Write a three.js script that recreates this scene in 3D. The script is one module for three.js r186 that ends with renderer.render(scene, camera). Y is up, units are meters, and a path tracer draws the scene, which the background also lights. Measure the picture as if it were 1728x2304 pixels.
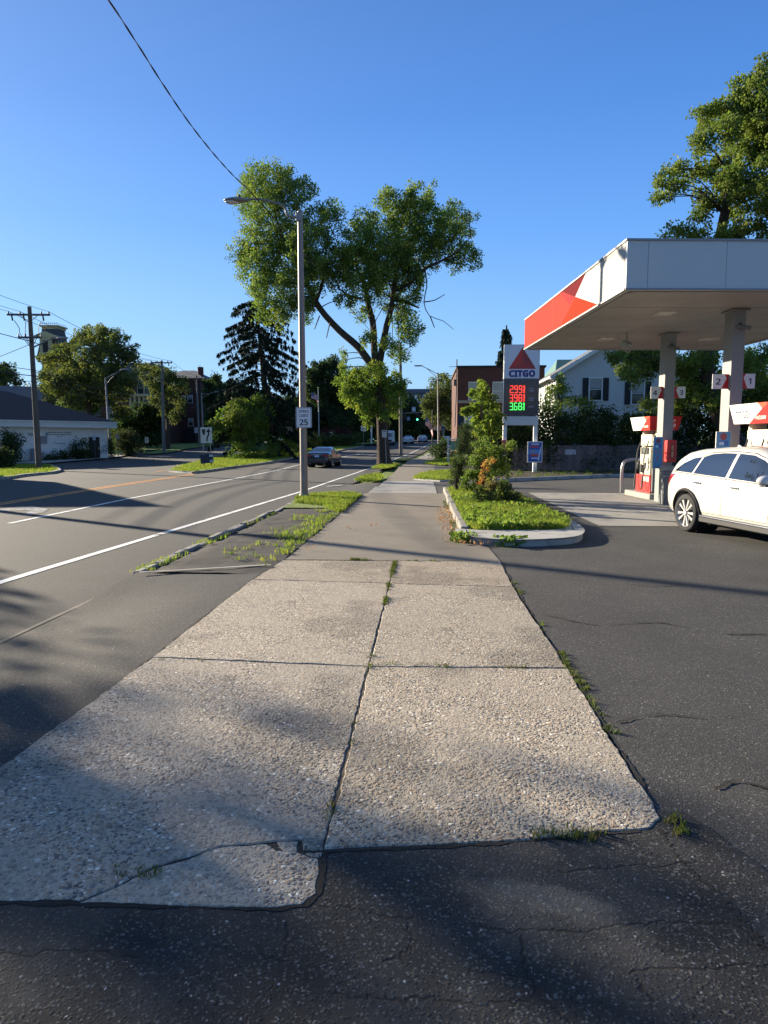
import * as THREE from 'three';
import { mergeGeometries } from 'three/addons/utils/BufferGeometryUtils.js';
import { RoundedBoxGeometry } from 'three/addons/geometries/RoundedBoxGeometry.js';
import { TessellateModifier } from 'three/addons/modifiers/TessellateModifier.js';
import { Brush, Evaluator, SUBTRACTION } from 'three-bvh-csg';

// ---------------------------------------------------------------- camera, sky, sun, exposure
const scene = new THREE.Scene();
const FOC = 1536, PITCH = Math.atan(162 / FOC), YAW = Math.atan(91 / Math.hypot(FOC, 162)), EYE = 1.6;
const camera = new THREE.PerspectiveCamera(2 * Math.atan(1152 / FOC) * 180 / Math.PI, 0.75, 0.1, 3000);
camera.rotation.order = 'YXZ';
camera.position.set(0, EYE, 0);
camera.rotation.set(-PITCH, YAW, 0);
scene.add(camera);
const renderer = new THREE.WebGLRenderer({ antialias: true });
renderer.toneMapping = THREE.LinearToneMapping;
const EXPOSURE = 2.95;
renderer.toneMappingExposure = EXPOSURE;
renderer.shadowMap.enabled = true;

const SUN_AZ = 32.5 * Math.PI / 180, SUN_EL = 16 * Math.PI / 180;
const SUN = new THREE.Vector3(-Math.cos(SUN_AZ) * Math.cos(SUN_EL), Math.sin(SUN_EL), -Math.sin(SUN_AZ) * Math.cos(SUN_EL));
const sun = new THREE.DirectionalLight(new THREE.Color().setRGB(1, 0.87, 0.67), 4.8);
sun.position.copy(SUN).multiplyScalar(150);
sun.castShadow = true;
sun.shadow.mapSize.set(4096, 4096);
Object.assign(sun.shadow.camera, { left: -90, right: 90, top: 90, bottom: -90, near: 1, far: 400 });
scene.add(sun, sun.target);

// clear evening sky: radiance by height, paler towards the horizon and around the sun
{
  const W = 1024, H = 512, data = new Float32Array(W * H * 4);
  const stops = [[0, 0.45, 0.70, 0.95], [4, 0.37, 0.64, 0.95], [9, 0.265, 0.55, 0.97], [16, 0.145, 0.395, 0.93], [24, 0.082, 0.27, 0.75], [32, 0.06, 0.205, 0.60], [45, 0.10, 0.215, 0.50], [90, 0.13, 0.22, 0.43]];
  const d = new THREE.Vector3();
  for (let j = 0; j < H; j++) for (let i = 0; i < W; i++) {
    const el = ((j + 0.5) / H - 0.5) * Math.PI, az = ((i + 0.5) / W - 0.5) * 2 * Math.PI;
    d.set(Math.cos(el) * Math.cos(az), Math.sin(el), Math.cos(el) * Math.sin(az));
    const e = Math.max(0, el * 180 / Math.PI);
    let k = 0; while (k < stops.length - 2 && e > stops[k + 1][0]) k++;
    const a = stops[k], b = stops[k + 1], t = (e - a[0]) / (b[0] - a[0]);
    const g = Math.acos(Math.min(1, d.dot(SUN)));
    const glow = 0.34 * Math.exp(-g / 0.42) + 0.35 * Math.exp(-g / 0.12);
    const side = 0.98 + 0.16 * Math.cos(g);
    const o = (j * W + i) * 4;
    for (let c = 0; c < 3; c++) data[o + c] = ((a[c + 1] + (b[c + 1] - a[c + 1]) * t) * side + glow * [0.92, 1, 0.85][c]) / EXPOSURE;
    data[o + 3] = 1;
  }
  const sky = new THREE.DataTexture(data, W, H, THREE.RGBAFormat, THREE.FloatType);
  sky.mapping = THREE.EquirectangularReflectionMapping;
  sky.magFilter = sky.minFilter = THREE.LinearFilter;
  sky.wrapS = THREE.RepeatWrapping;
  sky.needsUpdate = true;
  scene.background = sky;
  scene.environment = sky;
}

// ---------------------------------------------------------------- numbers
function rngOf(seed) { let a = seed >>> 0; return () => { a = (a + 0x6D2B79F5) | 0; let t = Math.imul(a ^ (a >>> 15), 1 | a); t = (t + Math.imul(t ^ (t >>> 7), 61 | t)) ^ t; return ((t ^ (t >>> 14)) >>> 0) / 4294967296; }; }
const V = (x, y, z) => new THREE.Vector3(x, y, z);
const lerp = (a, b, t) => a + (b - a) * t, clamp = (x, a = 0, b = 1) => Math.min(b, Math.max(a, x));
const smooth = (a, b, x) => { const t = clamp((x - a) / (b - a)); return t * t * (3 - 2 * t); };
function pl(list) { return (x) => { if (x <= list[0][0]) return list[0][1]; for (let i = 1; i < list.length; i++) if (x <= list[i][0]) { const a = list[i - 1], b = list[i]; return lerp(a[1], b[1], (x - a[0]) / (b[0] - a[0])); } return list[list.length - 1][1]; }; }
// the street falls a little, then climbs away from the camera
function hgt(d) {
  if (d <= 0) return 0;
  const s0 = -0.0065, s1 = 0.0175, a = 35, b = 60;
  if (d < a) return s0 * d;
  let y = s0 * a;
  if (d < b) { const t = (d - a) / (b - a); return y + s0 * (d - a) + (s1 - s0) * (b - a) * (t ** 3 - t ** 4 / 2); }
  y += s0 * (b - a) + (s1 - s0) * (b - a) * 0.5;
  return y + s1 * (Math.min(d, 170) - b);
}
const gy = (z) => hgt(-z);
function rayOf(u, v) { return V((u - 864) / FOC, -(v - 1152) / FOC, -1).applyEuler(camera.rotation); }
function G(u, v, dy = 0) {                                   // the ground point a pixel of the photograph shows
  const r = rayOf(u, v); let t = 0.5, p = 0.5;
  while (t < 900 && EYE + r.y * t > gy(r.z * t) + dy) { p = t; t *= 1.01; }
  for (let i = 0; i < 40; i++) { const m = (p + t) / 2; if (EYE + r.y * m > gy(r.z * m) + dy) p = m; else t = m; }
  return V(r.x * p, EYE + r.y * p, r.z * p);
}
function AT(u, v, z) { const r = rayOf(u, v), t = z / r.z; return V(r.x * t, EYE + r.y * t, z); }
const PXM = (z) => -z / FOC;                                  // metres that one photo pixel covers at a depth

// ---------------------------------------------------------------- names, things, parts
const taken = new Map();
function numbered(n) { const k = taken.get(n) ?? -1; taken.set(n, k + 1); return k < 0 ? n : n + '_' + String(k + 1).padStart(3, '0'); }
function thing(name, label, category, p, turn = 0, group) {
  const o = new THREE.Group(); o.name = numbered(name); scene.add(o);
  if (p) o.position.copy(p); o.rotation.y = turn;
  o.userData = { label, category }; if (group) o.userData.group = group;
  return o;
}
function prep(g) {
  let q = g.index ? g.toNonIndexed() : g;
  if (!q.attributes.normal) q.computeVertexNormals();
  if (!q.attributes.uv) q.setAttribute('uv', new THREE.BufferAttribute(new Float32Array(q.attributes.position.count * 2), 2));
  for (const k of Object.keys(q.attributes)) if (!['position', 'normal', 'uv', 'color'].includes(k)) q.deleteAttribute(k);
  q.morphAttributes = {};
  return q;
}
function boxUV(g, s = 1) {                                    // texture coordinates in metres, by the way a face points
  const p = g.attributes.position, n = g.attributes.normal, uv = g.attributes.uv;
  for (let i = 0; i < p.count; i++) {
    const ax = Math.abs(n.getX(i)), ay = Math.abs(n.getY(i)), az = Math.abs(n.getZ(i));
    if (ay >= ax && ay >= az) uv.setXY(i, p.getX(i) * s, p.getZ(i) * s);
    else if (ax >= az) uv.setXY(i, p.getZ(i) * s, p.getY(i) * s);
    else uv.setXY(i, p.getX(i) * s, p.getY(i) * s);
  }
  return g;
}
function join(list) { const a = [].concat(list).map(prep); return a.length === 1 ? a[0] : mergeGeometries(a); }
function part(name, geos, mat, parent, keepUV) {
  const g = join(geos); if (!keepUV) boxUV(g);
  const m = new THREE.Mesh(g, mat); m.name = name; m.castShadow = m.receiveShadow = true;
  parent.add(m); return m;
}
function solo(name, label, category, geos, mat, group, keepUV) {
  const m = part(numbered(name), geos, mat, scene, keepUV); m.userData = { label, category }; if (group) m.userData.group = group; return m;
}
function setting(name, geos, mat, keepUV) { const m = part(numbered(name), geos, mat, scene, keepUV); m.userData = { kind: 'structure' }; return m; }

// ---------------------------------------------------------------- shapes
const T = (g, x = 0, y = 0, z = 0, rx = 0, ry = 0, rz = 0) => { if (rx) g.rotateX(rx); if (rz) g.rotateZ(rz); if (ry) g.rotateY(ry); return g.translate(x, y, z); };
const box = (w, h, d, x, y, z, rx, ry, rz) => T(new THREE.BoxGeometry(w, h, d), x, y, z, rx, ry, rz);
const rbox = (w, h, d, r, x, y, z, rx, ry, rz) => T(new RoundedBoxGeometry(w, h, d, 2, Math.min(r, w / 2.1, h / 2.1, d / 2.1)), x, y, z, rx, ry, rz);
const cyl = (r0, r1, h, x, y, z, n = 14, rx, ry, rz) => T(new THREE.CylinderGeometry(r0, r1, h, n), x, y, z, rx, ry, rz);
const ball = (r, x, y, z, n = 12) => T(new THREE.SphereGeometry(r, n, Math.ceil(n * 0.7)), x, y, z);
const panel = (w, h, x, y, z, rx, ry, rz) => T(new THREE.PlaneGeometry(w, h), x, y, z, rx, ry, rz);
function bar(a, b, r0, r1 = r0, n = 8) {
  const d = b.clone().sub(a), L = d.length(), g = new THREE.CylinderGeometry(r1, r0, L, n);
  g.applyQuaternion(new THREE.Quaternion().setFromUnitVectors(V(0, 1, 0), d.normalize()));
  return g.translate((a.x + b.x) / 2, (a.y + b.y) / 2, (a.z + b.z) / 2);
}
function tube(pts, radii, n = 7, div = 0) {                   // tapered pipe along points
  let P = pts, R = Array.isArray(radii) ? radii : pts.map(() => radii);
  if (div) {
    const c = new THREE.CatmullRomCurve3(pts), N = (pts.length - 1) * div, Q = [], S = [];
    for (let i = 0; i <= N; i++) { Q.push(c.getPoint(i / N)); const f = i / N * (pts.length - 1), k = Math.min(pts.length - 2, Math.floor(f)); S.push(lerp(R[k], R[k + 1], f - k)); }
    P = Q; R = S;
  }
  const pos = [], uv = [], idx = []; let ref = V(0.31, 0.2, 0.93), len = 0;
  for (let i = 0; i < P.length; i++) {
    const t = P[Math.min(P.length - 1, i + 1)].clone().sub(P[Math.max(0, i - 1)]).normalize();
    const u = ref.clone().sub(t.clone().multiplyScalar(ref.dot(t))).normalize(), w = t.clone().cross(u); ref = u;
    if (i) len += P[i].distanceTo(P[i - 1]);
    for (let k = 0; k <= n; k++) { const a = k / n * 2 * Math.PI, c = Math.cos(a) * R[i], s = Math.sin(a) * R[i]; pos.push(P[i].x + u.x * c + w.x * s, P[i].y + u.y * c + w.y * s, P[i].z + u.z * c + w.z * s); uv.push(k / n * 2 * Math.PI * R[0], len); }
  }
  for (let i = 0; i < P.length - 1; i++) for (let k = 0; k < n; k++) { const a = i * (n + 1) + k, b = a + n + 1; idx.push(a, a + 1, b, a + 1, b + 1, b); }
  const g = new THREE.BufferGeometry();
  g.setAttribute('position', new THREE.Float32BufferAttribute(pos, 3)); g.setAttribute('uv', new THREE.Float32BufferAttribute(uv, 2)); g.setIndex(idx); g.computeVertexNormals();
  return g;
}
function prism(pts, depth, bevel = 0) {                       // outline in x,y pushed along z, centred
  const s = new THREE.Shape(pts.map((p) => new THREE.Vector2(p[0], p[1])));
  const g = new THREE.ExtrudeGeometry(s, { depth: depth - 2 * bevel, bevelEnabled: bevel > 0, bevelThickness: bevel, bevelSize: bevel, bevelOffset: -bevel, bevelSegments: 1, steps: 1 });
  return g.translate(0, 0, -depth / 2 + bevel);
}
function tris(list) { const g = new THREE.BufferGeometry(); g.setAttribute('position', new THREE.Float32BufferAttribute(list.flat(2), 3)); g.computeVertexNormals(); return g; }
const quad = (a, b, c, d) => [[a, b, c], [a, c, d]];

// ---------------------------------------------------------------- ground sheets
function strip(z0, z1, xl, xr, off, nz, nx = 2, tint) {             // a sheet between two lines, lying on the street's profile
  const pos = [], uv = [], idx = [];
  for (let i = 0; i <= nz; i++) { const z = lerp(z0, z1, i / nz), a = xl(z), b = xr(z); for (let k = 0; k <= nx; k++) { const x = lerp(a, b, k / nx); pos.push(x, gy(z) + (typeof off === 'function' ? off(x, z) : off), z); uv.push(x, z); } }
  for (let i = 0; i < nz; i++) for (let k = 0; k < nx; k++) { const a = i * (nx + 1) + k, b = a + nx + 1; idx.push(a, a + 1, b, a + 1, b + 1, b); }
  const g = new THREE.BufferGeometry(); g.setAttribute('position', new THREE.Float32BufferAttribute(pos, 3)); g.setAttribute('uv', new THREE.Float32BufferAttribute(uv, 2)); g.setIndex(idx); g.computeVertexNormals();
  if (tint) { const c = []; for (let i = 0; i < pos.length; i += 3) { const k = tint(pos[i], pos[i + 2]); c.push(k, k, k); } g.setAttribute('color', new THREE.Float32BufferAttribute(c, 3)); }
  return g;
}
function patch(pts, off, level = 2) {                         // a sheet with any outline (x,z), lying on the street's profile
  const c = pts.map((p) => new THREE.Vector2(p.x, p.z)); let t = THREE.ShapeUtils.triangulateShape(c, []).map((f) => f.map((i) => [c[i].x, c[i].y]));
  for (let n = 0; n < level; n++) t = t.flatMap(([a, b, d]) => { const m = (p, q) => [(p[0] + q[0]) / 2, (p[1] + q[1]) / 2], ab = m(a, b), bd = m(b, d), da = m(d, a); return [[a, ab, da], [ab, b, bd], [da, bd, d], [ab, bd, da]]; });
  const pos = [], uv = [];
  for (const f of t) { const up = (f[1][0] - f[0][0]) * (f[2][1] - f[0][1]) - (f[1][1] - f[0][1]) * (f[2][0] - f[0][0]) < 0 ? f : [f[0], f[2], f[1]]; for (const [x, z] of up) { pos.push(x, gy(z) + off, z); uv.push(x, z); } }
  const g = new THREE.BufferGeometry(); g.setAttribute('position', new THREE.Float32BufferAttribute(pos, 3)); g.setAttribute('uv', new THREE.Float32BufferAttribute(uv, 2)); g.computeVertexNormals();
  return g;
}
function along(pts, step) { const out = [pts[0]]; for (let i = 1; i < pts.length; i++) { const a = pts[i - 1], b = pts[i], n = Math.max(1, Math.ceil(a.distanceTo(b) / step)); for (let k = 1; k <= n; k++) out.push(a.clone().lerp(b, k / n)); } return out; }
function ribbon(pts, width, off) {
  const P = along(pts, 2), pos = [], uv = [], idx = [];
  P.forEach((p, i) => { const d = P[Math.min(P.length - 1, i + 1)].clone().sub(P[Math.max(0, i - 1)]).setY(0).normalize(), n = V(-d.z, 0, d.x).multiplyScalar(width / 2); for (const s of [-1, 1]) { const x = p.x + n.x * s, z = p.z + n.z * s; pos.push(x, gy(z) + off, z); uv.push(x, z); } });
  for (let i = 0; i < P.length - 1; i++) idx.push(i * 2, i * 2 + 2, i * 2 + 1, i * 2 + 1, i * 2 + 2, i * 2 + 3);
  const g = new THREE.BufferGeometry(); g.setAttribute('position', new THREE.Float32BufferAttribute(pos, 3)); g.setAttribute('uv', new THREE.Float32BufferAttribute(uv, 2)); g.setIndex(idx); g.computeVertexNormals();
  if (g.attributes.normal.getY(0) < 0) { g.index.array.reverse(); g.computeVertexNormals(); }
  return g;
}
function curb(pts, w, lo, hi) {                               // a continuous kerb along points, its width to the left of the way
  const P = along(pts, 1.5), pos = [], idx = [];
  const prof = [[0, lo], [0.012, hi - 0.02], [0.03, hi], [w - 0.03, hi], [w, hi - 0.03], [w, lo]], m = prof.length;
  P.forEach((p, i) => { const d = P[Math.min(P.length - 1, i + 1)].clone().sub(P[Math.max(0, i - 1)]).setY(0).normalize(), n = V(d.z, 0, -d.x); for (const [s, y] of prof) pos.push(p.x + n.x * s, gy(p.z) + y, p.z + n.z * s); });
  for (let i = 0; i < P.length - 1; i++) for (let k = 0; k < m - 1; k++) { const a = i * m + k, b = a + m; idx.push(a, b, a + 1, a + 1, b, b + 1); }
  for (const e of [0, (P.length - 1) * m]) for (let k = 1; k < m - 1; k++) idx.push(e, e + k, e + k + 1);
  const g = new THREE.BufferGeometry(); g.setAttribute('position', new THREE.Float32BufferAttribute(pos, 3)); g.setIndex(idx);
  const q = g.toNonIndexed(); q.computeVertexNormals(); return q;
}

// ---------------------------------------------------------------- noise and textures
const hash = (x, y, s) => { let h = Math.imul(x, 374761393) ^ Math.imul(y, 668265263) ^ Math.imul(s, 2147483647 - 977); h = Math.imul(h ^ (h >>> 13), 1274126177); return ((h ^ (h >>> 16)) >>> 0) / 4294967296; };
function vnoise(x, y, per, s) { const xi = Math.floor(x), yi = Math.floor(y), fx = x - xi, fy = y - yi, u = fx * fx * (3 - 2 * fx), v = fy * fy * (3 - 2 * fy), w = (a) => ((a % per) + per) % per; return lerp(lerp(hash(w(xi), w(yi), s), hash(w(xi + 1), w(yi), s), u), lerp(hash(w(xi), w(yi + 1), s), hash(w(xi + 1), w(yi + 1), s), u), v); }
function fbm(x, y, per, s, oct = 4) { let a = 0.5, f = 0, n = 0; for (let i = 0; i < oct; i++) { f += a * vnoise(x, y, per, s + i * 17); n += a; x *= 2; y *= 2; per *= 2; a *= 0.5; } return f / n; }
const toS = (x) => 255 * (x <= 0.0031308 ? 12.92 * x : 1.055 * Math.pow(x, 1 / 2.4) - 0.055);
function texOf(n, m, data, srgb) { const t = new THREE.DataTexture(data, n, m, THREE.RGBAFormat); t.wrapS = t.wrapT = THREE.RepeatWrapping; t.magFilter = THREE.LinearFilter; t.minFilter = THREE.LinearMipmapLinearFilter; t.generateMipmaps = true; t.anisotropy = 8; if (srgb) t.colorSpace = THREE.SRGBColorSpace; t.needsUpdate = true; return t; }
function paint(n, fn, m = n) {                                // fn(u,v) -> [r,g,b,height], linear; gives a colour map and a relief map
  const a = new Uint8Array(n * m * 4), b = new Uint8Array(n * m * 4);
  for (let j = 0; j < m; j++) for (let i = 0; i < n; i++) { const c = fn((i + 0.5) / n, (j + 0.5) / m, i, j), o = (j * n + i) * 4; for (let k = 0; k < 3; k++) { a[o + k] = clamp(toS(clamp(c[k])), 0, 255); b[o + k] = clamp(c[3] * 255, 0, 255); } a[o + 3] = b[o + 3] = 255; }
  return [texOf(n, m, a, true), texOf(n, m, b, false)];
}
function scaled(t, rx, ry = rx, ox = 0, oy = 0, rot = 0) { const c = t.clone(); c.repeat.set(rx, ry); c.offset.set(ox, oy); c.rotation = rot; c.needsUpdate = true; return c; }
const col = (r, g, b) => new THREE.Color().setRGB(r, g, b);
const mat = (r, g, b, rough = 0.8, o = {}) => new THREE.MeshStandardMaterial({ color: col(r, g, b), roughness: rough, side: THREE.DoubleSide, ...o });
const phys = (r, g, b, rough = 0.5, o = {}) => new THREE.MeshPhysicalMaterial({ color: col(r, g, b), roughness: rough, side: THREE.DoubleSide, ...o });
function canvas(w, h, draw) { const c = document.createElement('canvas'); c.width = w; c.height = h; const x = c.getContext('2d'); draw(x, w, h); const t = new THREE.CanvasTexture(c); t.colorSpace = THREE.SRGBColorSpace; t.magFilter = THREE.LinearFilter; t.anisotropy = 8; return t; }
const printed = (w, h, draw, rough = 0.5, o = {}) => new THREE.MeshStandardMaterial({ map: canvas(w, h, draw), roughness: rough, ...o });
function words(x, s, px, py, size, fill, font = 'sans-serif', weight = 'bold', align = 'center', maxW) { x.fillStyle = fill; x.font = `${weight} ${size}px ${font}`; x.textAlign = align; x.textBaseline = 'middle'; if (maxW) x.fillText(s, px, py, maxW); else x.fillText(s, px, py); }

// ---------------------------------------------------------------- surface materials
function gravelTile(n, metres, seed, count, rMin, rMax, base, stone, flat = 0.55) {   // stones bedded in a binder, tileable
  const R = new Float32Array(n * n), Gc = new Float32Array(n * n), B = new Float32Array(n * n), H = new Float32Array(n * n), rnd = rngOf(seed), px = n / metres;
  for (let j = 0; j < n; j++) for (let i = 0; i < n; i++) { const u = i / n, v = j / n, o = j * n + i, c = base(u, v); R[o] = c[0]; Gc[o] = c[1]; B[o] = c[2]; H[o] = c[3]; }
  for (let s = 0; s < count; s++) {
    const r = (rMin + (rMax - rMin) * Math.pow(rnd(), 2.2)) * px, a = r, b = r * (0.5 + 0.45 * rnd()), th = rnd() * Math.PI, ct = Math.cos(th), st = Math.sin(th);
    const cx = rnd() * n, cy = rnd() * n, c = stone(rnd), top = 0.35 + 0.55 * rnd();
    for (let y = Math.floor(cy - r); y <= cy + r; y++) for (let x = Math.floor(cx - r); x <= cx + r; x++) {
      const dx = x - cx, dy = y - cy, p = (dx * ct + dy * st) / a, q = (-dx * st + dy * ct) / b, d = p * p + q * q;
      if (d >= 1) continue;
      const h = 0.2 + (top - 0.2) * Math.pow(1 - d, flat), o = ((y % n) + n) % n * n + ((x % n) + n) % n;
      if (h > H[o]) { const e = d > 0.72 ? 0.86 : 1; H[o] = h; R[o] = c[0] * e; Gc[o] = c[1] * e; B[o] = c[2] * e; }
    }
  }
  return { n, metres, R, G: Gc, B, H };
}
const toMaps = (t) => paint(t.n, (u, v, i, j) => { const o = j * t.n + i; return [t.R[o], t.G[o], t.B[o], t.H[o]]; });
const asphaltTile = gravelTile(2048, 4, 11, 230000, 0.0017, 0.0068,
  (u, v) => { const k = 0.026 * (0.7 + 0.6 * fbm(u * 12, v * 12, 12, 5, 5)); return [k * 1.04, k, k * 0.94, 0.12 + 0.16 * fbm(u * 160, v * 160, 160, 9, 2)]; },
  (r) => { const k = 0.016 + 0.105 * Math.pow(r(), 2.4) + (r() < 0.012 ? 0.08 + 0.18 * r() : 0), w = (r() - 0.4) * 0.2; return [k * (1.03 + w), k, k * (0.93 - w)]; });
const [asphaltC, asphaltB] = toMaps(asphaltTile);
const onTile = (m, rot = 0, dx = 0, dy = 0, size = 4) => scaled(m, 1 / size, 1 / size, dx, dy, rot);
const asphaltMat = (k, rot, tint = [1, 1, 1], size = 4, bump = 0.004, worn = false) => new THREE.MeshStandardMaterial({ map: onTile(asphaltC, rot, 0.3 * rot, 0.17, size), bumpMap: onTile(asphaltB, rot, 0.3 * rot, 0.17, size), bumpScale: bump, color: col(k * tint[0], k * tint[1], k * tint[2]), roughness: 0.92, vertexColors: !!worn });
const M = {};
M.road = asphaltMat(0.88, 0.4, [0.98, 1.0, 1.05], 4, 0.0015, true);
M.lot = asphaltMat(1.2, 1.1, [1, 0.99, 0.97], 4, 0.0022, true);
M.apron = asphaltMat(1.35, 0.8, [1, 0.99, 0.97], 4, 0.004);
M.oldAsphalt = asphaltMat(0.85, 2.2, [1.05, 0.97, 0.9], 2.8, 0.008);
const pebbleTile = gravelTile(2048, 2.4, 23, 56000, 0.0028, 0.0135,
  (u, v) => { const k = 0.85 + 0.3 * fbm(u * 9, v * 9, 9, 31, 5), g = 0.8 + 0.4 * vnoise(u * 500, v * 500, 500, 3); return [0.385 * k * g, 0.34 * k * g, 0.27 * k * g, 0.22 + 0.14 * vnoise(u * 300, v * 300, 300, 8)]; },
  (r) => { const t = r(); let c = t < 0.36 ? [0.30, 0.25, 0.185] : t < 0.58 ? [0.22, 0.165, 0.115] : t < 0.80 ? [0.15, 0.142, 0.13] : t < 0.94 ? [0.075, 0.07, 0.068] : [0.50, 0.47, 0.40]; const k = 0.76 + 0.46 * r(); return c.map((x) => x * k * 1.28); }, 0.42);
for (let j = 0; j < 2048; j++) for (let i = 0; i < 2048; i++) {   // where the paste still covers the stones, and dirt caught between them
  const o = j * 2048 + i, u = i / 2048, v = j / 2048, m = 0.55 + 0.45 * smooth(0.34, 0.6, fbm(u * 7, v * 7, 7, 131, 5)), dirt = 1 - 0.28 * smooth(0.55, 0.72, fbm(u * 5 + 0.5, v * 5, 5, 137, 5)), g = 0.85 + 0.3 * vnoise(u * 400, v * 400, 400, 139);
  pebbleTile.R[o] = lerp(0.345 * g, pebbleTile.R[o], m) * dirt; pebbleTile.G[o] = lerp(0.30 * g, pebbleTile.G[o], m) * dirt; pebbleTile.B[o] = lerp(0.232 * g, pebbleTile.B[o], m) * dirt; pebbleTile.H[o] = lerp(0.34 + 0.06 * g, pebbleTile.H[o], m);
}
const [pebbleC, pebbleB] = toMaps(pebbleTile);
M.slab = new THREE.MeshStandardMaterial({ map: onTile(pebbleC, 0, 0, 0, 2.4), bumpMap: onTile(pebbleB, 0, 0, 0, 2.4), bumpScale: 0.0075, roughness: 0.9 });
const [walkC, walkB] = paint(1024, (u, v) => { const a = fbm(u * 6, v * 6, 6, 71, 6), b = vnoise(u * 420, v * 420, 420, 72), k = 0.15 * (0.72 + 0.46 * a) * (0.86 + 0.28 * b), s = vnoise(u * 700, v * 700, 700, 75) > 0.93 ? 1.25 : 1; return [k * 1.17 * s, k * s, k * 0.76 * s, 0.4 * b + 0.3 * a]; });
M.walk = new THREE.MeshStandardMaterial({ map: scaled(walkC, 1 / 3), bumpMap: scaled(walkB, 1 / 3), bumpScale: 0.004, roughness: 0.93 });

const [concC, concB] = paint(512, (u, v) => { const a = fbm(u * 5, v * 5, 5, 91, 6), b = vnoise(u * 200, v * 200, 200, 92), st = smooth(0.56, 0.75, fbm(u * 8, v * 8, 8, 95, 4)), k = 0.36 * (0.78 + 0.36 * a) * (0.92 + 0.16 * b) * (1 - 0.3 * st); return [k * 1.03, k, k * 0.9, 0.5 * b + 0.3 * a]; });
M.concrete = new THREE.MeshStandardMaterial({ map: scaled(concC, 0.5), bumpMap: scaled(concB, 0.5), bumpScale: 0.004, roughness: 0.9, side: THREE.DoubleSide });
M.padConcrete = new THREE.MeshStandardMaterial({ map: scaled(concC, 0.3, 0.3, 0.1, 0.4, 0.5), bumpMap: scaled(concB, 0.3), bumpScale: 0.003, color: col(0.78, 0.77, 0.76), roughness: 0.85 });
M.granite = new THREE.MeshStandardMaterial({ map: scaled(concC, 0.9, 0.9, 0.3), bumpMap: scaled(concB, 0.9), bumpScale: 0.012, color: col(0.72, 0.7, 0.68), roughness: 0.9 });
const [grassC, grassB] = paint(512, (u, v) => { const a = fbm(u * 10, v * 10, 10, 41, 5), b = vnoise(u * 180, v * 180, 180, 42); const k = (0.6 + 0.8 * a) * (0.6 + 0.8 * b); return [0.13 * k, 0.18 * k, 0.025 * k, b]; });
M.lawn = new THREE.MeshStandardMaterial({ map: scaled(grassC, 0.25), bumpMap: scaled(grassB, 0.25), bumpScale: 0.03, roughness: 1 });
M.jointSoil = mat(0.09, 0.075, 0.055, 1, { bumpMap: scaled(grassB, 3), bumpScale: 0.006 });
M.shadedSoil = mat(0.05, 0.038, 0.027, 1, { bumpMap: scaled(grassB, 1.5), bumpScale: 0.02 });  // soil colour dark enough to carry the planting strip's shade
const wornLine = (seed, r, g, b) => { const [c] = paint(256, (u, v) => { const w = fbm(u * 14, v * 14, 14, seed, 5), t = smooth(0.2, 0.42, w); return [lerp(0.1, r, t), lerp(0.1, g, t), lerp(0.095, b, t), 0]; }); return new THREE.MeshStandardMaterial({ map: scaled(c, 0.4), roughness: 0.75 }); };
M.white = wornLine(61, 0.75, 0.75, 0.7); M.yellow = wornLine(62, 0.66, 0.27, 0.03);
{ const [c] = paint(256, (u, v) => { const t = 0.75 * smooth(0.42, 0.62, fbm(u * 16, v * 16, 16, 65, 5)); return [lerp(0.075, 0.3, t), lerp(0.075, 0.31, t), lerp(0.075, 0.33, t), 0]; }); M.faded = new THREE.MeshStandardMaterial({ map: scaled(c, 0.6), roughness: 0.8 }); }

// ---------------------------------------------------------------- ground
const D = 1728 / 1659;
const gp = (list, dy = 0) => list.map(([u, v]) => G(u, v, dy));
const gd = (list, dy = 0) => list.map(([u, v]) => G(u * D, v * D, dy));
const k_ = (c) => () => c;
const ROAD = -0.1;
setting('ground', [strip(80, -20, k_(-500), k_(500), -0.16, 8, 4), strip(-20, -180, k_(-500), k_(500), -0.16, 80, 6), strip(-180, -1500, k_(-900), k_(900), -0.16, 6, 4)], M.lawn, true);
const roadWear = (x, z) => 0.78 + 0.34 * fbm(x * 0.9 + 400, z * 0.22 + 400, 4096, 14, 4) + 0.16 * fbm(x * 3 + 400, z * 3 + 400, 4096, 15, 3);
const lotWear = (x, z) => 0.74 + 0.3 * fbm(x * 0.5 + 400, z * 0.5 + 400, 4096, 24, 4) + 0.24 * smooth(0.35, 0.65, fbm(x * 1.9 + 400, z * 1.9 + 400, 4096, 25, 4));
const kerbX = pl([[-150, 3.8], [-121, 2.3], [-90, 0.6], [-75, -0.4], [-62, -1.5], [-50, -2.2], [-46, -2.6], [-30, -3.1], [-21, -3.6], [60, -3.6]]);
setting('road', [strip(60, 4, k_(-70), kerbX, ROAD, 10, 6, k_(1)), strip(4, -50, k_(-70), kerbX, ROAD, 110, 150, roadWear), strip(-50, -150, k_(-70), kerbX, ROAD, 70, 40, roadWear), strip(-150, -175, k_(-60), k_(60), ROAD, 6, 4, k_(1))], M.road, true);
setting('station_lot', strip(14, -34.9, pl([[-34.9, 0.3], [-30, 0.3], [-11.3, 0.5], [-9.35, 1.03], [-2.85, 1.03], [-2.6, -3.6], [14, -3.6]]), pl([[-34.9, 28], [14, 28]]), -0.001, 160, 84, lotWear), M.lot, true);
setting('station_lot', strip(-34.9, -62, k_(0.3), pl([[-62, 2.5], [-40, 1.6], [-34.9, 2.2]]), -0.002, 30, 6, lotWear), M.lot, true);
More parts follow.
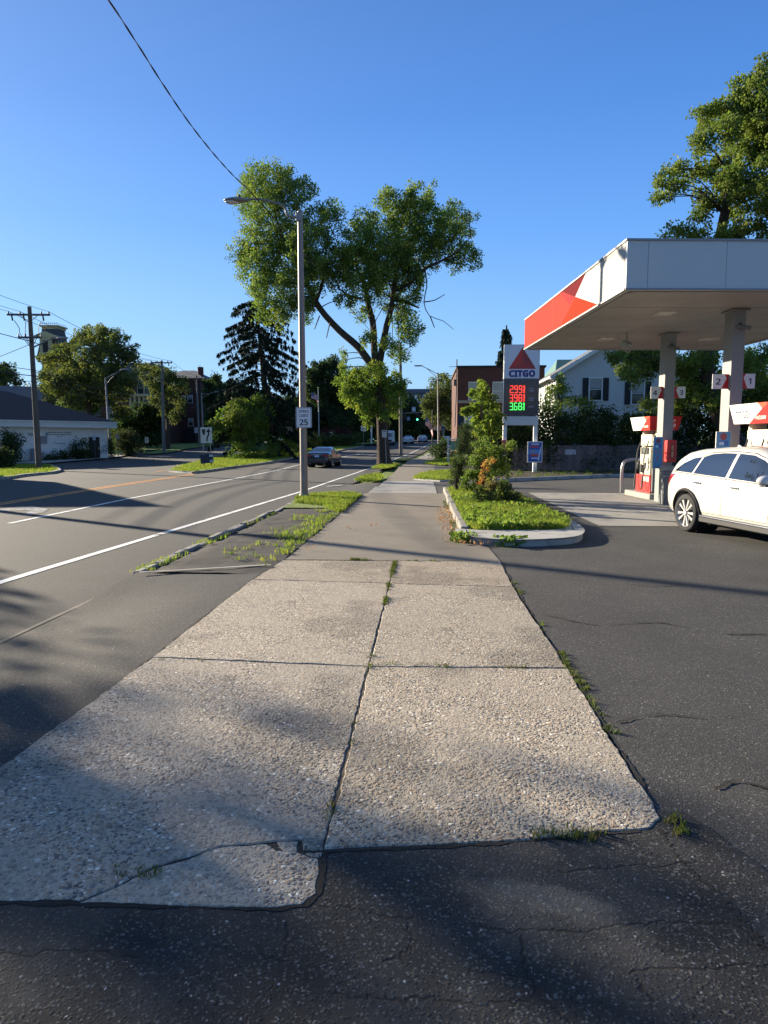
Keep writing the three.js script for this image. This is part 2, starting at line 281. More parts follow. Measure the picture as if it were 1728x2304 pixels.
// tarmac at our feet, cracked and patched
{
  const X0 = -3.75, X1 = 1.5, Z0 = -3.05, Z1 = 1.6, N = 2048, Mh = 1816, rnd = rngOf(5);
  const crackPx = [[[690, 1952], [735, 1965], [800, 1978], [893, 1985]], [[1035, 2000], [1124, 2013], [1264, 2015], [1335, 2000], [1435, 1998], [1590, 2000], [1640, 2038], [1659, 2050]], [[1124, 2018], [1130, 2088], [1150, 2133], [1160, 2158], [1230, 2212]],
    [[880, 1988], [890, 2052], [860, 2075], [829, 2078]], [[1659, 2078], [1622, 2090], [1550, 2098], [1494, 2093], [1414, 2100], [1360, 2105]], [[1370, 2108], [1392, 2145], [1412, 2165]], [[829, 2150], [880, 2162], [1054, 2170], [1140, 2166]], [[1009, 2085], [1054, 2108], [1110, 2112]],
    [[1500, 1858], [1400, 1872], [1279, 1878], [1209, 1884]], [[560, 2060], [622, 2078]], [[620, 1988], [625, 2068]], [[720, 2140], [800, 2156], [829, 2162]], [[355, 1970], [355, 2020]], [[0, 2050], [90, 2062], [200, 2055], [300, 2070]]];
  const cracks = crackPx.map((l) => { const p = gd(l).map((q) => [(q.x - X0) / (X1 - X0) * N, (q.z - Z0) / (Z1 - Z0) * Mh]); const out = []; for (let i = 0; i < p.length - 1; i++) { const n = Math.max(2, Math.ceil(Math.hypot(p[i + 1][0] - p[i][0], p[i + 1][1] - p[i][1]) / 6)); for (let k = 0; k < n; k++) out.push([lerp(p[i][0], p[i + 1][0], k / n) + (rnd() - 0.5) * 6 + 14 * (fbm(i * 9 + k * 0.09, 3, 4096, 55, 2) - 0.5), lerp(p[i][1], p[i + 1][1], k / n) + (rnd() - 0.5) * 6 + 22 * (fbm(i * 9 + k * 0.09, 8, 4096, 56, 2) - 0.5)]); } out.push(p[p.length - 1]); return out; });
  const cut = new Float32Array(N * Mh);
  for (const c of cracks) for (let i = 0; i < c.length - 1; i++) { const [ax, ay] = c[i], [bx, by] = c[i + 1], w = 0.3 + 1.3 * rnd(), dx = bx - ax, dy = by - ay, L = dx * dx + dy * dy || 1;
    for (let y = Math.floor(Math.min(ay, by) - 8); y <= Math.max(ay, by) + 8; y++) for (let x = Math.floor(Math.min(ax, bx) - 8); x <= Math.max(ax, bx) + 8; x++) { if (x < 0 || y < 0 || x >= N || y >= Mh) continue; const t = clamp(((x - ax) * dx + (y - ay) * dy) / L), d = Math.hypot(x - ax - t * dx, y - ay - t * dy), f = clamp((w + 1.5 - d) / 1.5); if (f > cut[y * N + x]) cut[y * N + x] = f; } }
  const sandy = gd([[1330, 1925]])[0];
  const a = asphaltTile;
  const [c, b] = paint(N, (u, v, i, j) => {
    const x = lerp(X0, X1, u), z = lerp(Z0, Z1, v), ti = Math.floor(((x / 4) % 1 + 1) % 1 * a.n), tj = Math.floor(((z / 4 + 0.37) % 1 + 1) % 1 * a.n), o = tj * a.n + ti, f = cut[j * N + i];
    const wear = fbm(x * 1.7 + 40, z * 1.7 + 40, 4096, 12, 5), dust = smooth(0.5, 0.72, fbm(x * 2.3 + 9, z * 4 + 30, 4096, 77, 5)) * Math.exp(-(((x - sandy.x) / 0.75) ** 2 + ((z - sandy.z) / 0.3) ** 2)) + 0.25 * smooth(0.62, 0.8, wear);
    const k = (0.62 + 0.6 * wear) * (1 - 0.8 * f);
    const ct = 0.85 + 0.7 * smooth(0.35, 0.65, fbm(x * 3.1 + 70, z * 3.1 + 20, 4096, 79, 4));
    const cR = Math.max(0.008, 0.05 + (a.R[o] - 0.05) * ct), cG = Math.max(0.008, 0.048 + (a.G[o] - 0.048) * ct), cB = Math.max(0.008, 0.045 + (a.B[o] - 0.045) * ct);
    return [cR * k + 0.12 * dust * (0.6 + a.H[o]), cG * k + 0.1 * dust * (0.6 + a.H[o]), cB * k + 0.07 * dust * (0.6 + a.H[o]), a.H[o] * 0.8 * (1 - f) + 0.2 * (1 - f)];
  }, Mh);
  const m = new THREE.MeshStandardMaterial({ map: c, bumpMap: b, bumpScale: 0.0035, roughness: 0.9 });
  for (const t of [c, b]) { t.wrapS = t.wrapT = THREE.MirroredRepeatWrapping; }
  const edge = []; const r2 = rngOf(8);
  for (let z = -2.9; z < 1.4; z += 0.12) edge.push(V(1.12 + 0.16 * Math.sin(z * 2.1) + (r2() - 0.5) * 0.03 + 0.08 * (z + 2.9), 0, z));
  const g = patch([V(-3.6, 0, 1.4), V(-3.6, 0, -2.9), ...edge], 0.004, 1);
  const uv = g.attributes.uv; for (let i = 0; i < uv.count; i++) uv.setXY(i, (uv.getX(i) - X0) / (X1 - X0), (uv.getY(i) - Z0) / (Z1 - Z0));
  setting('foreground_asphalt', g, m, true);
}
setting('driveway_apron', strip(-2.9, -8.25, k_(-3.6), k_(-2.0), (x, z) => 0.004 - 0.1 * smooth(-2.2, -3.6, x) * smooth(-8.3, -6.6, z), 14, 8), M.apron, true);
setting('driveway_apron', strip(-21.6, -28.5, kerbX, k_(-1.8), (x) => 0.004 - 0.1 * smooth(-2.2, -3.4, x), 10, 6), M.apron, true);
setting('driveway_apron', strip(1.4, 30, k_(-3.6), k_(20), -0.002, 6, 3), M.apron, true);

// pavement: exposed-aggregate slabs in two rows, one of them cracked
const pavement = new THREE.Group(); pavement.name = 'pavement'; pavement.userData = { kind: 'structure' }; scene.add(pavement);
function slabGeo(poly, top, seed, wig = 0.008, deep = 0.06) {
  const rnd = rngOf(seed), pts = along(poly.concat([poly[0]]).map(([x, z]) => V(x, 0, z)), 0.045).slice(0, -1).map((p) => V(p.x + (rnd() - 0.5) * wig * 1.3 + 0.026 * (fbm(p.x * 4 + 99, p.z * 4 + 77, 4096, seed, 3) - 0.5), 0, p.z + (rnd() - 0.5) * wig * 1.3 + 0.026 * (fbm(p.x * 4 + 31, p.z * 4 + 57, 4096, seed + 9, 3) - 0.5)));
  let area = 0; pts.forEach((p, i) => { const q = pts[(i + 1) % pts.length]; area += p.x * q.z - q.x * p.z; });
  const s = area > 0 ? 1 : -1, n = pts.length, inn = pts.map((p, i) => { const d = pts[(i + 1) % n].clone().sub(pts[(i + n - 1) % n]).normalize(); return V(p.x - d.z * s * 0.007, 0, p.z + d.x * s * 0.007); });
  const out = [], Y = (p, t) => [p.x, gy(p.z) + t, p.z];
  for (let i = 0; i < n; i++) { const j = (i + 1) % n; out.push(...quad(Y(pts[i], top - deep), Y(pts[j], top - deep), Y(pts[j], top - 0.006), Y(pts[i], top - 0.006)), ...quad(Y(pts[i], top - 0.006), Y(pts[j], top - 0.006), Y(inn[j], top), Y(inn[i], top))); }
  for (const f of THREE.ShapeUtils.triangulateShape(inn.map((p) => new THREE.Vector2(p.x, p.z)), [])) out.push(f.map((i) => Y(inn[i], top)).reverse());
  for (const f of out) { const [a, b, c] = f, ny = (b[2] - a[2]) * (c[0] - a[0]) - (b[0] - a[0]) * (c[2] - a[2]); if (ny < -1e-7) f.reverse(); }
  const g = prep(tris(out));
  boxUV(g); const uv = g.attributes.uv, ox = rnd() * 2.4, oy = rnd() * 2.4; for (let i = 0; i < uv.count; i++) uv.setXY(i, uv.getX(i) + ox, uv.getY(i) + oy);
  return g;
}
{
  const L = -2.03, C = -0.39, R = 1.03, g = 0.006;
  const crack = gd([[172, 1942], [250, 1907], [333, 1868], [400, 1850], [475, 1825], [580, 1815], [640, 1812], [700, 1813]], 0.015).map((p) => [p.x, p.z]);
  const low = gd([[0, 1943], [172, 1945]], 0.015).map((p) => [p.x, p.z]);
  const slabs = [
    [[[L, -4.87], [C - g, -4.75], [C - g, crack[7][1] - 0.01], ...crack.slice(0, 7).reverse().map(([x, z]) => [x, z - 0.004]), [-1.62, low[0][1]], [L - 0.1, low[0][1]]], 0.009],
    [[[C + g, -4.75], [R, -4.8], [1.02, -2.84], [0.95, -2.76], [0.3, -2.62], [C + g, -2.53]], 0.009],
    [[[L, -7.84], [C - g, -7.72], [C - g, -4.765], [L, -4.885]], 0.011], [[[C + g, -7.7], [1.0, -7.6], [R, -4.815], [C + g, -4.765]], 0.01],
    [[[-1.94, -9.2], [C - g, -9.24], [C - g, -7.735], [-2.01, -7.855]], 0.01], [[[C + g, -9.24], [1.05, -9.3], [1.0, -7.615], [C + g, -7.715]], 0.009],
  ];
  const tone = [[0.94, 0.93, 0.93], [1.04, 1.01, 0.97], [1.02, 1, 0.97], [0.98, 0.96, 0.92], [0.9, 0.87, 0.82], [0.93, 0.88, 0.82]].map((t) => { const m = M.slab.clone(); m.color.setRGB(...t); return m; });
  slabs.forEach(([p, t], i) => part('slab', slabGeo(p, t, 40 + i), tone[i], pavement, true));
  const low2 = gd([[210, 1947], [330, 1953], [480, 1957], [600, 1957], [655, 1950], [683, 1925], [688, 1890], [692, 1852]], 0.01).map((p) => [p.x, p.z]);
  const chips = [
    [[...crack.slice(0, 5).map(([x, z]) => [x, z + 0.006]), [crack[5][0], crack[5][1] + 0.012], [crack[5][0] + 0.05, crack[5][1] + 0.05], [crack[6][0] + 0.02, crack[6][1] + 0.068], ...low2.slice(4).reverse().slice(0, 3), ...low2.slice(0, 5).reverse()], 0.008],
  ];
  chips.forEach(([p, t], i) => part('slab', slabGeo(p, t, 60 + i, 0.006), M.slab, pavement, true));
  const frag = [[[598, 1818], [645, 1815], [646, 1838], [615, 1840]], [[652, 1814], [698, 1815], [695, 1838], [654, 1838]], [[618, 1843], [650, 1842], [668, 1850], [640, 1856]], [[657, 1842], [694, 1842], [692, 1852], [672, 1850]]];
  frag.forEach((f, i) => part('slab', slabGeo(gd(f, 0.006).map((p) => [p.x, p.z]), 0.007 + 0.003 * (i % 2), 70 + i, 0.004), M.slab, pavement, true));
  part('joint_soil', [strip(-2.6, -9.3, k_(-1.9), k_(-0.3), 0.0045, 6, 1), strip(-2.9, -9.3, k_(-0.3), k_(0.96), 0.0045, 6, 1)], M.jointSoil, pavement, true).userData.kind = 'stuff';
}
// bitumen and dirt pressed into the seam around the slabs
{
  const rnd = rngOf(91), seamStrip = (pts, w, y) => { const P = along(pts.map(([x, z]) => V(x, 0, z)), 0.03), out = []; let pa, pb; P.forEach((p, i) => { const d = P[Math.min(P.length - 1, i + 1)].clone().sub(P[Math.max(0, i - 1)]).normalize(), n = V(-d.z, 0, d.x), k = w * (0.12 + 1.5 * smooth(0.35, 0.7, fbm(p.x * 5 + 60, p.z * 5 + 60, 4096, 93, 4)) * (0.5 + rnd())), a = [p.x + n.x * k, gy(p.z) + y, p.z + n.z * k], b = [p.x - n.x * k, gy(p.z) + y, p.z - n.z * k]; if (i) out.push(...quad(pa, pb, b, a)); pa = a; pb = b; }); for (const f of out) { const [a, b, c] = f; if ((b[2] - a[2]) * (c[0] - a[0]) - (b[0] - a[0]) * (c[2] - a[2]) < 0) f.reverse(); } return tris(out); };
  const fr = gd([[0, 1943], [172, 1947], [330, 1955], [480, 1959], [600, 1959], [660, 1951], [686, 1925], [692, 1890], [697, 1850], [705, 1838]], 0.01).map((p) => [p.x, p.z]);
  setting('pavement_seam', [seamStrip([[-2.3, fr[0][1]], ...fr, [0.3, -2.61], [0.9, -2.735]], 0.01, 0.0062), seamStrip([[1.035, -3.0], [1.04, -4.8], [1.02, -7.6], [1.06, -9.3]], 0.012, 0.003), seamStrip([[-2.04, -2.3], [-2.04, -4.9], [-2.03, -7.8], [-1.95, -9.2]], 0.011, 0.0062), seamStrip([[-1.95, -9.26], [1.05, -9.31]], 0.014, 0.0085)], M.tar = mat(0.02, 0.018, 0.016, 1, { bumpMap: scaled(grassB, 4), bumpScale: 0.008 }));
  const lotCracks = [[[1428, 1792], [1478, 1850], [1530, 1905], [1600, 1990], [1659, 2052]], [[1180, 1330], [1290, 1350], [1420, 1346], [1540, 1368], [1659, 1372]], [[1330, 1560], [1430, 1545], [1540, 1552], [1659, 1538]], [[1350, 1262], [1420, 1268], [1490, 1262]], [[1540, 1700], [1600, 1690], [1700, 1715]]];
  setting('asphalt_cracks', lotCracks.map((l) => seamStrip(new THREE.CatmullRomCurve3(gd(l)).getPoints(60).map((p) => [p.x + 0.025 * (rnd() - 0.5) + 0.12 * (fbm(p.x * 2 + 9, p.z * 2 + 9, 4096, 97, 3) - 0.5), p.z + 0.12 * (fbm(p.x * 2 + 29, p.z * 2 + 9, 4096, 98, 3) - 0.5)]), 0.006, 0.0055)), M.tar);
}
setting('footpath', [strip(-9.27, -11.3, pl([[-11.3, -1.93], [-9.27, -1.93]]), pl([[-11.3, 0.62], [-10.7, 1.0], [-9.27, 1.05]]), 0.007, 6, 3), strip(-11.3, -22.3, k_(-1.93), k_(0.64), 0.007, 12, 3)], M.walk, true);
setting('footpath', [strip(-22.32, -25.9, k_(-1.85), k_(0.42), 0.01, 4, 2), strip(-25.93, -29.8, k_(-1.75), k_(0.4), 0.01, 4, 2)], M.padConcrete, true);
setting('footpath', [strip(-29.82, -62, pl([[-62, -1.2], [-46, -1.75], [-29.82, -1.7]]), pl([[-62, 0.9], [-29.82, 0.5]]), 0.005, 24, 2)], M.walk, true);
setting('footpath', [strip(-62, -150, (z) => kerbX(z) + 0.9, (z) => kerbX(z) + 3.4, 0.02, 40, 2)], M.padConcrete, true);
// verge between kerb and footpath
setting('verge', [strip(-8.2, -16.8, k_(-3.55), k_(-1.94), (x, z) => 0.004 + 0.05 * (fbm(x * 2.2 + 90, z * 2.2 + 90, 4096, 63, 4) - 0.4) - 0.03 * smooth(-3.2, -3.55, x), 150, 30)], M.oldAsphalt, true);
setting('verge', [strip(-16.8, -22.2, k_(-3.55), pl([[-22.2, -2.3], [-21, -1.94], [-16.8, -1.94]]), 0.03, 10, 4)], M.lawn, true);
setting('patch_edge', ribbon([V(-3.5, 0, -8.1), V(-2.9, 0, -8.33), V(-2.0, 0, -8.72)], 0.05, 0.036), M.concrete, true);
{
  const kg = new THREE.Group(); kg.name = 'granite_kerb'; kg.userData = { label: 'broken granite kerb along the weedy verge by the road', category: 'kerb' }; scene.add(kg);
  const rnd = rngOf(77); let z = -8.25;
  while (z > -21.3) { const L = 0.3 + 0.75 * rnd(), y = gy(z) - 0.06 + 0.045 * rnd(), s = rbox(0.1 + 0.06 * rnd(), 0.13, L - 0.03, 0.03, 0, 0, 0); { const p = s.attributes.position; for (let i = 0; i < p.count; i++) p.setXYZ(i, p.getX(i) + 0.02 * (fbm(p.getZ(i) * 9 + z * 7 + 300, p.getY(i) * 9 + 40, 4096, 61, 2) - 0.5), p.getY(i) + 0.03 * (fbm(p.getZ(i) * 7 + z * 5 + 300, p.getX(i) * 7 + 80, 4096, 62, 3) - 0.5), p.getZ(i)); s.computeVertexNormals(); } part('kerb_stone', T(s, -3.6 + 0.05 * (rnd() - 0.5), y, z - L / 2, 0.05 * (rnd() - 0.5), 0.07 * (rnd() - 0.5), 0.22 * (rnd() - 0.5)), M.granite, kg); z -= L + 0.02 * rnd(); }
}
setting('gutter_edge', ribbon([V(-3.66, 0, 2), V(-3.62, 0, -8.2)], 0.05, ROAD + 0.008), M.walk, true);

// far side of the street: grass islands, lawns, side road
function island(name, pts, off, kerbed = true, m = M.lawn) {
  setting(name, patch(pts, off, 3), m, true);
}
const medianPts = [G(384, 1058), G(430, 1062), G(520, 1050), G(600, 1040), G(667, 1027), V(-10.8, 0, -80), V(-9.5, 0, -105), V(-19, 0, -105), G(500, 1028), G(461, 1034), G(410, 1048)];
island('median_lawn', medianPts, 0.02);
setting('median_kerb', curb([...medianPts, medianPts[0]].map((p) => p.clone()), -0.14, -0.12, 0.03), M.concrete);
const leftPts = [G(0, 1075), G(47, 1068), G(112, 1062), G(131, 1058), G(128, 1054), G(110, 1046), G(24, 1045), V(-45, 0, -47), V(-45, 0, -28), V(-24, 0, -28)];
island('corner_lawn', leftPts, 0.02);
setting('corner_kerb', curb([...leftPts, leftPts[0]], -0.14, -0.12, 0.03), M.concrete);
setting('side_footpath', patch([G(27, 1043), G(92, 1043), G(215, 1033), G(260, 1029), G(300, 1022), G(300, 1016), G(260, 1021), G(204, 1027), G(113, 1036), G(27, 1037.5), V(-60, 0, -53), V(-60, 0, -49)], 0.02, 2), M.padConcrete, true);
island('office_lawn', [V(-60, 0, -53), G(27, 1037.5), G(113, 1036), G(204, 1027), G(260, 1021), G(300, 1016), V(-34, 0, -88), V(-60, 0, -88)], 0.015);
island('side_lawn', [G(318, 1020), G(345, 1021.5), G(372, 1019.5), G(388, 1017), G(420, 1010), G(480, 1002), V(-28, 0, -130), V(-75, 0, -130), V(-60, 0, -88), V(-34, 0, -88)], 0.03);
island('park_lawn', [V(-10.2, 0, -105), V(-5.6, 0, -118), V(-6, 0, -145), V(-28, 0, -145), V(-19, 0, -105)], 0.2);
island('park_lawn', [V(-60, 0, -150), V(-9, 0, -150), V(-9, 0, -143), V(-60, 0, -140)], 0.22);
// right of the footpath
island('footpath_lawn', gd([[893, 1036], [905, 1027], [935, 1021], [985, 1018], [1010, 1022], [1010, 1036], [950, 1040]]), 0.05);
setting('footpath_kerb', curb(gd([[893, 1037], [950, 1041], [1010, 1037]]), 0.15, -0.05, 0.06), M.concrete);
island('footpath_lawn', gd([[915, 1003], [940, 996], [975, 990], [1000, 990], [1000, 1006], [960, 1007]]), 0.06);
island('kerb_lawn', gd([[768, 1039], [790, 1030], [815, 1026], [826, 1033], [815, 1040], [790, 1043]]), 0.03);
island('tree_pit_lawn', gd([[805, 1013], [822, 1005], [850, 1003], [862, 1005], [850, 1010], [830, 1014]]), 0.04);
island('kerb_lawn', gd([[850, 996], [860, 991], [888, 990], [880, 996]]), 0.05);
// station: back kerb, planting strip, concrete pad
const backKerb = [V(3.0, 0, -29.2), V(3.9, 0, -30), V(9.6, 0, -34.5), V(16, 0, -35.6), V(28, 0, -36)];
setting('station_kerb', curb(backKerb, 0.16, -0.06, 0.15), M.concrete);
island('planting_strip', [V(3.0, 0, -29.3), V(3.9, 0, -30.15), V(9.6, 0, -34.65), V(16, 0, -35.75), V(28, 0, -36.15), V(28, 0, -60), V(2.0, 0, -60), V(1.5, 0, -40), V(2.2, 0, -30.5)], 0.13, false, M.shadedSoil);  // dark ground cover, with the shade over the strip painted into its colour
{
  const padZ = [[-22.9, -18.2], [-18.17, -13.6]], px = [[3.45, 6.3], [6.33, 9.6], [9.63, 13]];
  const padG = new THREE.Group(); padG.name = 'concrete_pad'; padG.userData = { kind: 'structure' }; scene.add(padG);
  for (const [a, b] of padZ) for (const [c, d] of px) part('slab', strip(b, a, (z) => c - 0.075 * (z + 13.6) * 0, k_(d), 0.006, 3, 2), M.padConcrete, padG, true);
}
// painted lines
const lines = [
  ['edge_line', [[-40, 1325], [0, 1311], [340, 1208], [679, 1106], [760, 1078], [818, 1058], [849, 1049], [883, 1035], [919, 1022], [968, 999]], 0.14, M.white],
  ['lane_line', [[21, 1178], [290, 1122], [679, 1044], [760, 1030], [818, 1020]], 0.13, M.white],
  ['lane_line', [[826, 1027], [840, 1024]], 0.12, M.white],
  ['center_line', [[-60, 1146], [0, 1136], [230, 1099], [440, 1067]], 0.15, M.yellow],
  ['center_line', [[-60, 1143], [0, 1132.5], [230, 1096.5], [440, 1065.5], [600, 1043], [660, 1031]], 0.15, M.yellow],
  ['center_line', [[340, 1064], [400, 1053], [430, 1045.5]], 0.12, M.yellow],
];
for (const [n, p, w, m] of lines) setting(n, ribbon(gp(p, ROAD), w, ROAD + 0.006), m, true);
setting('parking_line', ribbon(gp([[735, 1096], [770, 1093]], ROAD), 0.12, ROAD + 0.03), M.white, true);
setting('lane_arrow', patch(gp([[0, 1146], [40, 1141], [75, 1140], [110, 1146], [98, 1154], [55, 1160], [60, 1153], [72, 1149], [35, 1149], [0, 1152]], ROAD), ROAD + 0.007, 1), M.faded, true);
// planted island with stone kerb at the station entrance
const islandRing = [[0.72, -11.35], [1.0, -10.98], [1.5, -10.85], [1.97, -10.98], [2.36, -11.25], [2.6, -11.8], [2.72, -12.6], [2.78, -14], [2.8, -16.5], [2.8, -19], [2.75, -22], [2.4, -23.1], [1.5, -23.5], [0.85, -23.2], [0.68, -22.4], [0.68, -19], [0.68, -15], [0.7, -12]].map(([x, z]) => V(x, 0, z));
{
  const o = thing('planter_island', 'kerbed planted island of grass and shrubs at the station entrance', 'traffic island');
  const front = patch([V(0.75, 0, -11.3), V(1.0, 0, -11.0), V(1.5, 0, -10.87), V(1.97, 0, -11.0), V(2.2, 0, -11.1), V(2.35, 0, -11.28), V(2.48, 0, -11.52), V(2.58, 0, -11.82), V(2.69, 0, -12.6), V(2.52, 0, -12.55), V(2.3, 0, -12.0), V(1.7, 0, -11.9), V(0.98, 0, -11.85), V(0.74, 0, -12)], 0.12, 2);
  part('concrete_nose', [front, curb(new THREE.CatmullRomCurve3(islandRing.slice(-1).concat(islandRing.slice(0, 8))).getPoints(48), -0.12, -0.05, 0.122)], M.concrete, o);
  const rnd = rngOf(31); let z = -12.0;
  while (z > -22.9) { const L = 0.7 + 0.75 * rnd(); part('kerb_stone', rbox(0.15, 0.24, L - 0.03, 0.03, 0.71 + 0.03 * (rnd() - 0.5), gy(z) + 0.015 + 0.025 * rnd(), z - L / 2, 0.02 * (rnd() - 0.5), 0.05 * (rnd() - 0.5), 0.1 * (rnd() - 0.5)), M.granite, o); z -= L; }
  z = -12.7;
  while (z > -22.8) { const L = 1 + 0.8 * rnd(); part('kerb_stone', rbox(0.15, 0.22, L - 0.03, 0.03, lerp(2.68, 2.7, (-12.7 - z) / 10) + 0.02 * (rnd() - 0.5), gy(z) + 0.0 + 0.02 * rnd(), z - L / 2, 0, 0.03, 0.05 * (rnd() - 0.5)), M.concrete, o); z -= L; }
  part('soil_bed', patch([V(0.78, 0, -11.95), V(2.6, 0, -12.0), V(2.72, 0, -13), V(2.62, 0, -22.5), V(0.78, 0, -22.8)], 0.085, 2), M.lawn, o);
}

// ---------------------------------------------------------------- plants
const leafMat = (r, g, b, through = 0.5) => phys(r, g, b, 0.95, { transmission: through, thickness: 0, specularIntensity: 0.35 });
M.leaf = leafMat(1, 1, 1); M.needle = leafMat(1, 1, 1, 0.15);
const [barkC, barkB] = paint(256, (u, v) => { const a = fbm(u * 10 + 2 * fbm(u * 4, v * 4, 4, 7, 2), v * 3, 30, 51, 5), r = Math.abs(Math.sin((u * 9 + 1.3 * fbm(u * 4, v * 6, 12, 55, 3)) * Math.PI)); const k = 0.5 + 0.8 * a * r; return [0.085 * k, 0.064 * k, 0.048 * k, r * 0.7 + a * 0.3]; });
M.bark = new THREE.MeshStandardMaterial({ map: scaled(barkC, 0.9, 0.5), bumpMap: scaled(barkB, 0.9, 0.5), bumpScale: 0.05, roughness: 1 });
M.barkDark = new THREE.MeshStandardMaterial({ map: scaled(barkC, 0.9, 0.5), color: col(0.85, 0.8, 0.8), roughness: 1 });
function sprigGeo(n, len, wid, spread, seed) {
  const rnd = rngOf(seed), out = [], q = new THREE.Quaternion(), e = new THREE.Euler();
  for (let i = 0; i < n; i++) {
    e.set((rnd() - 0.5) * 2.6, rnd() * 6.28, (rnd() - 0.5) * 2.6); q.setFromEuler(e);
    const o = V(rnd() - 0.5, rnd() - 0.5, rnd() - 0.5).multiplyScalar(2 * spread), l = len * (0.7 + 0.6 * rnd()), w = wid * (0.7 + 0.6 * rnd()), f = 0.12 * l;
    const P = [V(0, 0, 0), V(-w / 2, l * 0.42, f), V(0, l, -f * 0.6), V(w / 2, l * 0.42, f)].map((p) => p.applyQuaternion(q).add(o).toArray());
    out.push([P[0], P[3], P[2]], [P[0], P[2], P[1]]);
  }
  return prep(tris(out));
}
const GREENS = [[0.13, 0.21, 0.026], [0.17, 0.25, 0.03], [0.09, 0.155, 0.024], [0.21, 0.27, 0.035]];
const DEEP = [[0.045, 0.08, 0.018], [0.06, 0.10, 0.02], [0.032, 0.058, 0.017]];
function scatterMesh(name, parent, geo, material, places) {   // places: [position, quaternion|null, scale, colour]
  const im = new THREE.InstancedMesh(geo, material, places.length), m = new THREE.Matrix4(), s = new THREE.Vector3(), q0 = new THREE.Quaternion(), c = new THREE.Color();
  places.forEach(([p, q, k, t], i) => { s.setScalar(k); m.compose(p, q || q0, s); im.setMatrixAt(i, m); im.setColorAt(i, c.setRGB(...t)); });
  im.name = name; im.userData.kind = 'stuff'; im.castShadow = im.receiveShadow = true; parent.add(im); return im;
}
function foliage(parent, clumps, o) {
  const rnd = rngOf(o.seed), places = [], gauss = () => (rnd() + rnd() + rnd() - 1.5) * 1.15, e = new THREE.Euler(), tints = o.tints || GREENS;
  for (const { c, r, sy = 0.85 } of clumps) {
    const subs = Math.max(4, Math.round((o.sub || 7) * r * r + 3)), each = Math.max(4, Math.round((o.per || 90) * r * r / subs));
    for (let s = 0; s < subs; s++) {
      const d = V(gauss(), gauss(), gauss()).normalize().multiplyScalar(r * (o.tight && rnd() < 0.2 ? 1 + 0.4 * rnd() : 0.35 + 0.65 * Math.sqrt(rnd()))); d.y *= sy;
      const p = c.clone().add(d), sr = r * (0.24 + 0.3 * rnd()) * (o.tight || 1), tint = tints[Math.floor(rnd() * tints.length)];
      for (let i = 0; i < each; i++) {
        const k = 0.8 + 0.4 * rnd(), w = 0.85 + 0.3 * rnd();
        e.set(rnd() * 6.28, rnd() * 6.28, rnd() * 6.28);
        places.push([p.clone().add(V(gauss() * sr, gauss() * sr * 0.8, gauss() * sr)), new THREE.Quaternion().setFromEuler(e), 0.7 + 0.6 * rnd(), [tint[0] * k * w, tint[1] * k, tint[2] * k]]);
      }
    }
  }
  return scatterMesh(o.name || 'crown', parent, o.geo, o.mat || M.leaf, places);
}
function limbsTo(clumps, nodes, seed, r0 = 0.09) {            // a branch from the nearest node of the skeleton into each clump
  const rnd = rngOf(seed);
  return clumps.map(({ c, r }) => { let b = nodes[0], best = 1e9; for (const n of nodes) { const d = n.distanceTo(c) + Math.max(0, n.y - c.y) * 2; if (d < best) { best = d; b = n; } } const m = b.clone().lerp(c, 0.5).add(V((rnd() - 0.5) * 0.4, 0.12 * best, (rnd() - 0.5) * 0.4)), tip = c.clone().add(V((rnd() - 0.5) * r, 0.4 * r, (rnd() - 0.5) * r)); return tube([b, m, c, tip], [r0, r0 * 0.7, r0 * 0.4, 0.012], 5, 3); });
}
const cl = (u, v, rp, z, dz = 0, sy = 0.85) => ({ c: AT(u, v, z + dz), r: rp * PXM(z), sy });
const SP = { big: sprigGeo(8, 0.15, 0.12, 0.19, 1), mid: sprigGeo(7, 0.24, 0.19, 0.26, 2), far: sprigGeo(7, 0.34, 0.26, 0.36, 3), shrub: sprigGeo(7, 0.075, 0.055, 0.07, 4), shrubL: sprigGeo(6, 0.11, 0.075, 0.1, 5), tiny: sprigGeo(7, 0.042, 0.02, 0.05, 6) };

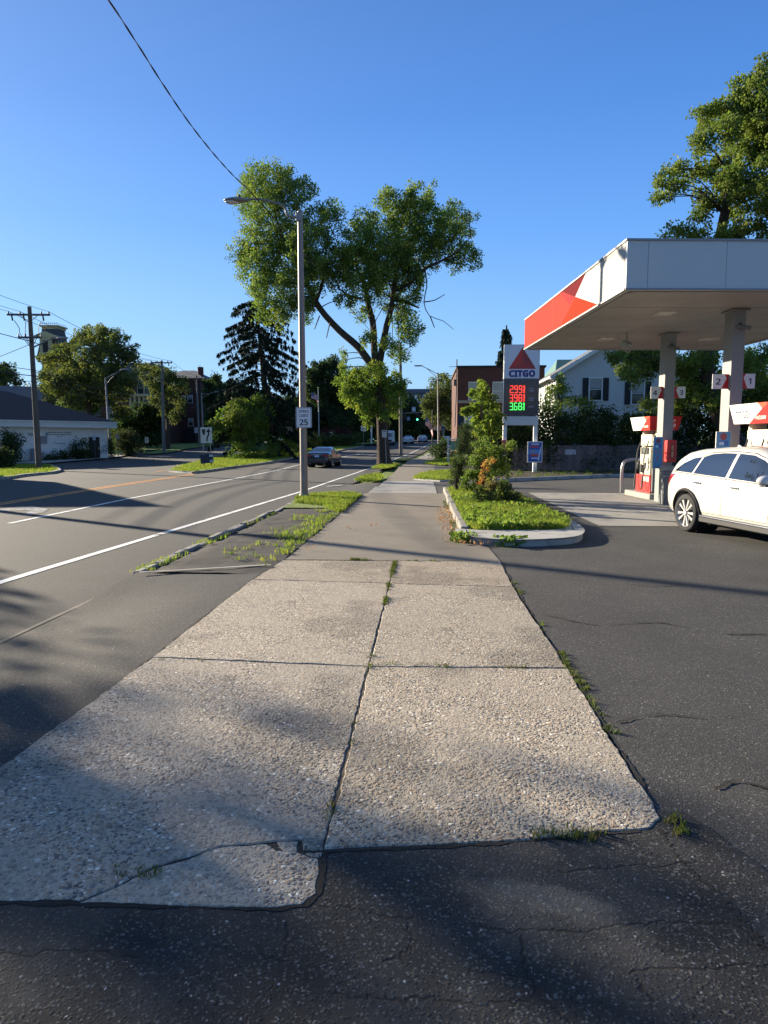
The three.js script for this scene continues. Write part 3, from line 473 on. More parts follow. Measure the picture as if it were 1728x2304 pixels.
// the big maple at the kerb, its trunk forking into three limbs
{
  const z = -49.2, q = (x, y) => [480 + x * 0.3858, 340 + y * 0.3858], w = (x, y) => [760 + x * 0.1808, 740 + y * 0.1808];
  const base = G(866, 1048);
  const t = thing('maple_tree', 'large maple with a forked trunk and split crown beside the kerb', 'tree');
  const A = (x, y, dz = 0) => AT(...q(x, y), z + dz), B = (x, y, dz = 0) => AT(...w(x, y), z + dz);
  const trunk = [V(base.x, base.y - 0.3, z), B(575, 1640), B(560, 1400), B(545, 1100), B(520, 800), B(490, 560), B(470, 430)];
  const flare = tube(trunk, [0.78, 0.54, 0.43, 0.39, 0.37, 0.36, 0.36], 12, 4);
  const left = [B(490, 520), B(380, 390), B(250, 220), B(20, 20), A(620, 915, 0.5), A(560, 800, 1), A(470, 640, 1.2), A(380, 430, 1), A(330, 250, 0.7)];
  const mid = [B(490, 540), A(940, 1180), A(930, 1000, -0.5), A(905, 900, -0.8), A(880, 780, -1.3), A(830, 650, -1.8), A(880, 480, -2)];
  const right = [B(500, 540), A(975, 1200), A(1010, 1020, 0.3), A(1040, 900, 0.5), A(1060, 720, 0.6), A(1080, 520, 0.4), A(1120, 330, 0)];
  const r2 = [A(1050, 820, 0.5), A(1150, 770, 1), A(1230, 690, 1.4), A(1320, 645, 1.7), A(1420, 590, 1.8), A(1500, 500, 1.5)], r3 = [A(1040, 860, 0.5), A(1120, 880, 0), A(1200, 915, -0.6)], r4 = [A(600, 880, 0.6), A(640, 760, 0), A(660, 560, -0.8), A(680, 420, -1)], r5 = [A(870, 860, -1), A(800, 850, -0.5), A(730, 800, 0.4)];
  const dead = [[A(1235, 690, 1.4), A(1245, 790, 1.5), A(1228, 880, 1.5), A(1260, 960, 1.6), A(1340, 990, 1.6), A(1400, 1040, 1.6)], [A(1228, 880, 1.5), A(1290, 870, 1.6), A(1350, 835, 1.7)], [A(1265, 965, 1.6), A(1290, 1030, 1.6)], [A(430, 230, 0.8), A(440, 130, 0.8), A(465, 90, 0.8)], [A(620, 960, 0.4), A(590, 1040, 0.4)], [A(680, 1000, 0.4), A(660, 1090, 0.5)]];
  const P = [[320, 190, 125], [240, 190, 75], [400, 170, 80], [250, 320, 110], [450, 270, 110], [540, 195, 45], [330, 470, 150], [230, 560, 100], [190, 620, 70], [270, 690, 110], [460, 480, 130], [470, 640, 150], [610, 420, 90], [680, 350, 60], [735, 375, 30], [570, 560, 110], [350, 790, 120], [480, 800, 110], [600, 740, 100], [320, 930, 85], [420, 930, 60], [240, 800, 60], [560, 890, 60], [540, 980, 30],
    [780, 540, 100], [880, 430, 80], [950, 540, 140], [1050, 290, 80], [1100, 370, 110], [1190, 270, 80], [1240, 310, 60], [1100, 500, 130], [1270, 420, 120], [1380, 400, 80], [1470, 420, 65], [1400, 520, 100], [1490, 610, 60], [1400, 650, 50], [1530, 660, 35], [1000, 640, 140], [1180, 620, 120], [1280, 540, 90], [840, 660, 110], [740, 620, 70], [760, 760, 70], [880, 800, 95], [1060, 760, 110], [1180, 770, 60], [1080, 900, 80], [1180, 850, 50], [1120, 1010, 75], [1150, 1080, 55], [1040, 1130, 60], [860, 950, 50], [770, 880, 55], [900, 1090, 45], [1080, 1190, 50], [560, 660, 90], [640, 660, 70], [690, 690, 60], [500, 900, 60], [950, 720, 80], [1120, 690, 80]];
  const rnd = rngOf(3), up = P.map(([x, y, r]) => cl(...q(x, y), r * 0.3858 * 1.02, z, (rnd() - 0.5) * 5));
  const S = [[120, 640, 110], [260, 560, 120], [420, 560, 110], [580, 600, 110], [700, 640, 90], [90, 780, 80], [250, 740, 140], [430, 740, 150], [620, 760, 140], [760, 760, 80], [150, 900, 90], [330, 880, 110], [560, 900, 120], [740, 900, 80], [820, 680, 50], [390, 1080, 60], [370, 1190, 45], [720, 1060, 40], [640, 1000, 60], [60, 300, 30], [70, 390, 35], [60, 480, 40], [480, 1000, 80], [580, 1060, 50], [300, 1000, 70], [500, 480, 60]];
  const lo = S.map(([x, y, r]) => cl(...w(x, y), r * 0.1808, z, (rnd() - 0.5) * 3.2));
  const nodes = [...left.slice(4), ...mid.slice(3), ...right.slice(3), ...r2, ...r3, ...r4, ...r5, ...left.slice(4).map((p, i) => p.clone().lerp(left[Math.min(8, 5 + i)], 0.5))];
  part('trunk', [flare, tube(left, [0.27, 0.28, 0.26, 0.24, 0.21, 0.16, 0.11, 0.07, 0.03], 9, 3), tube(mid, [0.25, 0.25, 0.23, 0.2, 0.15, 0.09, 0.05], 9, 3), tube(right, [0.26, 0.25, 0.22, 0.18, 0.13, 0.08, 0.04], 9, 3), tube(r2, [0.12, 0.11, 0.1, 0.08, 0.06, 0.02], 6, 3), tube(r3, [0.15, 0.12, 0.05], 6, 3), tube(r4, [0.13, 0.1, 0.07, 0.03], 6, 3), tube(r5, [0.1, 0.08, 0.05], 6, 3), ...dead.map((d) => tube(d, d.map((_, i) => 0.035 * (1 - i / d.length) + 0.012), 4, 2)), ...limbsTo(up, nodes, 5, 0.045), ...limbsTo(lo, trunk.slice(3), 6, 0.05)], M.bark, t, true);
  foliage(t, up, { seed: 91, geo: SP.big, per: 190, sub: 30, tight: 0.5, tints: [[0.13, 0.205, 0.034], [0.18, 0.26, 0.038], [0.09, 0.155, 0.03], [0.24, 0.31, 0.05]] });
  foliage(t, lo, { seed: 92, name: 'sucker_foliage', geo: SP.big, per: 330, sub: 12, tints: [[0.19, 0.27, 0.03], [0.23, 0.30, 0.034], [0.13, 0.21, 0.026]] });
}
// a generic broad-leaved tree from clumps placed on the photograph
function leafyTree(name, label, baseP, clumps, o) {
  const t = thing(name, label, 'tree', null, 0, o.group), top = clumps.reduce((a, c) => (c.c.y > a.y ? c.c : a), clumps[0].c), mid = clumps.reduce((a, c) => a.add(c.c), V(0, 0, 0)).divideScalar(clumps.length);
  const sk = [baseP.clone().add(V(0, -0.2, 0)), baseP.clone().lerp(V(mid.x, baseP.y + (mid.y - baseP.y) * 0.35, mid.z), 1), mid.clone().lerp(top, 0.2), mid.clone().lerp(top, 0.7)], R = o.r || 0.3;
  const nodes = new THREE.CatmullRomCurve3(sk).getPoints(14).slice(5);
  part('trunk', [tube(sk, [R * 1.25, R, R * 0.6, R * 0.15], 8, 4), ...limbsTo(clumps, nodes, o.seed + 1, R * 0.11)], o.bark || M.bark, t, true);
  
  foliage(t, clumps, o);
  return t;
}
const OLIVE = [[0.12, 0.15, 0.03], [0.16, 0.185, 0.034], [0.09, 0.12, 0.026], [0.075, 0.10, 0.028]];
{ // maple across the street in front of the mansion
  const z = -80, q = (x, y) => [x * 0.2411, 640 + y * 0.2411], rnd = rngOf(12);
  const c = [[930, 420, 70], [800, 480, 100], [1000, 500, 110], [1110, 530, 90], [700, 540, 90], [580, 640, 90], [1180, 640, 100], [1230, 720, 60], [880, 600, 150], [1020, 700, 160], [700, 720, 150], [500, 720, 100], [430, 760, 60], [430, 880, 80], [520, 900, 120], [680, 900, 150], [850, 860, 160], [1050, 880, 150], [1200, 860, 90], [420, 1000, 60], [520, 1060, 90], [660, 1080, 110], [820, 1060, 120], [980, 1020, 120], [1150, 1000, 100], [900, 1170, 60], [1100, 1150, 90], [1170, 1220, 50], [560, 1130, 50], [760, 1150, 60]].map(([x, y, r]) => cl(...q(x, y), r * 0.2411 * 0.93, z, (rnd() - 0.5) * 7));
  leafyTree('maple_tree', 'broad olive green maple in front of the mansion tower', V(AT(232, 960, z).x, gy(z), z), c, { seed: 130, geo: SP.mid, per: 110, sub: 9, tight: 0.75, tints: OLIVE, r: 0.32 });
  const c2 = [[1350, 800, 60], [1450, 800, 70], [1560, 860, 80], [1640, 900, 70], [1400, 900, 70], [1480, 960, 90], [1600, 1030, 90], [1660, 1130, 70], [1560, 1180, 70], [1650, 1230, 60], [1700, 1160, 45], [1450, 1080, 60], [1720, 960, 60]].map(([x, y, r]) => cl(...q(x, y), r * 0.2411, -88, (rnd() - 0.5) * 6));
  leafyTree('maple_tree', 'smaller green tree behind the second utility pole', V(AT(376, 960, -88).x, gy(-88), -88), c2, { seed: 140, geo: SP.mid, per: 65, sub: 5, tints: [...OLIVE, [0.12, 0.15, 0.02]], r: 0.25 });
  const c3 = [[0, 830, 90], [80, 800, 70], [130, 860, 60], [60, 900, 90], [170, 930, 50], [-60, 900, 100], [-90, 820, 80]].map(([x, y, r]) => cl(...q(x, y), r * 0.2411, -90, (rnd() - 0.5) * 4));
  leafyTree('maple_tree', 'dark leafy tree behind the brick gable', V(AT(10, 960, -90).x, gy(-90), -90), c3, { seed: 150, geo: SP.mid, per: 80, sub: 5, tints: DEEP, r: 0.3 });
  const c4 = [[1300, 1200, 110], [1200, 1300, 110], [1350, 1320, 110], [1420, 1180, 90], [1250, 1420, 90], [1380, 1440, 90], [1100, 1330, 80], [1480, 1300, 80], [1100, 1430, 70], [1450, 1420, 60]].map(([x, y, r]) => cl(...q(x, y), r * 0.2411, -95, (rnd() - 0.5) * 4));
  leafyTree('yew_tree', 'dark evergreen mass beyond the side road', V(AT(310, 990, -95).x, gy(-95), -95), c4, { seed: 160, geo: SP.far, per: 75, sub: 5, tints: DEEP, r: 0.25 });
}
{ // lit bushy tree on the median in front of the spruce, dark trees behind
  const q = (x, y) => [400 + x * 0.2411, 640 + y * 0.2411], rnd = rngOf(22), z = -62;
  const c = [[560, 1120, 60], [500, 1160, 70], [650, 1130, 80], [760, 1110, 70], [440, 1260, 80], [560, 1250, 110], [700, 1220, 110], [380, 1330, 70], [340, 1290, 40], [480, 1380, 90], [620, 1360, 110], [750, 1330, 90], [400, 1430, 50], [560, 1450, 70], [810, 1230, 60], [690, 1440, 80], [790, 1420, 60]].map(([x, y, r]) => cl(...q(x, y), r * 0.2411 * 0.95, z, (rnd() - 0.5) * 3));
  leafyTree('crabapple_tree', 'low bushy sunlit tree in front of the spruce', V(AT(560, 1020, z).x, gy(z), z), c, { seed: 170, geo: SP.mid, per: 110, sub: 9, tints: [...GREENS, [0.12, 0.15, 0.025]], r: 0.16 });
  const d = [[880, 640 + 200, 0]];
  const c2 = [[1330, 790, 90], [1430, 770, 80], [1260, 850, 90], [1500, 800, 80], [1380, 900, 130], [1260, 980, 110], [1500, 950, 120], [1330, 1080, 130], [1480, 1100, 130], [1260, 1180, 110], [1400, 1240, 130], [1550, 1200, 110], [1280, 1290, 80], [1500, 1320, 90]].map(([x, y, r]) => cl(...q(x, y), r * 0.2411, -122, (rnd() - 0.5) * 6));
  leafyTree('linden_tree', 'rounded dark tree behind the flagpole', V(AT(740, 990, -122).x, gy(-122), -122), c2, { seed: 180, geo: SP.far, per: 75, sub: 5, tints: DEEP, r: 0.4 });
  const c3 = [[300, 930, 60], [380, 900, 60], [300, 1030, 80], [420, 1010, 100], [540, 1000, 100], [660, 1040, 100], [340, 1150, 90], [300, 1270, 70], [460, 1130, 100], [600, 1130, 110], [720, 1150, 110], [840, 1100, 100], [900, 1180, 100], [1000, 1180, 90], [1080, 1120, 80], [900, 1300, 100], [1050, 1300, 90], [340, 1380, 70]].map(([x, y, r]) => cl(...q(x, y), r * 0.2411, -112, (rnd() - 0.5) * 6));
  leafyTree('linden_tree', 'dark tree row rising behind the spruce', V(AT(540, 990, -112).x, gy(-112), -112), c3, { seed: 190, geo: SP.far, per: 70, sub: 4, tints: DEEP, r: 0.4 });
}
{ // far trees closing the street
  const rnd = rngOf(33);
  const mk = (label, u, v0, v1, w, z, seed, tints, name = 'linden_tree') => { const c = []; const n = 14; for (let i = 0; i < n; i++) { const f = i / (n - 1), ww = w * Math.sin(Math.PI * (0.2 + 0.68 * (1 - f))); c.push(cl(u + (rnd() - 0.5) * ww * 1.5, lerp(v0 + w * 0.3, v1 - w * 0.35, f), w * (0.34 + 0.14 * rnd()), z, (rnd() - 0.5) * 5)); } leafyTree(name, label, V(AT(u, 990, z).x, gy(z), z), c, { seed, geo: SP.far, per: 75, sub: 5, tints, r: 0.35, group: 'trees closing the far end of the street' }); };
  mk('dark tree filling the gap behind the traffic signal', 900, 925, 998, 70, -172, 210, DEEP); mk('dark tree filling the gap behind the traffic signal', 952, 930, 998, 60, -176, 213, DEEP); mk('dark tree straight behind the trunk of the big maple', 845, 870, 998, 90, -150, 216, DEEP); mk('dark tree filling the gap behind the traffic signal', 1005, 930, 998, 70, -178, 219, DEEP);
  mk('dark tree beyond the clipped hedge of the park lawn', 800, 880, 995, 80, -132, 222, DEEP);
  mk('dark tree between the tall spruce and the flagpole', 660, 900, 995, 80, -128, 225, DEEP);
  const z = -96, q = (x, y) => [760 + x * 0.1808, 740 + y * 0.1808];
  const c = [[1220, 650, 60], [1300, 640, 60], [1390, 650, 60], [1200, 760, 80], [1300, 760, 90], [1400, 760, 80], [1130, 900, 80], [1250, 880, 100], [1380, 880, 90], [1090, 960, 50], [1180, 1000, 100], [1300, 1010, 100], [1400, 1020, 80], [1130, 1100, 60], [1250, 1130, 70], [1360, 1140, 70], [1200, 1180, 40], [1440, 1190, 60], [1340, 590, 25]].map(([x, y, r]) => cl(...q(x, y), r * 0.1808, z, (rnd() - 0.5) * 4));
  leafyTree('maple_tree', 'street tree behind the far lamp post beside brick building', V(AT(1003, 990, z).x, gy(z), z), c, { seed: 230, geo: SP.mid, per: 75, sub: 6, tints: [...OLIVE, [0.09, 0.13, 0.025]], r: 0.2 });
}
// conifers
function spruce(label, x, z, H, R, seed, o = {}) {
  const t = thing('spruce_tree', label, 'tree'), rnd = rngOf(seed), y0 = gy(z), wood = [], places = [], e = new THREE.Euler();
  wood.push(tube([V(x, y0 - 0.2, z), V(x - 0.05 * H * (o.lean || 0), y0 + H * 0.5, z), V(x - 0.1 * H * (o.lean || 0), y0 + H, z)], [0.026 * H, 0.017 * H, 0.006 * H], 8, 6));
  for (let k = 0; k < (o.n || 150); k++) {
    const f = 0.1 + 0.88 * (k + rnd()) / (o.n || 150), a = k * 2.399 + rnd(), L = R * (o.profile ? o.profile(f) : Math.pow(1 - f, 0.75) * (0.75 + 0.25 * smooth(0, 0.2, f))) * (0.65 + 0.5 * rnd());
    const b = V(x - 0.1 * H * f * (o.lean || 0), y0 + H * f, z), out = V(Math.cos(a), 0, Math.sin(a)), pts = [], n = 5;
    for (let i = 0; i <= n; i++) { const s = i / n; pts.push(b.clone().addScaledVector(out, L * s).add(V(0, L * ((o.rise ?? 0.1) * s - (o.droop ?? 0.62) * s * s + 0.2 * s ** 4), 0))); }
    wood.push(tube(pts, pts.map((_, i) => 0.045 * (1 - i / (n + 0.3)) + 0.008), 4));
    const cv = new THREE.CatmullRomCurve3(pts), m = Math.ceil(L * (o.twigs || 9));
    for (let i = 0; i < m; i++) { const s = 0.15 + 0.85 * rnd(), p = cv.getPoint(s), w = (o.spread || 0.42) * (1 - 0.55 * s); p.add(V((rnd() - 0.5) * w * 2, -rnd() * (o.hang ?? 0.55), (rnd() - 0.5) * w * 2)); e.set((rnd() - 0.5) * 0.9, rnd() * 6.28, (rnd() - 0.5) * 0.9); const g = 0.7 + 0.6 * rnd(); places.push([p, new THREE.Quaternion().setFromEuler(e), 0.7 + 0.7 * rnd(), [0.02 * g, 0.034 * g, 0.019 * g]]); }
  }
  part('trunk', wood, M.barkDark, t, true);
  scatterMesh('crown', t, o.geo, M.needle, places);
  return t;
}
const needleSprig = (() => { const rnd = rngOf(9), out = []; for (let i = 0; i < 6; i++) { const x = (rnd() - 0.5) * 0.2, z = (rnd() - 0.5) * 0.2, l = 0.34 + 0.3 * rnd(), w = 0.05 + 0.03 * rnd(), a = rnd() * 6.28, dx = Math.cos(a) * w, dz = Math.sin(a) * w, sx = (rnd() - 0.5) * 0.3, sz = (rnd() - 0.5) * 0.3; out.push([[x - dx, 0, z - dz], [x + sx * 0.5, -l * 0.6, z + sz * 0.5], [x + dx, 0.03, z + dz]], [[x + dx, 0.03, z + dz], [x + sx * 0.5 - dx * 0.6, -l * 0.5, z + sz * 0.5 - dz * 0.6], [x + sx, -l, z + sz]]); } return prep(tris(out)); })();
{ const z = -66, a = AT(612, 1000, z), b = AT(568, 667, z); spruce('tall dark spruce with drooping branches on the median', a.x, z, b.y - gy(z), 6.3, 55, { n: 128, geo: needleSprig.clone().scale(0.8, 0.75, 0.8), lean: 0.9, twigs: 11, hang: 0.2, spread: 0.1, droop: 0.7, rise: 0.22, profile: (f) => (f < 0.9 ? 0.36 + 0.66 * Math.pow(1 - f, 0.8) * 1.0 : 0.42) * (f < 0.2 ? 0.75 + f : 1) }); }
{ const z = -98, a = AT(1135, 990, z), b = AT(1137, 732, z); spruce('narrow dark spruce behind the brick building', a.x, z, b.y - gy(z), 3.0, 66, { n: 160, geo: needleSprig.clone().scale(1.5, 1.5, 1.5), twigs: 9, hang: 0.4, spread: 0.5, droop: 0.35 }); }
// tree behind the station: its crown stands above the canopy and hangs before the white house
{
  const z = -36, q = (x, y) => [1428 + x * 0.2079, 100 + y * 0.2079], rnd = rngOf(44), c = [];
  for (const [x, y, r] of [[1400, 200, 50], [1430, 330, 80], [1180, 450, 90], [1330, 500, 110], [1120, 560, 60], [880, 690, 70], [720, 720, 60], [1000, 680, 100], [1180, 700, 130], [1350, 750, 150], [840, 850, 90], [720, 930, 60], [1000, 900, 110], [660, 1050, 60], [800, 1060, 80], [980, 1100, 90], [1250, 950, 130], [1400, 1050, 150], [1150, 1200, 120], [650, 1190, 40], [420, 1350, 60], [540, 1400, 80], [330, 1400, 50], [700, 1380, 90], [880, 1350, 110], [1080, 1400, 110], [350, 1620, 60], [290, 1500, 55], [220, 1680, 40], [450, 1550, 70], [720, 1620, 70], [1000, 1560, 110], [1250, 1500, 140], [700, 1800, 90], [880, 1720, 90], [1060, 1800, 80], [1180, 1680, 100], [420, 2030, 60], [560, 2060, 70], [720, 2040, 60], [330, 2080, 40], [960, 2030, 80], [1130, 2020, 90], [1330, 1950, 110], [1450, 1700, 120], [1500, 1350, 160], [1560, 1000, 170], [1600, 600, 150], [1750, 800, 200], [1750, 1200, 220], [1700, 1600, 200], [1900, 1500, 220], [1950, 1000, 220], [1650, 1950, 160], [1900, 1900, 200], [2100, 1300, 200]]) c.push(cl(...q(x, y), r * 0.2079 * 1.15, z, (rnd() - 0.5) * 4.5));
  const q6 = (x, y) => [1328 + x * 0.2411, 720 + y * 0.2411];
  for (const [x, y, r] of [[230, 350, 70], [330, 320, 80], [420, 380, 90], [330, 450, 70], [400, 520, 80], [540, 350, 110], [520, 480, 90], [620, 440, 80], [880, 420, 110], [1000, 380, 110], [1100, 330, 90], [950, 560, 100], [1080, 540, 110], [1180, 640, 90], [880, 680, 90], [1000, 720, 100], [1140, 800, 90], [860, 800, 60], [1500, 500, 150], [1600, 380, 130], [1600, 650, 140], [1480, 750, 120], [1500, 360, 90], [560, 760, 70], [620, 720, 50]]) c.push(cl(...q6(x, y), r * 0.2411 * 0.95, z - 1.5, (rnd() - 0.5) * 4));
  leafyTree('maple_tree', 'tall maple rising behind the station canopy', V(18.6, gy(z), z - 2), c, { seed: 240, geo: SP.big, per: 330, sub: 28, tight: 0.6, tints: [[0.14, 0.2, 0.028], [0.18, 0.24, 0.03], [0.10, 0.155, 0.024], [0.16, 0.215, 0.03]], r: 0.36 });
}
// trees across the street outside the frame: their crowns shade the foreground
{
  const rnd = rngOf(71);
  const mk = (label, x, z, H, r, n, seed, per = 95) => { const c = []; for (let i = 0; i < n; i++) { const a = rnd() * 6.28, f = rnd(), rr = r * Math.sqrt(rnd()) * Math.sin(Math.PI * (0.15 + 0.75 * f)); c.push({ c: V(x + Math.cos(a) * rr, gy(z) + H * (0.24 + 0.72 * f), z + Math.sin(a) * rr), r: r * (0.2 + 0.13 * rnd()), sy: 0.85 }); } leafyTree('maple_tree', label, V(x, gy(z), z), c, { seed, geo: SP.mid, per, sub: 6, r: 0.3 }); };
  mk('spreading maple on the corner lawn across the road', -28.4, -16.3, 13.5, 5.2, 25, 250, 54);
  mk('taller maple next to the corner house across the road', -31.6, -7.6, 15, 5.6, 38, 260);
  mk('rounded maple further back along the road', -26, 2, 13, 5, 28, 270);
}

// shrubs and hedges
function shrub(name, label, clumps, o) { const t = thing(name, label, o.category || 'shrub', null, 0, o.group); const lo = clumps.reduce((a, c) => (c.c.y < a.c.y ? c : a), clumps[0]); const b = o.base || V(lo.c.x, gy(lo.c.z), lo.c.z); part('stem', clumps.map((c) => tube([b.clone().add(V(0, -0.05, 0)), b.clone().lerp(c.c, 0.5).add(V(0, 0.1, 0)), c.c], [0.03, 0.02, 0.008], 5, 2)), M.barkDark, t, true);  foliage(t, clumps, { name: 'foliage', ...o }); return t; }
{
  const rnd = rngOf(81), q = (x, y) => [980 + x * 0.2411, 720 + y * 0.2411], s = 0.2411;
  const on = (list, z, spread) => list.map(([x, y, r]) => cl(...q(x, y), r * s, z, (rnd() - 0.5) * spread, 1));
  shrub('arborvitae', 'narrow dark arborvitae at the island end', on([[290, 1010, 45], [260, 1060, 50], [310, 1090, 60], [230, 1150, 55], [280, 1190, 70], [210, 1250, 60], [270, 1290, 75], [190, 1340, 55], [250, 1390, 75], [180, 1440, 50], [230, 1480, 60], [170, 1500, 40]], -20.9, 0.35), { seed: 300, geo: SP.tiny, per: 3000, sub: 70, tints: [[0.075, 0.115, 0.026], [0.05, 0.085, 0.022], [0.04, 0.068, 0.02]], base: V(0.98, gy(-20.9) + 0.1, -20.9) });
  shrub('forsythia_shrub', 'tall yellow green shrub between arborvitae and price sign', on([[430, 600, 22], [440, 660, 35], [420, 720, 45], [500, 730, 45], [350, 700, 30], [540, 790, 45], [450, 800, 60], [370, 820, 40], [310, 840, 30], [270, 855, 18], [430, 880, 65], [530, 890, 60], [560, 960, 45], [450, 970, 70], [370, 930, 45], [480, 1050, 70], [570, 1060, 50], [400, 1060, 55]], -21.4, 0.9), { seed: 310, geo: SP.shrubL, per: 560, sub: 40, tints: [[0.2, 0.29, 0.03], [0.26, 0.34, 0.034], [0.15, 0.225, 0.028]], base: V(1.75, gy(-21.4) + 0.1, -21.4) });
  shrub('mixed_shrub', 'green leafy shrub in the middle of the planted island', on([[420, 1150, 60], [390, 1240, 60], [460, 1250, 60], [360, 1340, 60], [320, 1420, 55], [380, 1450, 60], [300, 1540, 55], [360, 1560, 50], [560, 1330, 60], [620, 1280, 55], [660, 1200, 45], [700, 1150, 35], [600, 1400, 70], [540, 1440, 60], [660, 1430, 50], [510, 1200, 50], [570, 1230, 50]], -19.6, 0.9), { seed: 320, geo: SP.shrub, per: 950, sub: 50, tints: [[0.16, 0.24, 0.03], [0.22, 0.3, 0.034], [0.10, 0.165, 0.026]], base: V(1.5, gy(-19.6) + 0.1, -19.6) });
  shrub('mixed_shrub', 'shrub with orange and gold leaves on the island', on([[470, 1330, 16], [455, 1370, 18], [440, 1420, 20], [425, 1480, 20], [412, 1540, 16], [490, 1390, 16], [530, 1310, 14]], -18.4, 0.2), { seed: 330, geo: SP.tiny, per: 1500, sub: 70, tints: [[0.55, 0.2, 0.04], [0.6, 0.33, 0.07], [0.55, 0.42, 0.1], [0.3, 0.3, 0.05]], base: V(1.55, gy(-18.6) + 0.1, -18.6) });
  shrub('low_bush', 'low dense bush at the front of the planted island', on([[440, 1600, 60], [520, 1560, 60], [600, 1560, 70], [660, 1620, 70], [560, 1640, 90], [470, 1680, 70], [620, 1700, 80], [700, 1690, 60], [740, 1660, 40], [540, 1740, 70], [650, 1750, 60], [590, 1790, 50], [390, 1650, 50]], -17.0, 0.7), { seed: 340, geo: SP.shrub, per: 1200, sub: 60, tints: [[0.12, 0.17, 0.026], [0.17, 0.2, 0.034], [0.08, 0.12, 0.022], [0.18, 0.155, 0.05]], base: V(1.85, gy(-17) + 0.1, -17) });
  shrub('vine_shrub', 'leafy vine climbing beside the price sign and house', on([[1160, 560, 25], [1150, 620, 35], [1080, 640, 30], [1190, 640, 30], [1130, 700, 45], [1060, 720, 45], [1170, 740, 45], [1250, 780, 40], [1290, 760, 35], [1360, 790, 40], [1420, 800, 50], [1060, 820, 50], [1160, 830, 50]], -40.5, 1.4), { seed: 350, geo: SP.big, per: 200, sub: 18, tints: [[0.12, 0.19, 0.026], [0.17, 0.24, 0.03]], category: 'vine' });
}
function hedge(label, pts, rad, hgtTop, z0, o) { const c = []; const rnd = rngOf(o.seed); for (const [x, z] of pts) { const g = gy(z); for (let y = rad * 0.7; y < hgtTop; y += rad * 0.8) c.push({ c: V(x + (rnd() - 0.5) * rad * 0.6, g + y * (0.95 + 0.1 * rnd()), z + (rnd() - 0.5) * rad * 0.6), r: rad * (0.85 + 0.35 * rnd()), sy: 0.95 }); } return shrub(o.name || 'hedge', label, c, { tints: DEEP, geo: SP.big, per: 120, sub: 14, category: 'hedge', ...o }); }
const spanXZ = (x0, z0, x1, z1, step) => { const n = Math.max(1, Math.round(Math.hypot(x1 - x0, z1 - z0) / step)), out = []; for (let i = 0; i <= n; i++) out.push([lerp(x0, x1, i / n), lerp(z0, z1, i / n)]); return out; };
hedge('tall dark hedge in front of the white house', spanXZ(5.8, -40.2, 13.8, -40.6, 0.95), 0.95, 3.5, 0, { seed: 400 });
hedge('tall dark overgrown hedge behind the fuel pumps', spanXZ(14.6, -40, 27, -40.6, 1.2), 1.15, 4.6, 0, { seed: 410 });
hedge('dark hedge under the price sign', spanXZ(3.7, -40, 5.4, -40, 0.8), 0.85, 2.7, 0, { seed: 415 });
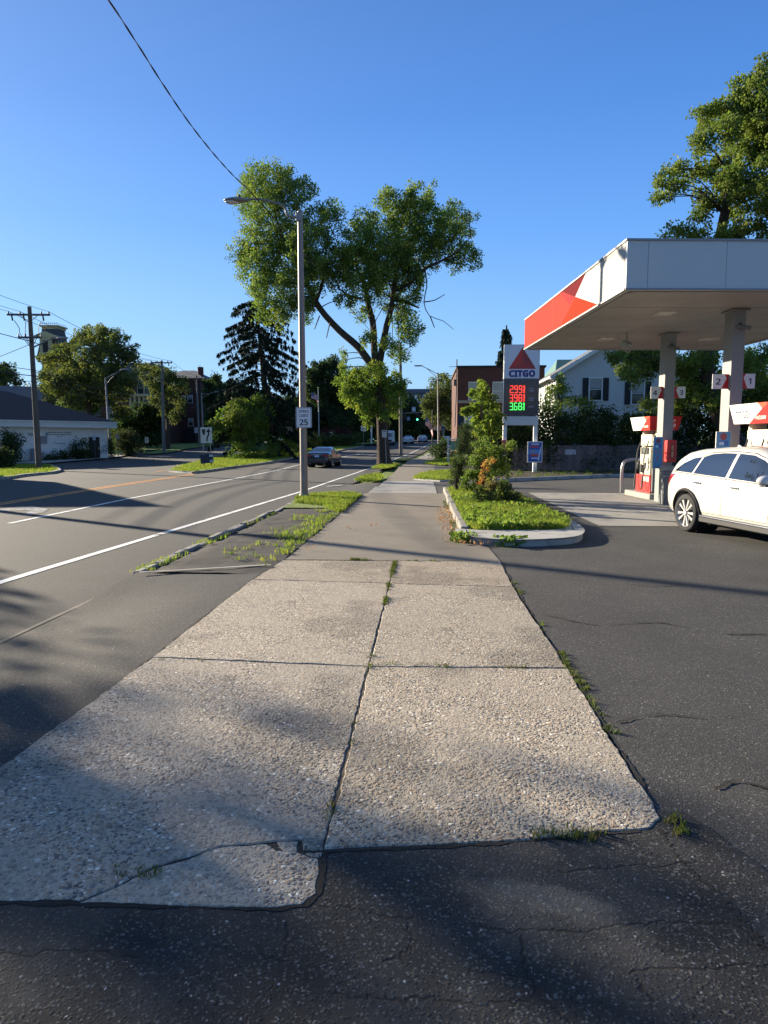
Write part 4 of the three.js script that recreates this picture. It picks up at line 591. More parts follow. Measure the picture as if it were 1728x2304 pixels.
{
  const P = (u, v, z) => { const a = AT(u, v, z); return [a.x, z]; };
  hedge('tall clipped yew beside the office wall number', [P(17, 1000, -53.5), P(30, 1000, -53.5)], 0.62, 2.4, 0, { seed: 420, name: 'yew_bush', category: 'bush', tints: DEEP, per: 130 });
  hedge('low dark hedge along the office wall', spanXZ(...P(100, 1000, -57), ...P(200, 1000, -61), 0.7), 0.42, 0.6, 0, { seed: 430, per: 160 });
  hedge('rounded yew beside the office doorway', [P(180, 1000, -59.5), P(191, 1000, -60)], 0.65, 1.45, 0, { seed: 440, name: 'yew_bush', category: 'bush' });
  hedge('dark bush at the office corner under lamp post', spanXZ(...P(222, 1000, -62.5), ...P(240, 1000, -64), 0.8), 0.7, 1.3, 0, { seed: 450, name: 'yew_bush', category: 'bush' });
  hedge('rounded bush on the corner lawn beside the street sign', [P(-6, 1040, -44), P(8, 1040, -44)], 0.55, 0.9, 0, { seed: 460, name: 'yew_bush', category: 'bush', tints: [[0.05, 0.075, 0.018], [0.035, 0.055, 0.015]], per: 260 });
  hedge('vine covered shrub by the side footpath', spanXZ(...P(272, 1000, -68), ...P(300, 1000, -69), 0.8), 0.8, 2.0, 0, { seed: 470, tints: [[0.05, 0.07, 0.02], [0.07, 0.085, 0.025]] });
  hedge('leafy bushes around the foot of the spruce', spanXZ(...P(545, 1015, -60), ...P(612, 1015, -61), 0.9), 0.8, 1.2, 0, { seed: 480, tints: GREENS, per: 150, name: 'low_bush', category: 'bush' });
  hedge('sunlit bushes between the spruce and lane sign', spanXZ(...P(622, 1015, -64), ...P(655, 1015, -66), 0.9), 0.75, 1.3, 0, { seed: 490, tints: GREENS, per: 150, name: 'low_bush', category: 'bush' });
  hedge('red leaved hedge behind the flagpole', spanXZ(...P(712, 985, -112), ...P(778, 985, -114), 1.2), 1.0, 1.6, 0, { seed: 500, tints: [[0.13, 0.02, 0.02], [0.09, 0.018, 0.016], [0.05, 0.02, 0.015]], geo: SP.mid, per: 60 });
  hedge('mounded green bushes beside the park lawn', spanXZ(...P(695, 1000, -98), ...P(790, 1000, -104), 1.2), 1.05, 1.3, 0, { seed: 510, tints: [[0.06, 0.1, 0.02], [0.09, 0.12, 0.02], [0.04, 0.065, 0.016]], geo: SP.mid, per: 70, name: 'low_bush', category: 'bush' });
  hedge('yellow green bush at the park corner', [P(700, 990, -96), P(706, 990, -96)], 0.8, 1.4, 0, { seed: 520, tints: [[0.22, 0.2, 0.03], [0.16, 0.17, 0.03]], geo: SP.mid, per: 90, name: 'low_bush', category: 'bush' });
  hedge('clipped hedge along the far park lawn', spanXZ(...P(778, 985, -120), ...P(818, 985, -121), 1.2), 0.9, 1.5, 0, { seed: 530, tints: [[0.06, 0.11, 0.018], [0.04, 0.075, 0.016]], geo: SP.mid, per: 70 });
  hedge('dark rounded bush beside the far footpath', [P(990, 1010, -62), P(1003, 1010, -62)], 0.62, 1.2, 0, { seed: 540, name: 'yew_bush', category: 'bush', per: 200 });
}
// grass
const tuft = (h, w, n, seed, spread) => { const rnd = rngOf(seed), out = []; for (let i = 0; i < n; i++) { const a = rnd() * 6.28, b = rnd() * 6.28, x = Math.cos(b) * spread * rnd(), z = Math.sin(b) * spread * rnd(), l = h * (0.5 + 0.7 * rnd()), lx = Math.cos(a) * l * (0.2 + 0.5 * rnd()), lz = Math.sin(a) * l * (0.2 + 0.5 * rnd()), px = -Math.sin(a) * w, pz = Math.cos(a) * w; out.push(...quad([x - px, 0, z - pz], [x + px, 0, z + pz], [x + px * 0.7 + lx * 0.4, l * 0.6, z + pz * 0.7 + lz * 0.4], [x - px * 0.7 + lx * 0.4, l * 0.6, z - pz * 0.7 + lz * 0.4]), [[x - px * 0.7 + lx * 0.4, l * 0.6, z - pz * 0.7 + lz * 0.4], [x + px * 0.7 + lx * 0.4, l * 0.6, z + pz * 0.7 + lz * 0.4], [x + lx, l * 0.92, z + lz]]); } return prep(tris(out)); };
const inside = (pts, x, z) => { let r = false; for (let i = 0, j = pts.length - 1; i < pts.length; j = i++) { const a = pts[i], b = pts[j]; if ((a.z > z) !== (b.z > z) && x < (b.x - a.x) * (z - a.z) / (b.z - a.z) + a.x) r = !r; } return r; };
const GRASS = [[0.22, 0.31, 0.03], [0.28, 0.36, 0.035], [0.17, 0.26, 0.028], [0.32, 0.34, 0.05]];
function grow(name, label, list, geo, seed, tints = GRASS) {  // list: [points, how many, offset, jitter]
  const rnd = rngOf(seed), places = [], e = new THREE.Euler();
  for (const [pts, n, off, keep] of list) {
    const xs = pts.map((p) => p.x), zs = pts.map((p) => p.z), x0 = Math.min(...xs), x1 = Math.max(...xs), z0 = Math.min(...zs), z1 = Math.max(...zs);
    for (let i = 0, tries = 0; i < n && tries < n * 40; tries++) { const x = lerp(x0, x1, rnd()), z = lerp(z0, z1, rnd()); if (!inside(pts, x, z) || (keep && keep(x, z) < rnd())) continue; i++; e.set(0, rnd() * 6.28, 0); const k = 0.75 + 0.5 * rnd(), t = tints[Math.floor(rnd() * tints.length)]; places.push([V(x, gy(z) + off, z), new THREE.Quaternion().setFromEuler(e), 0.6 + 0.8 * rnd(), t.map((c) => c * k)]); }
  }
  const m = scatterMesh(numbered(name), scene, geo, M.leaf, places); m.userData = { kind: 'stuff', label, category: 'grass' }; return m;
}
const rect = (x0, x1, z0, z1) => [V(x0, 0, z0), V(x1, 0, z0), V(x1, 0, z1), V(x0, 0, z1)];
const clumpy = (s, lo, hi) => (x, z) => smooth(lo, hi, fbm(x * s + 50, z * s + 50, 4096, 19, 3));
grow('grass', 'bright grass and weeds filling the planted island', [[[V(0.82, 0, -11.95), V(2.45, 0, -12.1), V(2.7, 0, -13), V(2.6, 0, -22), V(0.82, 0, -22.5)], 5200, 0.085]], tuft(0.15, 0.006, 10, 1, 0.09), 600);
grow('grass', 'long grass around the foot of the lamp post', [[[V(-3.5, 0, -18.2), V(-2.6, 0, -17.4), V(-1.96, 0, -15.6), V(-1.96, 0, -21.2), V(-2.5, 0, -22), V(-3.5, 0, -21.2)], 2300, 0.02], [rect(-3.75, -3.2, -20.3, -19.5), 160, 0.02]], tuft(0.085, 0.006, 9, 2, 0.08), 610);
grow('weeds', 'weeds breaking through the old tarmac verge', [[rect(-3.5, -1.95, -8.6, -16.8), 420, 0.02, (x, z) => smooth(0.5, 0.62, fbm(x * 1.4 + 30, z * 0.9 + 30, 4096, 29, 3)) * 0.8 * smooth(-3.1, -2.2, x) + 0.9 * smooth(-2.35, -1.96, x) * smooth(0.35, 0.6, fbm(x * 3 + 7, z * 1.2 + 3, 4096, 27, 2)) + 0.5 * smooth(-3.35, -3.5, x) * smooth(0.5, 0.6, fbm(z * 1.1, 3, 4096, 21, 2))], [rect(-3.72, -3.48, -8.4, -19), 240, -0.03, (x, z) => smooth(0.42, 0.62, fbm(z * 0.9 + 50, 3, 4096, 21, 3))]], tuft(0.06, 0.004, 8, 3, 0.07), 620);
grow('weeds', 'weeds growing in the pavement joints', [
  [rect(-0.41, -0.37, -9.2, -7.5), 150, 0, clumpy(2, 0.3, 0.5)], [rect(-0.405, -0.375, -7.5, -2.6), 90, -0.005, clumpy(1.6, 0.5, 0.62)], [rect(1.03, 1.08, -9.2, -3), 130, -0.01, clumpy(1.3, 0.45, 0.6)], [rect(-2, 1, -4.84, -4.78), 40, -0.01, clumpy(1.6, 0.5, 0.6)], [rect(0.52, 0.7, -21, -11.2), 260, 0, clumpy(1.1, 0.42, 0.58)], [rect(0.55, 0.95, -11.4, -11.0), 60, 0], [rect(1.2, 1.5, -10.9, -10.75), 40, 0], [rect(1.04, 1.1, -2.85, -2.72), 14, 0], [rect(0.45, 0.75, -2.72, -2.66), 22, 0], [rect(1.35, 1.42, -2.0, -1.85), 16, 0], [rect(-1.15, -0.95, -2.36, -2.31), 10, 0], [rect(-1.0, 0.2, -9.32, -9.25), 60, 0, clumpy(2, 0.45, 0.6)],
], tuft(0.034, 0.003, 9, 4, 0.022), 630, [[0.08, 0.12, 0.018], [0.11, 0.145, 0.02], [0.13, 0.13, 0.03]]);
grow('grass', 'grass on the islands beside the far footpath', [[gd([[893, 1036], [905, 1027], [935, 1021], [985, 1018], [1010, 1022], [1010, 1036], [950, 1040]]), 1300, 0.04], [gd([[915, 1003], [940, 996], [975, 990], [1000, 990], [1000, 1006], [960, 1007]]), 1300, 0.05], [gd([[768, 1039], [790, 1030], [815, 1026], [826, 1033], [815, 1040], [790, 1043]]), 420, 0.02], [gd([[805, 1013], [822, 1005], [850, 1003], [862, 1005], [850, 1010], [830, 1014]]), 420, 0.03]], tuft(0.14, 0.01, 9, 5, 0.14), 640);
grow('grass', 'mown grass on the median and corner lawns', [[medianPts, 9000, 0.01, (x, z) => smooth(-95, -60, z) + 0.1], [leftPts, 3000, 0.01, (x) => smooth(-36, -27, x)]], tuft(0.11, 0.014, 9, 6, 0.22), 650);
grow('grass', 'unmown grass along the back kerb of the station', [[[V(3.0, 0, -29.6), V(3.9, 0, -30.4), V(9.6, 0, -34.9), V(16, 0, -36), V(16, 0, -39.5), V(2.5, 0, -39)], 260, 0.12, (x, z) => 0.3 + 0.7 * fbm(x * 0.8, z * 0.8, 999, 3, 2)]], tuft(0.16, 0.01, 8, 7, 0.14), 660, [[0.09, 0.14, 0.02], [0.12, 0.17, 0.025]]);  // tufts tinted darker to match the shade painted into the strip
grow('weeds', 'broad leaved weeds among the grass of the planted island', [[[V(0.82, 0, -11.95), V(2.45, 0, -12.1), V(2.7, 0, -13), V(2.6, 0, -19), V(0.82, 0, -19)], 700, 0.13, clumpy(1.5, 0.4, 0.6)], [rect(0.5, 0.8, -11.5, -11.0), 40, 0.02], [rect(1.15, 1.55, -10.95, -10.72), 40, 0.02]], SP.shrub, 670, [[0.17, 0.27, 0.03], [0.13, 0.2, 0.03], [0.24, 0.32, 0.04]]);
grow('dry_leaves', 'dry fallen leaves along the island kerb', [[rect(0.3, 0.62, -17, -10.9), 90, 0.012], [rect(0.6, 1.3, -11.0, -10.7), 40, 0.012], [rect(-1.9, 0.5, -16, -9.5), 8, 0.012]], sprigGeo(2, 0.05, 0.03, 0.03, 44), 680, [[0.35, 0.2, 0.09], [0.3, 0.15, 0.06], [0.42, 0.3, 0.15]]);

// ---------------------------------------------------------------- buildings
const noiseMaps = [0.08, 0.28].map((amt, n) => paint(512, (u, v) => { const a = fbm(u * 8, v * 8, 8, 300 + n, 6), w = vnoise(u * 200, v * 200, 200, 310 + n), k = (1 - amt + 2 * amt * (0.6 * a + 0.4 * w)) / (1 + amt); return [k, k, k, w]; }));
const noisy = (r, g, b, amt, sc, seed, rough = 0.9, bump = 0.004) => { const n = amt > 0.16 ? 1 : 0, q = n ? 1.28 : 1.08, h = noiseMaps[n]; return new THREE.MeshStandardMaterial({ map: scaled(h[0], sc, sc, (seed * 0.37) % 1, (seed * 0.71) % 1), bumpMap: scaled(h[1], sc), bumpScale: bump, roughness: rough, color: col(r * q, g * q, b * q), side: THREE.DoubleSide }); };
M.brick = noisy(0.085, 0.034, 0.026, 0.3, 0.5, 301); M.brickDark = noisy(0.08, 0.034, 0.027, 0.3, 0.5, 311);
M.stucco = noisy(0.74, 0.74, 0.72, 0.1, 0.3, 321); M.trim = noisy(0.66, 0.66, 0.63, 0.06, 0.3, 331, 0.6, 0.001); M.siding = noisy(0.52, 0.53, 0.52, 0.07, 0.4, 341, 0.65, 0.001);
M.roofBrown = noisy(0.062, 0.045, 0.04, 0.35, 0.8, 351, 0.95, 0.02); M.slate = noisy(0.07, 0.078, 0.092, 0.3, 0.6, 361, 0.8, 0.02); M.roofGrey = noisy(0.14, 0.145, 0.155, 0.25, 0.6, 371, 0.9, 0.02);
M.cream = noisy(0.42, 0.36, 0.22, 0.15, 0.4, 381); M.shutter = mat(0.012, 0.013, 0.016, 0.6); M.glass = phys(0.02, 0.024, 0.028, 0.06, { specularIntensity: 1 }); M.dark = mat(0.012, 0.012, 0.013, 0.7); M.blind = mat(0.33, 0.33, 0.31, 0.8);
const frameAt = (a, b) => Math.atan2(-(b.z - a.z), b.x - a.x);   // turn that lays local x from a to b
function windowAt(parent, x, y, z, w, h, o = {}) {             // on a wall facing local +z: frame, pane, sashes, sill, shutters
  const f = part('window', [box(w + 0.16, 0.09, 0.07, x, y + h / 2 + 0.04, z + 0.03), box(0.08, h, 0.07, x - w / 2 - 0.04, y, z + 0.03), box(0.08, h, 0.07, x + w / 2 + 0.04, y, z + 0.03), box(w, 0.05, 0.05, x, y, z + 0.03)], o.frame || M.trim, parent);
  part('pane', box(w, h, 0.02, x, y, z + 0.008), o.pane || M.glass, f);
  if (o.blind) part('blind', box(w * 0.94, h * o.blind, 0.01, x, y + h * (0.5 - o.blind / 2), z + 0.021), M.blind, f);
  part('sill', box(w + 0.26, 0.07, 0.12, x, y - h / 2 - 0.035, z + 0.06), o.frame || M.trim, f);
  if (o.shutters) for (const s of [-1, 1]) part('shutter', [box(0.42, h + 0.1, 0.04, x + s * (w / 2 + 0.33), y, z + 0.03), ...Array.from({ length: 12 }, (_, i) => box(0.34, 0.03, 0.02, x + s * (w / 2 + 0.33), y - h / 2 + (i + 0.5) * h / 12, z + 0.058, 0.5))], M.shutter, parent);
}
{ // low white office with brown hip roof
  const L = AT(0, 959.5, -55), R = AT(241, 963, -62.5), th = frameAt(L, R), W = Math.hypot(R.x - L.x, R.z - L.z), g0 = gy(-58) - 0.1;
  const o = thing('office_building', 'low white office with brown hip roof and number 70', 'building', V(L.x, g0, L.z), th);
  const X0 = -16, X1 = W, Dp = 13;
  part('wall', [box(X1 - X0, 2.95, 0.25, (X0 + X1) / 2, 1.47, -0.13), box(0.25, 2.95, Dp, X1 - 0.13, 1.47, -Dp / 2 - 0.25), box(0.25, 2.95, Dp, X0 + 0.13, 1.47, -Dp / 2 - 0.25), box(X1 - X0, 2.95, 0.25, (X0 + X1) / 2, 1.47, -Dp - 0.37)], M.stucco, o);
  part('fascia', [box(X1 - X0 + 1.2, 0.5, 0.1, (X0 + X1) / 2, 3.17, 0.62), box(0.1, 0.5, Dp + 1.6, X1 + 0.62, 3.17, -Dp / 2 - 0.2), box(X1 - X0 + 1.2, 0.06, 0.75, (X0 + X1) / 2, 2.96, 0.25)], M.trim, o);
  part('gutter', [box(X1 - X0 + 1.4, 0.1, 0.12, (X0 + X1) / 2, 3.44, 0.7), ...[3, -2.4, W - 1.8].map((x) => box(0.08, 0.5, 0.08, x, 3.15, 0.72))], M.trim, o);
  const e = [[X0 - 0.8, 3.45, 0.75], [X1 + 0.8, 3.45, 0.75], [X1 + 0.8, 3.45, -Dp - 1], [X0 - 0.8, 3.45, -Dp - 1]], r = [[X0 + 6.5, 6.3, -Dp / 2], [X1 - 6.2, 6.3, -Dp / 2]];
  part('roof', tris([...quad(e[0], e[1], r[1], r[0]), [e[1], e[2], r[1]], ...quad(e[2], e[3], r[0], r[1]), [e[3], e[0], r[0]]]), M.roofBrown, o);
  part('roof_vent', [box(0.5, 0.5, 0.5, -1.2, 5.6, -3.6), box(0.7, 0.14, 0.7, -1.2, 5.95, -3.6)], M.trim, o);
  const k = W / 241, lx = (u) => u * k;
  part('house_number', panel(0.62, 0.42, lx(61), 2.28, 0.02), printed(128, 96, (x, w, h) => { x.fillStyle = '#e2e2df'; x.fillRect(0, 0, w, h); words(x, '70', w / 2, h / 2, 84, '#22262b'); }, 0.9), o, true);
  part('wall_lettering', panel(2.2, 0.56, lx(126), 2.3, 0.02), printed(512, 128, (x, w, h) => { x.fillStyle = '#e2e2df'; x.fillRect(0, 0, w, h); words(x, 'MANCHESTER BOARD OF COMMERCE', w / 2, 24, 30, '#101a17', 'sans-serif', '900', 'center', 505); words(x, 'EARLY CHILDHOOD LEARNING CENTER', w / 2, 64, 28, '#101a17', 'sans-serif', '900', 'center', 480); words(x, 'SERVICES', w / 2, 102, 26, '#26332f', 'serif'); }, 0.9), o, true);
  part('wall_emblem', panel(0.24, 0.42, lx(97), 2.3, 0.02), printed(64, 96, (x, w, h) => { x.fillStyle = '#e2e2df'; x.fillRect(0, 0, w, h); x.fillStyle = '#4f94a8'; x.beginPath(); x.arc(32, 44, 28, 0, 7); x.fill(); x.fillStyle = '#2f6677'; x.fillRect(26, 40, 12, 48); }, 0.9), o, true);
  part('wall_logo', panel(1.1, 0.3, lx(125), 1.55, 0.02), printed(256, 72, (x, w, h) => { x.fillStyle = '#e2e2df'; x.fillRect(0, 0, w, h); x.strokeStyle = '#2b3550'; x.lineWidth = 9; x.beginPath(); x.moveTo(12, 60); x.quadraticCurveTo(24, 8, 58, 20); x.stroke(); words(x, 'Greenfield', 155, 40, 40, '#2b3550', 'sans-serif', 'italic bold', 'center', 180); }, 0.9), o, true);
  part('electric_panel', box(0.8, 0.65, 0.12, lx(86), 1.85, 0.06), mat(0.27, 0.26, 0.27, 0.7), o);
  const d = part('door', box(1.0, 2.1, 0.06, lx(207), 1.05, 0.03), M.dark, o); part('handle', box(0.04, 0.3, 0.06, lx(207) + 0.35, 1.05, 0.09), mat(0.4, 0.4, 0.4, 0.4, { metalness: 0.8 }), d);
  part('utility_box', rbox(0.75, 1.1, 0.5, 0.05, lx(66), 0.55, 0.5), mat(0.22, 0.24, 0.27, 0.6), o);
}
{ // brick gable house behind the office
  const a = AT(8, 868, -84), g = gy(-84);
  const o = thing('brick_house', 'brick gable house with grey roof behind the office', 'house', V(a.x, g, a.z), 0.5), H = a.y - g, w = 4.2, Lx = 11;
  part('wall', [prism([[-w, 0], [w, 0], [w, H - 3.2], [0, H - 0.15], [-w, H - 3.2]], 0.3).rotateY(Math.PI / 2), box(Lx, H - 3.2, 0.3, Lx / 2, (H - 3.2) / 2, w - 0.15), box(Lx, H - 3.2, 0.3, Lx / 2, (H - 3.2) / 2, -w + 0.15)], M.brickDark, o);
  const e = 0.7, sl = 3.2 / w; part('roof', tris([...quad([-0.7, H, 0], [-0.7, H - sl * (w + e), w + e], [Lx, H - sl * (w + e), w + e], [Lx, H, 0]), ...quad([-0.7, H, 0], [Lx, H, 0], [Lx, H - sl * (w + e), -w - e], [-0.7, H - sl * (w + e), -w - e])]), M.roofGrey, o);
  part('rake_trim', [bar(V(-0.7, H - 0.1, 0), V(-0.7, H - sl * (w + e) - 0.1, w + e), 0.14), bar(V(-0.7, H - 0.1, 0), V(-0.7, H - sl * (w + e) - 0.1, -w - e), 0.14)], M.cream, o);
  const og = new THREE.Group(); og.name = 'gable_wall'; og.rotation.y = -Math.PI / 2; o.add(og); windowAt(og, 0, H - 2.6, 0.16, 0.9, 1.3, { blind: 0.5 });
}
{ // Victorian mansion: mansard tower and brick body with cream trim
  const z = -112, s = PXM(z), g = gy(z), X = (u) => AT(u, 900, z).x, Y = (v) => AT(100, v, z).y - g;
  const o = thing('mansion', 'Victorian brick mansion with cream trim and mansard tower', 'building', V(0, g, z));
  const frus = (x, y0, y1, w0, w1, d0, d1, zc, m = 5, bow = 0.25) => { const out = []; for (let i = 0; i < m; i++) { const a = i / m, b = (i + 1) / m, f = (t) => 1 - Math.pow(t, 0.55 + bow), A = lerp(w1, w0, f(a)) / 2, B = lerp(w1, w0, f(b)) / 2, C = lerp(d1, d0, f(a)) / 2, E = lerp(d1, d0, f(b)) / 2, p = lerp(y0, y1, a), q = lerp(y0, y1, b); const P = (sx, sz, w, d, y) => [x + sx * w, y, zc + sz * d]; for (const [ax, az, bx, bz] of [[-1, 1, 1, 1], [1, 1, 1, -1], [1, -1, -1, -1], [-1, -1, -1, 1]]) out.push(...quad(P(ax, az, A, C, p), P(bx, bz, A, C, p), P(bx, bz, B, E, q), P(ax, az, B, E, q))); } return tris(out); };
  const tx = X(128), tw = 46 * s;
  part('tower_wall', box(tw * 0.86, Y(800), tw * 0.86, tx, Y(800) / 2, 0), M.cream, o);
  part('tower_roof', [frus(tx, Y(812), Y(738), tw * 1.25, tw * 0.72, tw * 1.25, tw * 0.72, 0)], M.slate, o);
  part('tower_cornice', [box(tw * 0.92, 0.25, tw * 0.92, tx + 0.1, Y(736.5), 0), box(tw * 0.8, 0.3, tw * 0.8, tx + 0.1, Y(741), 0)], M.cream, o);
  part('cresting', [...Array.from({ length: 9 }, (_, i) => bar(V(tx - tw * 0.42 + i * tw * 0.105, Y(737), tw * 0.42), V(tx - tw * 0.42 + i * tw * 0.105, Y(728), tw * 0.42), 0.03)), box(tw * 0.86, 0.05, 0.05, tx, Y(731), tw * 0.42), box(0.05, 0.05, tw * 0.86, tx + tw * 0.42, Y(731), 0)], mat(0.2, 0.2, 0.2, 0.6), o);
  const dz = tw * 0.62; part('dormer', [prism([[-1.9, Y(764)], [1.9, Y(764)], [1.9, Y(760)], [0, Y(750.5)], [-1.9, Y(760)]], 0.7).translate(tx - 0.2, 0, dz), box(1.9, Y(764) - Y(800), 0.5, tx - 0.2, (Y(764) + Y(800)) / 2, dz)], M.cream, o);
  part('dormer_window', box(0.9, Y(770) - Y(797), 0.06, tx - 0.2, (Y(770) + Y(797)) / 2, dz + 0.27), M.dark, o);
  const bx0 = X(105), bx1 = X(350); part('wall', box(bx1 - bx0, Y(858), 10, (bx0 + bx1) / 2, Y(858) / 2, -6), M.brick, o);
  part('roof', [frus((bx0 + bx1) / 2, Y(854), Y(815), bx1 - bx0 + 1, bx1 - bx0 - 2.5, 11, 7, -6)], M.slate, o);
  part('cornice', box(bx1 - bx0 + 1.4, 0.5, 11.4, (bx0 + bx1) / 2, Y(856), -6), M.cream, o);
  part('porch', [box(X(345) - X(300), 0.4, 3, (X(300) + X(345)) / 2, Y(892), 0.5), ...[303, 313, 323, 333, 342].map((u) => box(0.35, Y(892) - Y(990), 0.35, X(u), (Y(892) + Y(990)) / 2, 1.6))], M.cream, o);
  for (const u of [175, 215, 255, 312, 328]) windowAt(o, X(u), Y(873), -0.95, 1.0, 1.9, { frame: M.cream }); for (const u of [160, 178, 200, 240]) windowAt(o, X(u), Y(930), -0.95, 1.0, 2.1, { frame: M.trim });
}
{ // dark brick hall beyond the side road
  const z = -124, g = gy(z), X = (u) => AT(u, 900, z).x, Y = (v) => AT(430, v, z).y - g;
  const o = thing('brick_hall', 'dark brick hall with hip roof and round chimney', 'building', V(0, g, z)), x0 = X(330), x1 = X(452);
  part('wall', box(x1 - x0, Y(852), 12, (x0 + x1) / 2, Y(852) / 2, -6), M.brickDark, o);
  const e = [[x0 - 0.7, Y(851), 0.7], [x1 + 0.7, Y(851), 0.7], [x1 + 0.7, Y(851), -12.7], [x0 - 0.7, Y(851), -12.7]], r = [[x0 + 5, Y(826), -6], [x1 - 3, Y(826), -6]];
  part('roof', tris([...quad(e[0], e[1], r[1], r[0]), [e[1], e[2], r[1]], ...quad(e[2], e[3], r[0], r[1]), [e[3], e[0], r[0]]]), M.slate, o);
  part('chimney', cyl(0.55, 0.55, 2.4, X(443), Y(838), -2.5, 14), M.brick, o); part('antenna', cyl(0.05, 0.05, 1.6, X(436), Y(826), -4, 6), M.dark, o);
  for (const [u, v] of [[428, 898], [412, 898], [360, 898], [428, 950], [380, 950]]) windowAt(o, X(u), Y(v), 0.01, 0.8, 1.3, { blind: 0.4 });
  part('door', box(2.4, 2.6, 0.1, X(424), 1.3, 0.06), M.dark, o);
}
{ // white clapboard house behind the station hedge
  const z = -53, g = gy(z), x0 = AT(1252, 900, z).x, w = 10.6, x1 = x0 + w, eave = AT(1252, 840, z).y - g, apex = eave + 3.25, deep = 11;
  const o = thing('white_house', 'white clapboard house with black shutters behind the hedge', 'house', V(0, g, z));
  part('wall', [prism([[x0, 0], [x1, 0], [x1, eave], [(x0 + x1) / 2, apex - 0.05], [x0, eave]], 0.2).translate(0, 0, -0.11), box(0.2, eave, deep, x0 + 0.1, eave / 2, -deep / 2 - 0.21), box(0.2, eave, deep, x1 - 0.1, eave / 2, -deep / 2 - 0.21), box(w, eave, 0.2, (x0 + x1) / 2, eave / 2, -deep - 0.1)], M.siding, o);
  const boards = []; for (let y = 0.15; y < apex - 0.3; y += 0.13) { const cut = y > eave ? (y - eave) / (apex - eave) * w / 2 : 0; boards.push(box(w - 2 * cut - 0.02, 0.13, 0.018, (x0 + x1) / 2, y + 0.065, 0.004, 0.11)); if (y < eave) boards.push(T(box(0.018, 0.13, deep, 0, 0, 0, 0, 0, 0.11), x0 - 0.008, y + 0.065, -deep / 2)); }
  part('siding', boards, M.siding, o).userData.kind = 'stuff';
  const sl = 3.25 / (w / 2), ov = 0.55; part('roof', tris([...quad([x0 - ov, eave - sl * ov + 0.12, 0.55], [(x0 + x1) / 2, apex + 0.12, 0.55], [(x0 + x1) / 2, apex + 0.12, -deep - 0.5], [x0 - ov, eave - sl * ov + 0.12, -deep - 0.5]), ...quad([(x0 + x1) / 2, apex + 0.12, 0.55], [x1 + ov, eave - sl * ov + 0.12, 0.55], [x1 + ov, eave - sl * ov + 0.12, -deep - 0.5], [(x0 + x1) / 2, apex + 0.12, -deep - 0.5])]), M.roofGrey, o);
  for (const s of [-1, 1]) { const a = V((x0 + x1) / 2, apex, 0.5), b = V((x0 + x1) / 2 + s * (w / 2 + ov), eave - sl * ov, 0.5), L = a.distanceTo(b); part('rake_board', [box(L, 0.24, 0.05, (a.x + b.x) / 2, (a.y + b.y) / 2 - 0.06, 0.53, 0, 0, s * -Math.atan(sl)), box(L, 0.04, 0.5, (a.x + b.x) / 2, (a.y + b.y) / 2 - 0.1, 0.26, 0, 0, s * -Math.atan(sl))], M.trim, o); }
  part('corner_board', [box(0.14, eave, 0.05, x0 + 0.06, eave / 2, 0.035), box(0.05, eave, 0.14, x0 - 0.035, eave / 2, -0.05)], M.trim, o);
  part('eave_gutter', [box(0.14, 0.14, deep + 1, x0 - ov, eave - sl * ov + 0.03, -deep / 2)], M.trim, o);
  part('downpipe', tube([V(x0 - ov, eave - 0.35, 0.2), V(x0 - 0.1, eave - 0.7, 0.15), V(x0 - 0.1, 0.2, 0.15)], 0.05, 6), M.trim, o);
  const X = (u) => AT(u, 900, z).x, Y = (v) => AT(1340, v, z).y - g;
  for (const [u, v] of [[1339, 876], [1434, 885], [1434, 812], [1339, 950], [1434, 955], [1525, 885]]) windowAt(o, X(u), Y(v), 0.02, 0.86, 1.6, { shutters: true, blind: 0.45 });
  const side = new THREE.Group(); side.name = 'side_wall'; side.position.set(x0, 0, 0); side.rotation.y = -Math.PI / 2; o.add(side);
  for (const k of [-2.2, -4.2]) windowAt(side, k, Y(876), 0.03, 0.86, 1.6, { blind: 0.5 });
}
{ // green-roofed gable peeping over the white house
  const z = -80, g = gy(z), X = (u) => AT(u, 900, z).x, Y = (v) => AT(1260, v, z).y - g;
  const o = thing('green_roof_house', 'house with green metal roof behind the white house', 'house', V(0, g, z)), x0 = X(1246), x1 = X(1420), e = Y(838), a = Y(800);
  part('wall', box(x1 - x0 - 0.6, e, 8, (x0 + x1) / 2, e / 2, -4), M.trim, o);
  part('roof', tris([...quad([x0, e, 0.4], [x1, e, 0.4], [x1 - 1, a, -4], [x0 + 1, a, -4]), ...quad([x0, e, -8.4], [x0 + 1, a, -4], [x1 - 1, a, -4], [x1, e, -8.4]), [[x0, e, 0.4], [x0 + 1, a, -4], [x0, e, -8.4]]]), mat(0.05, 0.14, 0.11, 0.6), o);
}
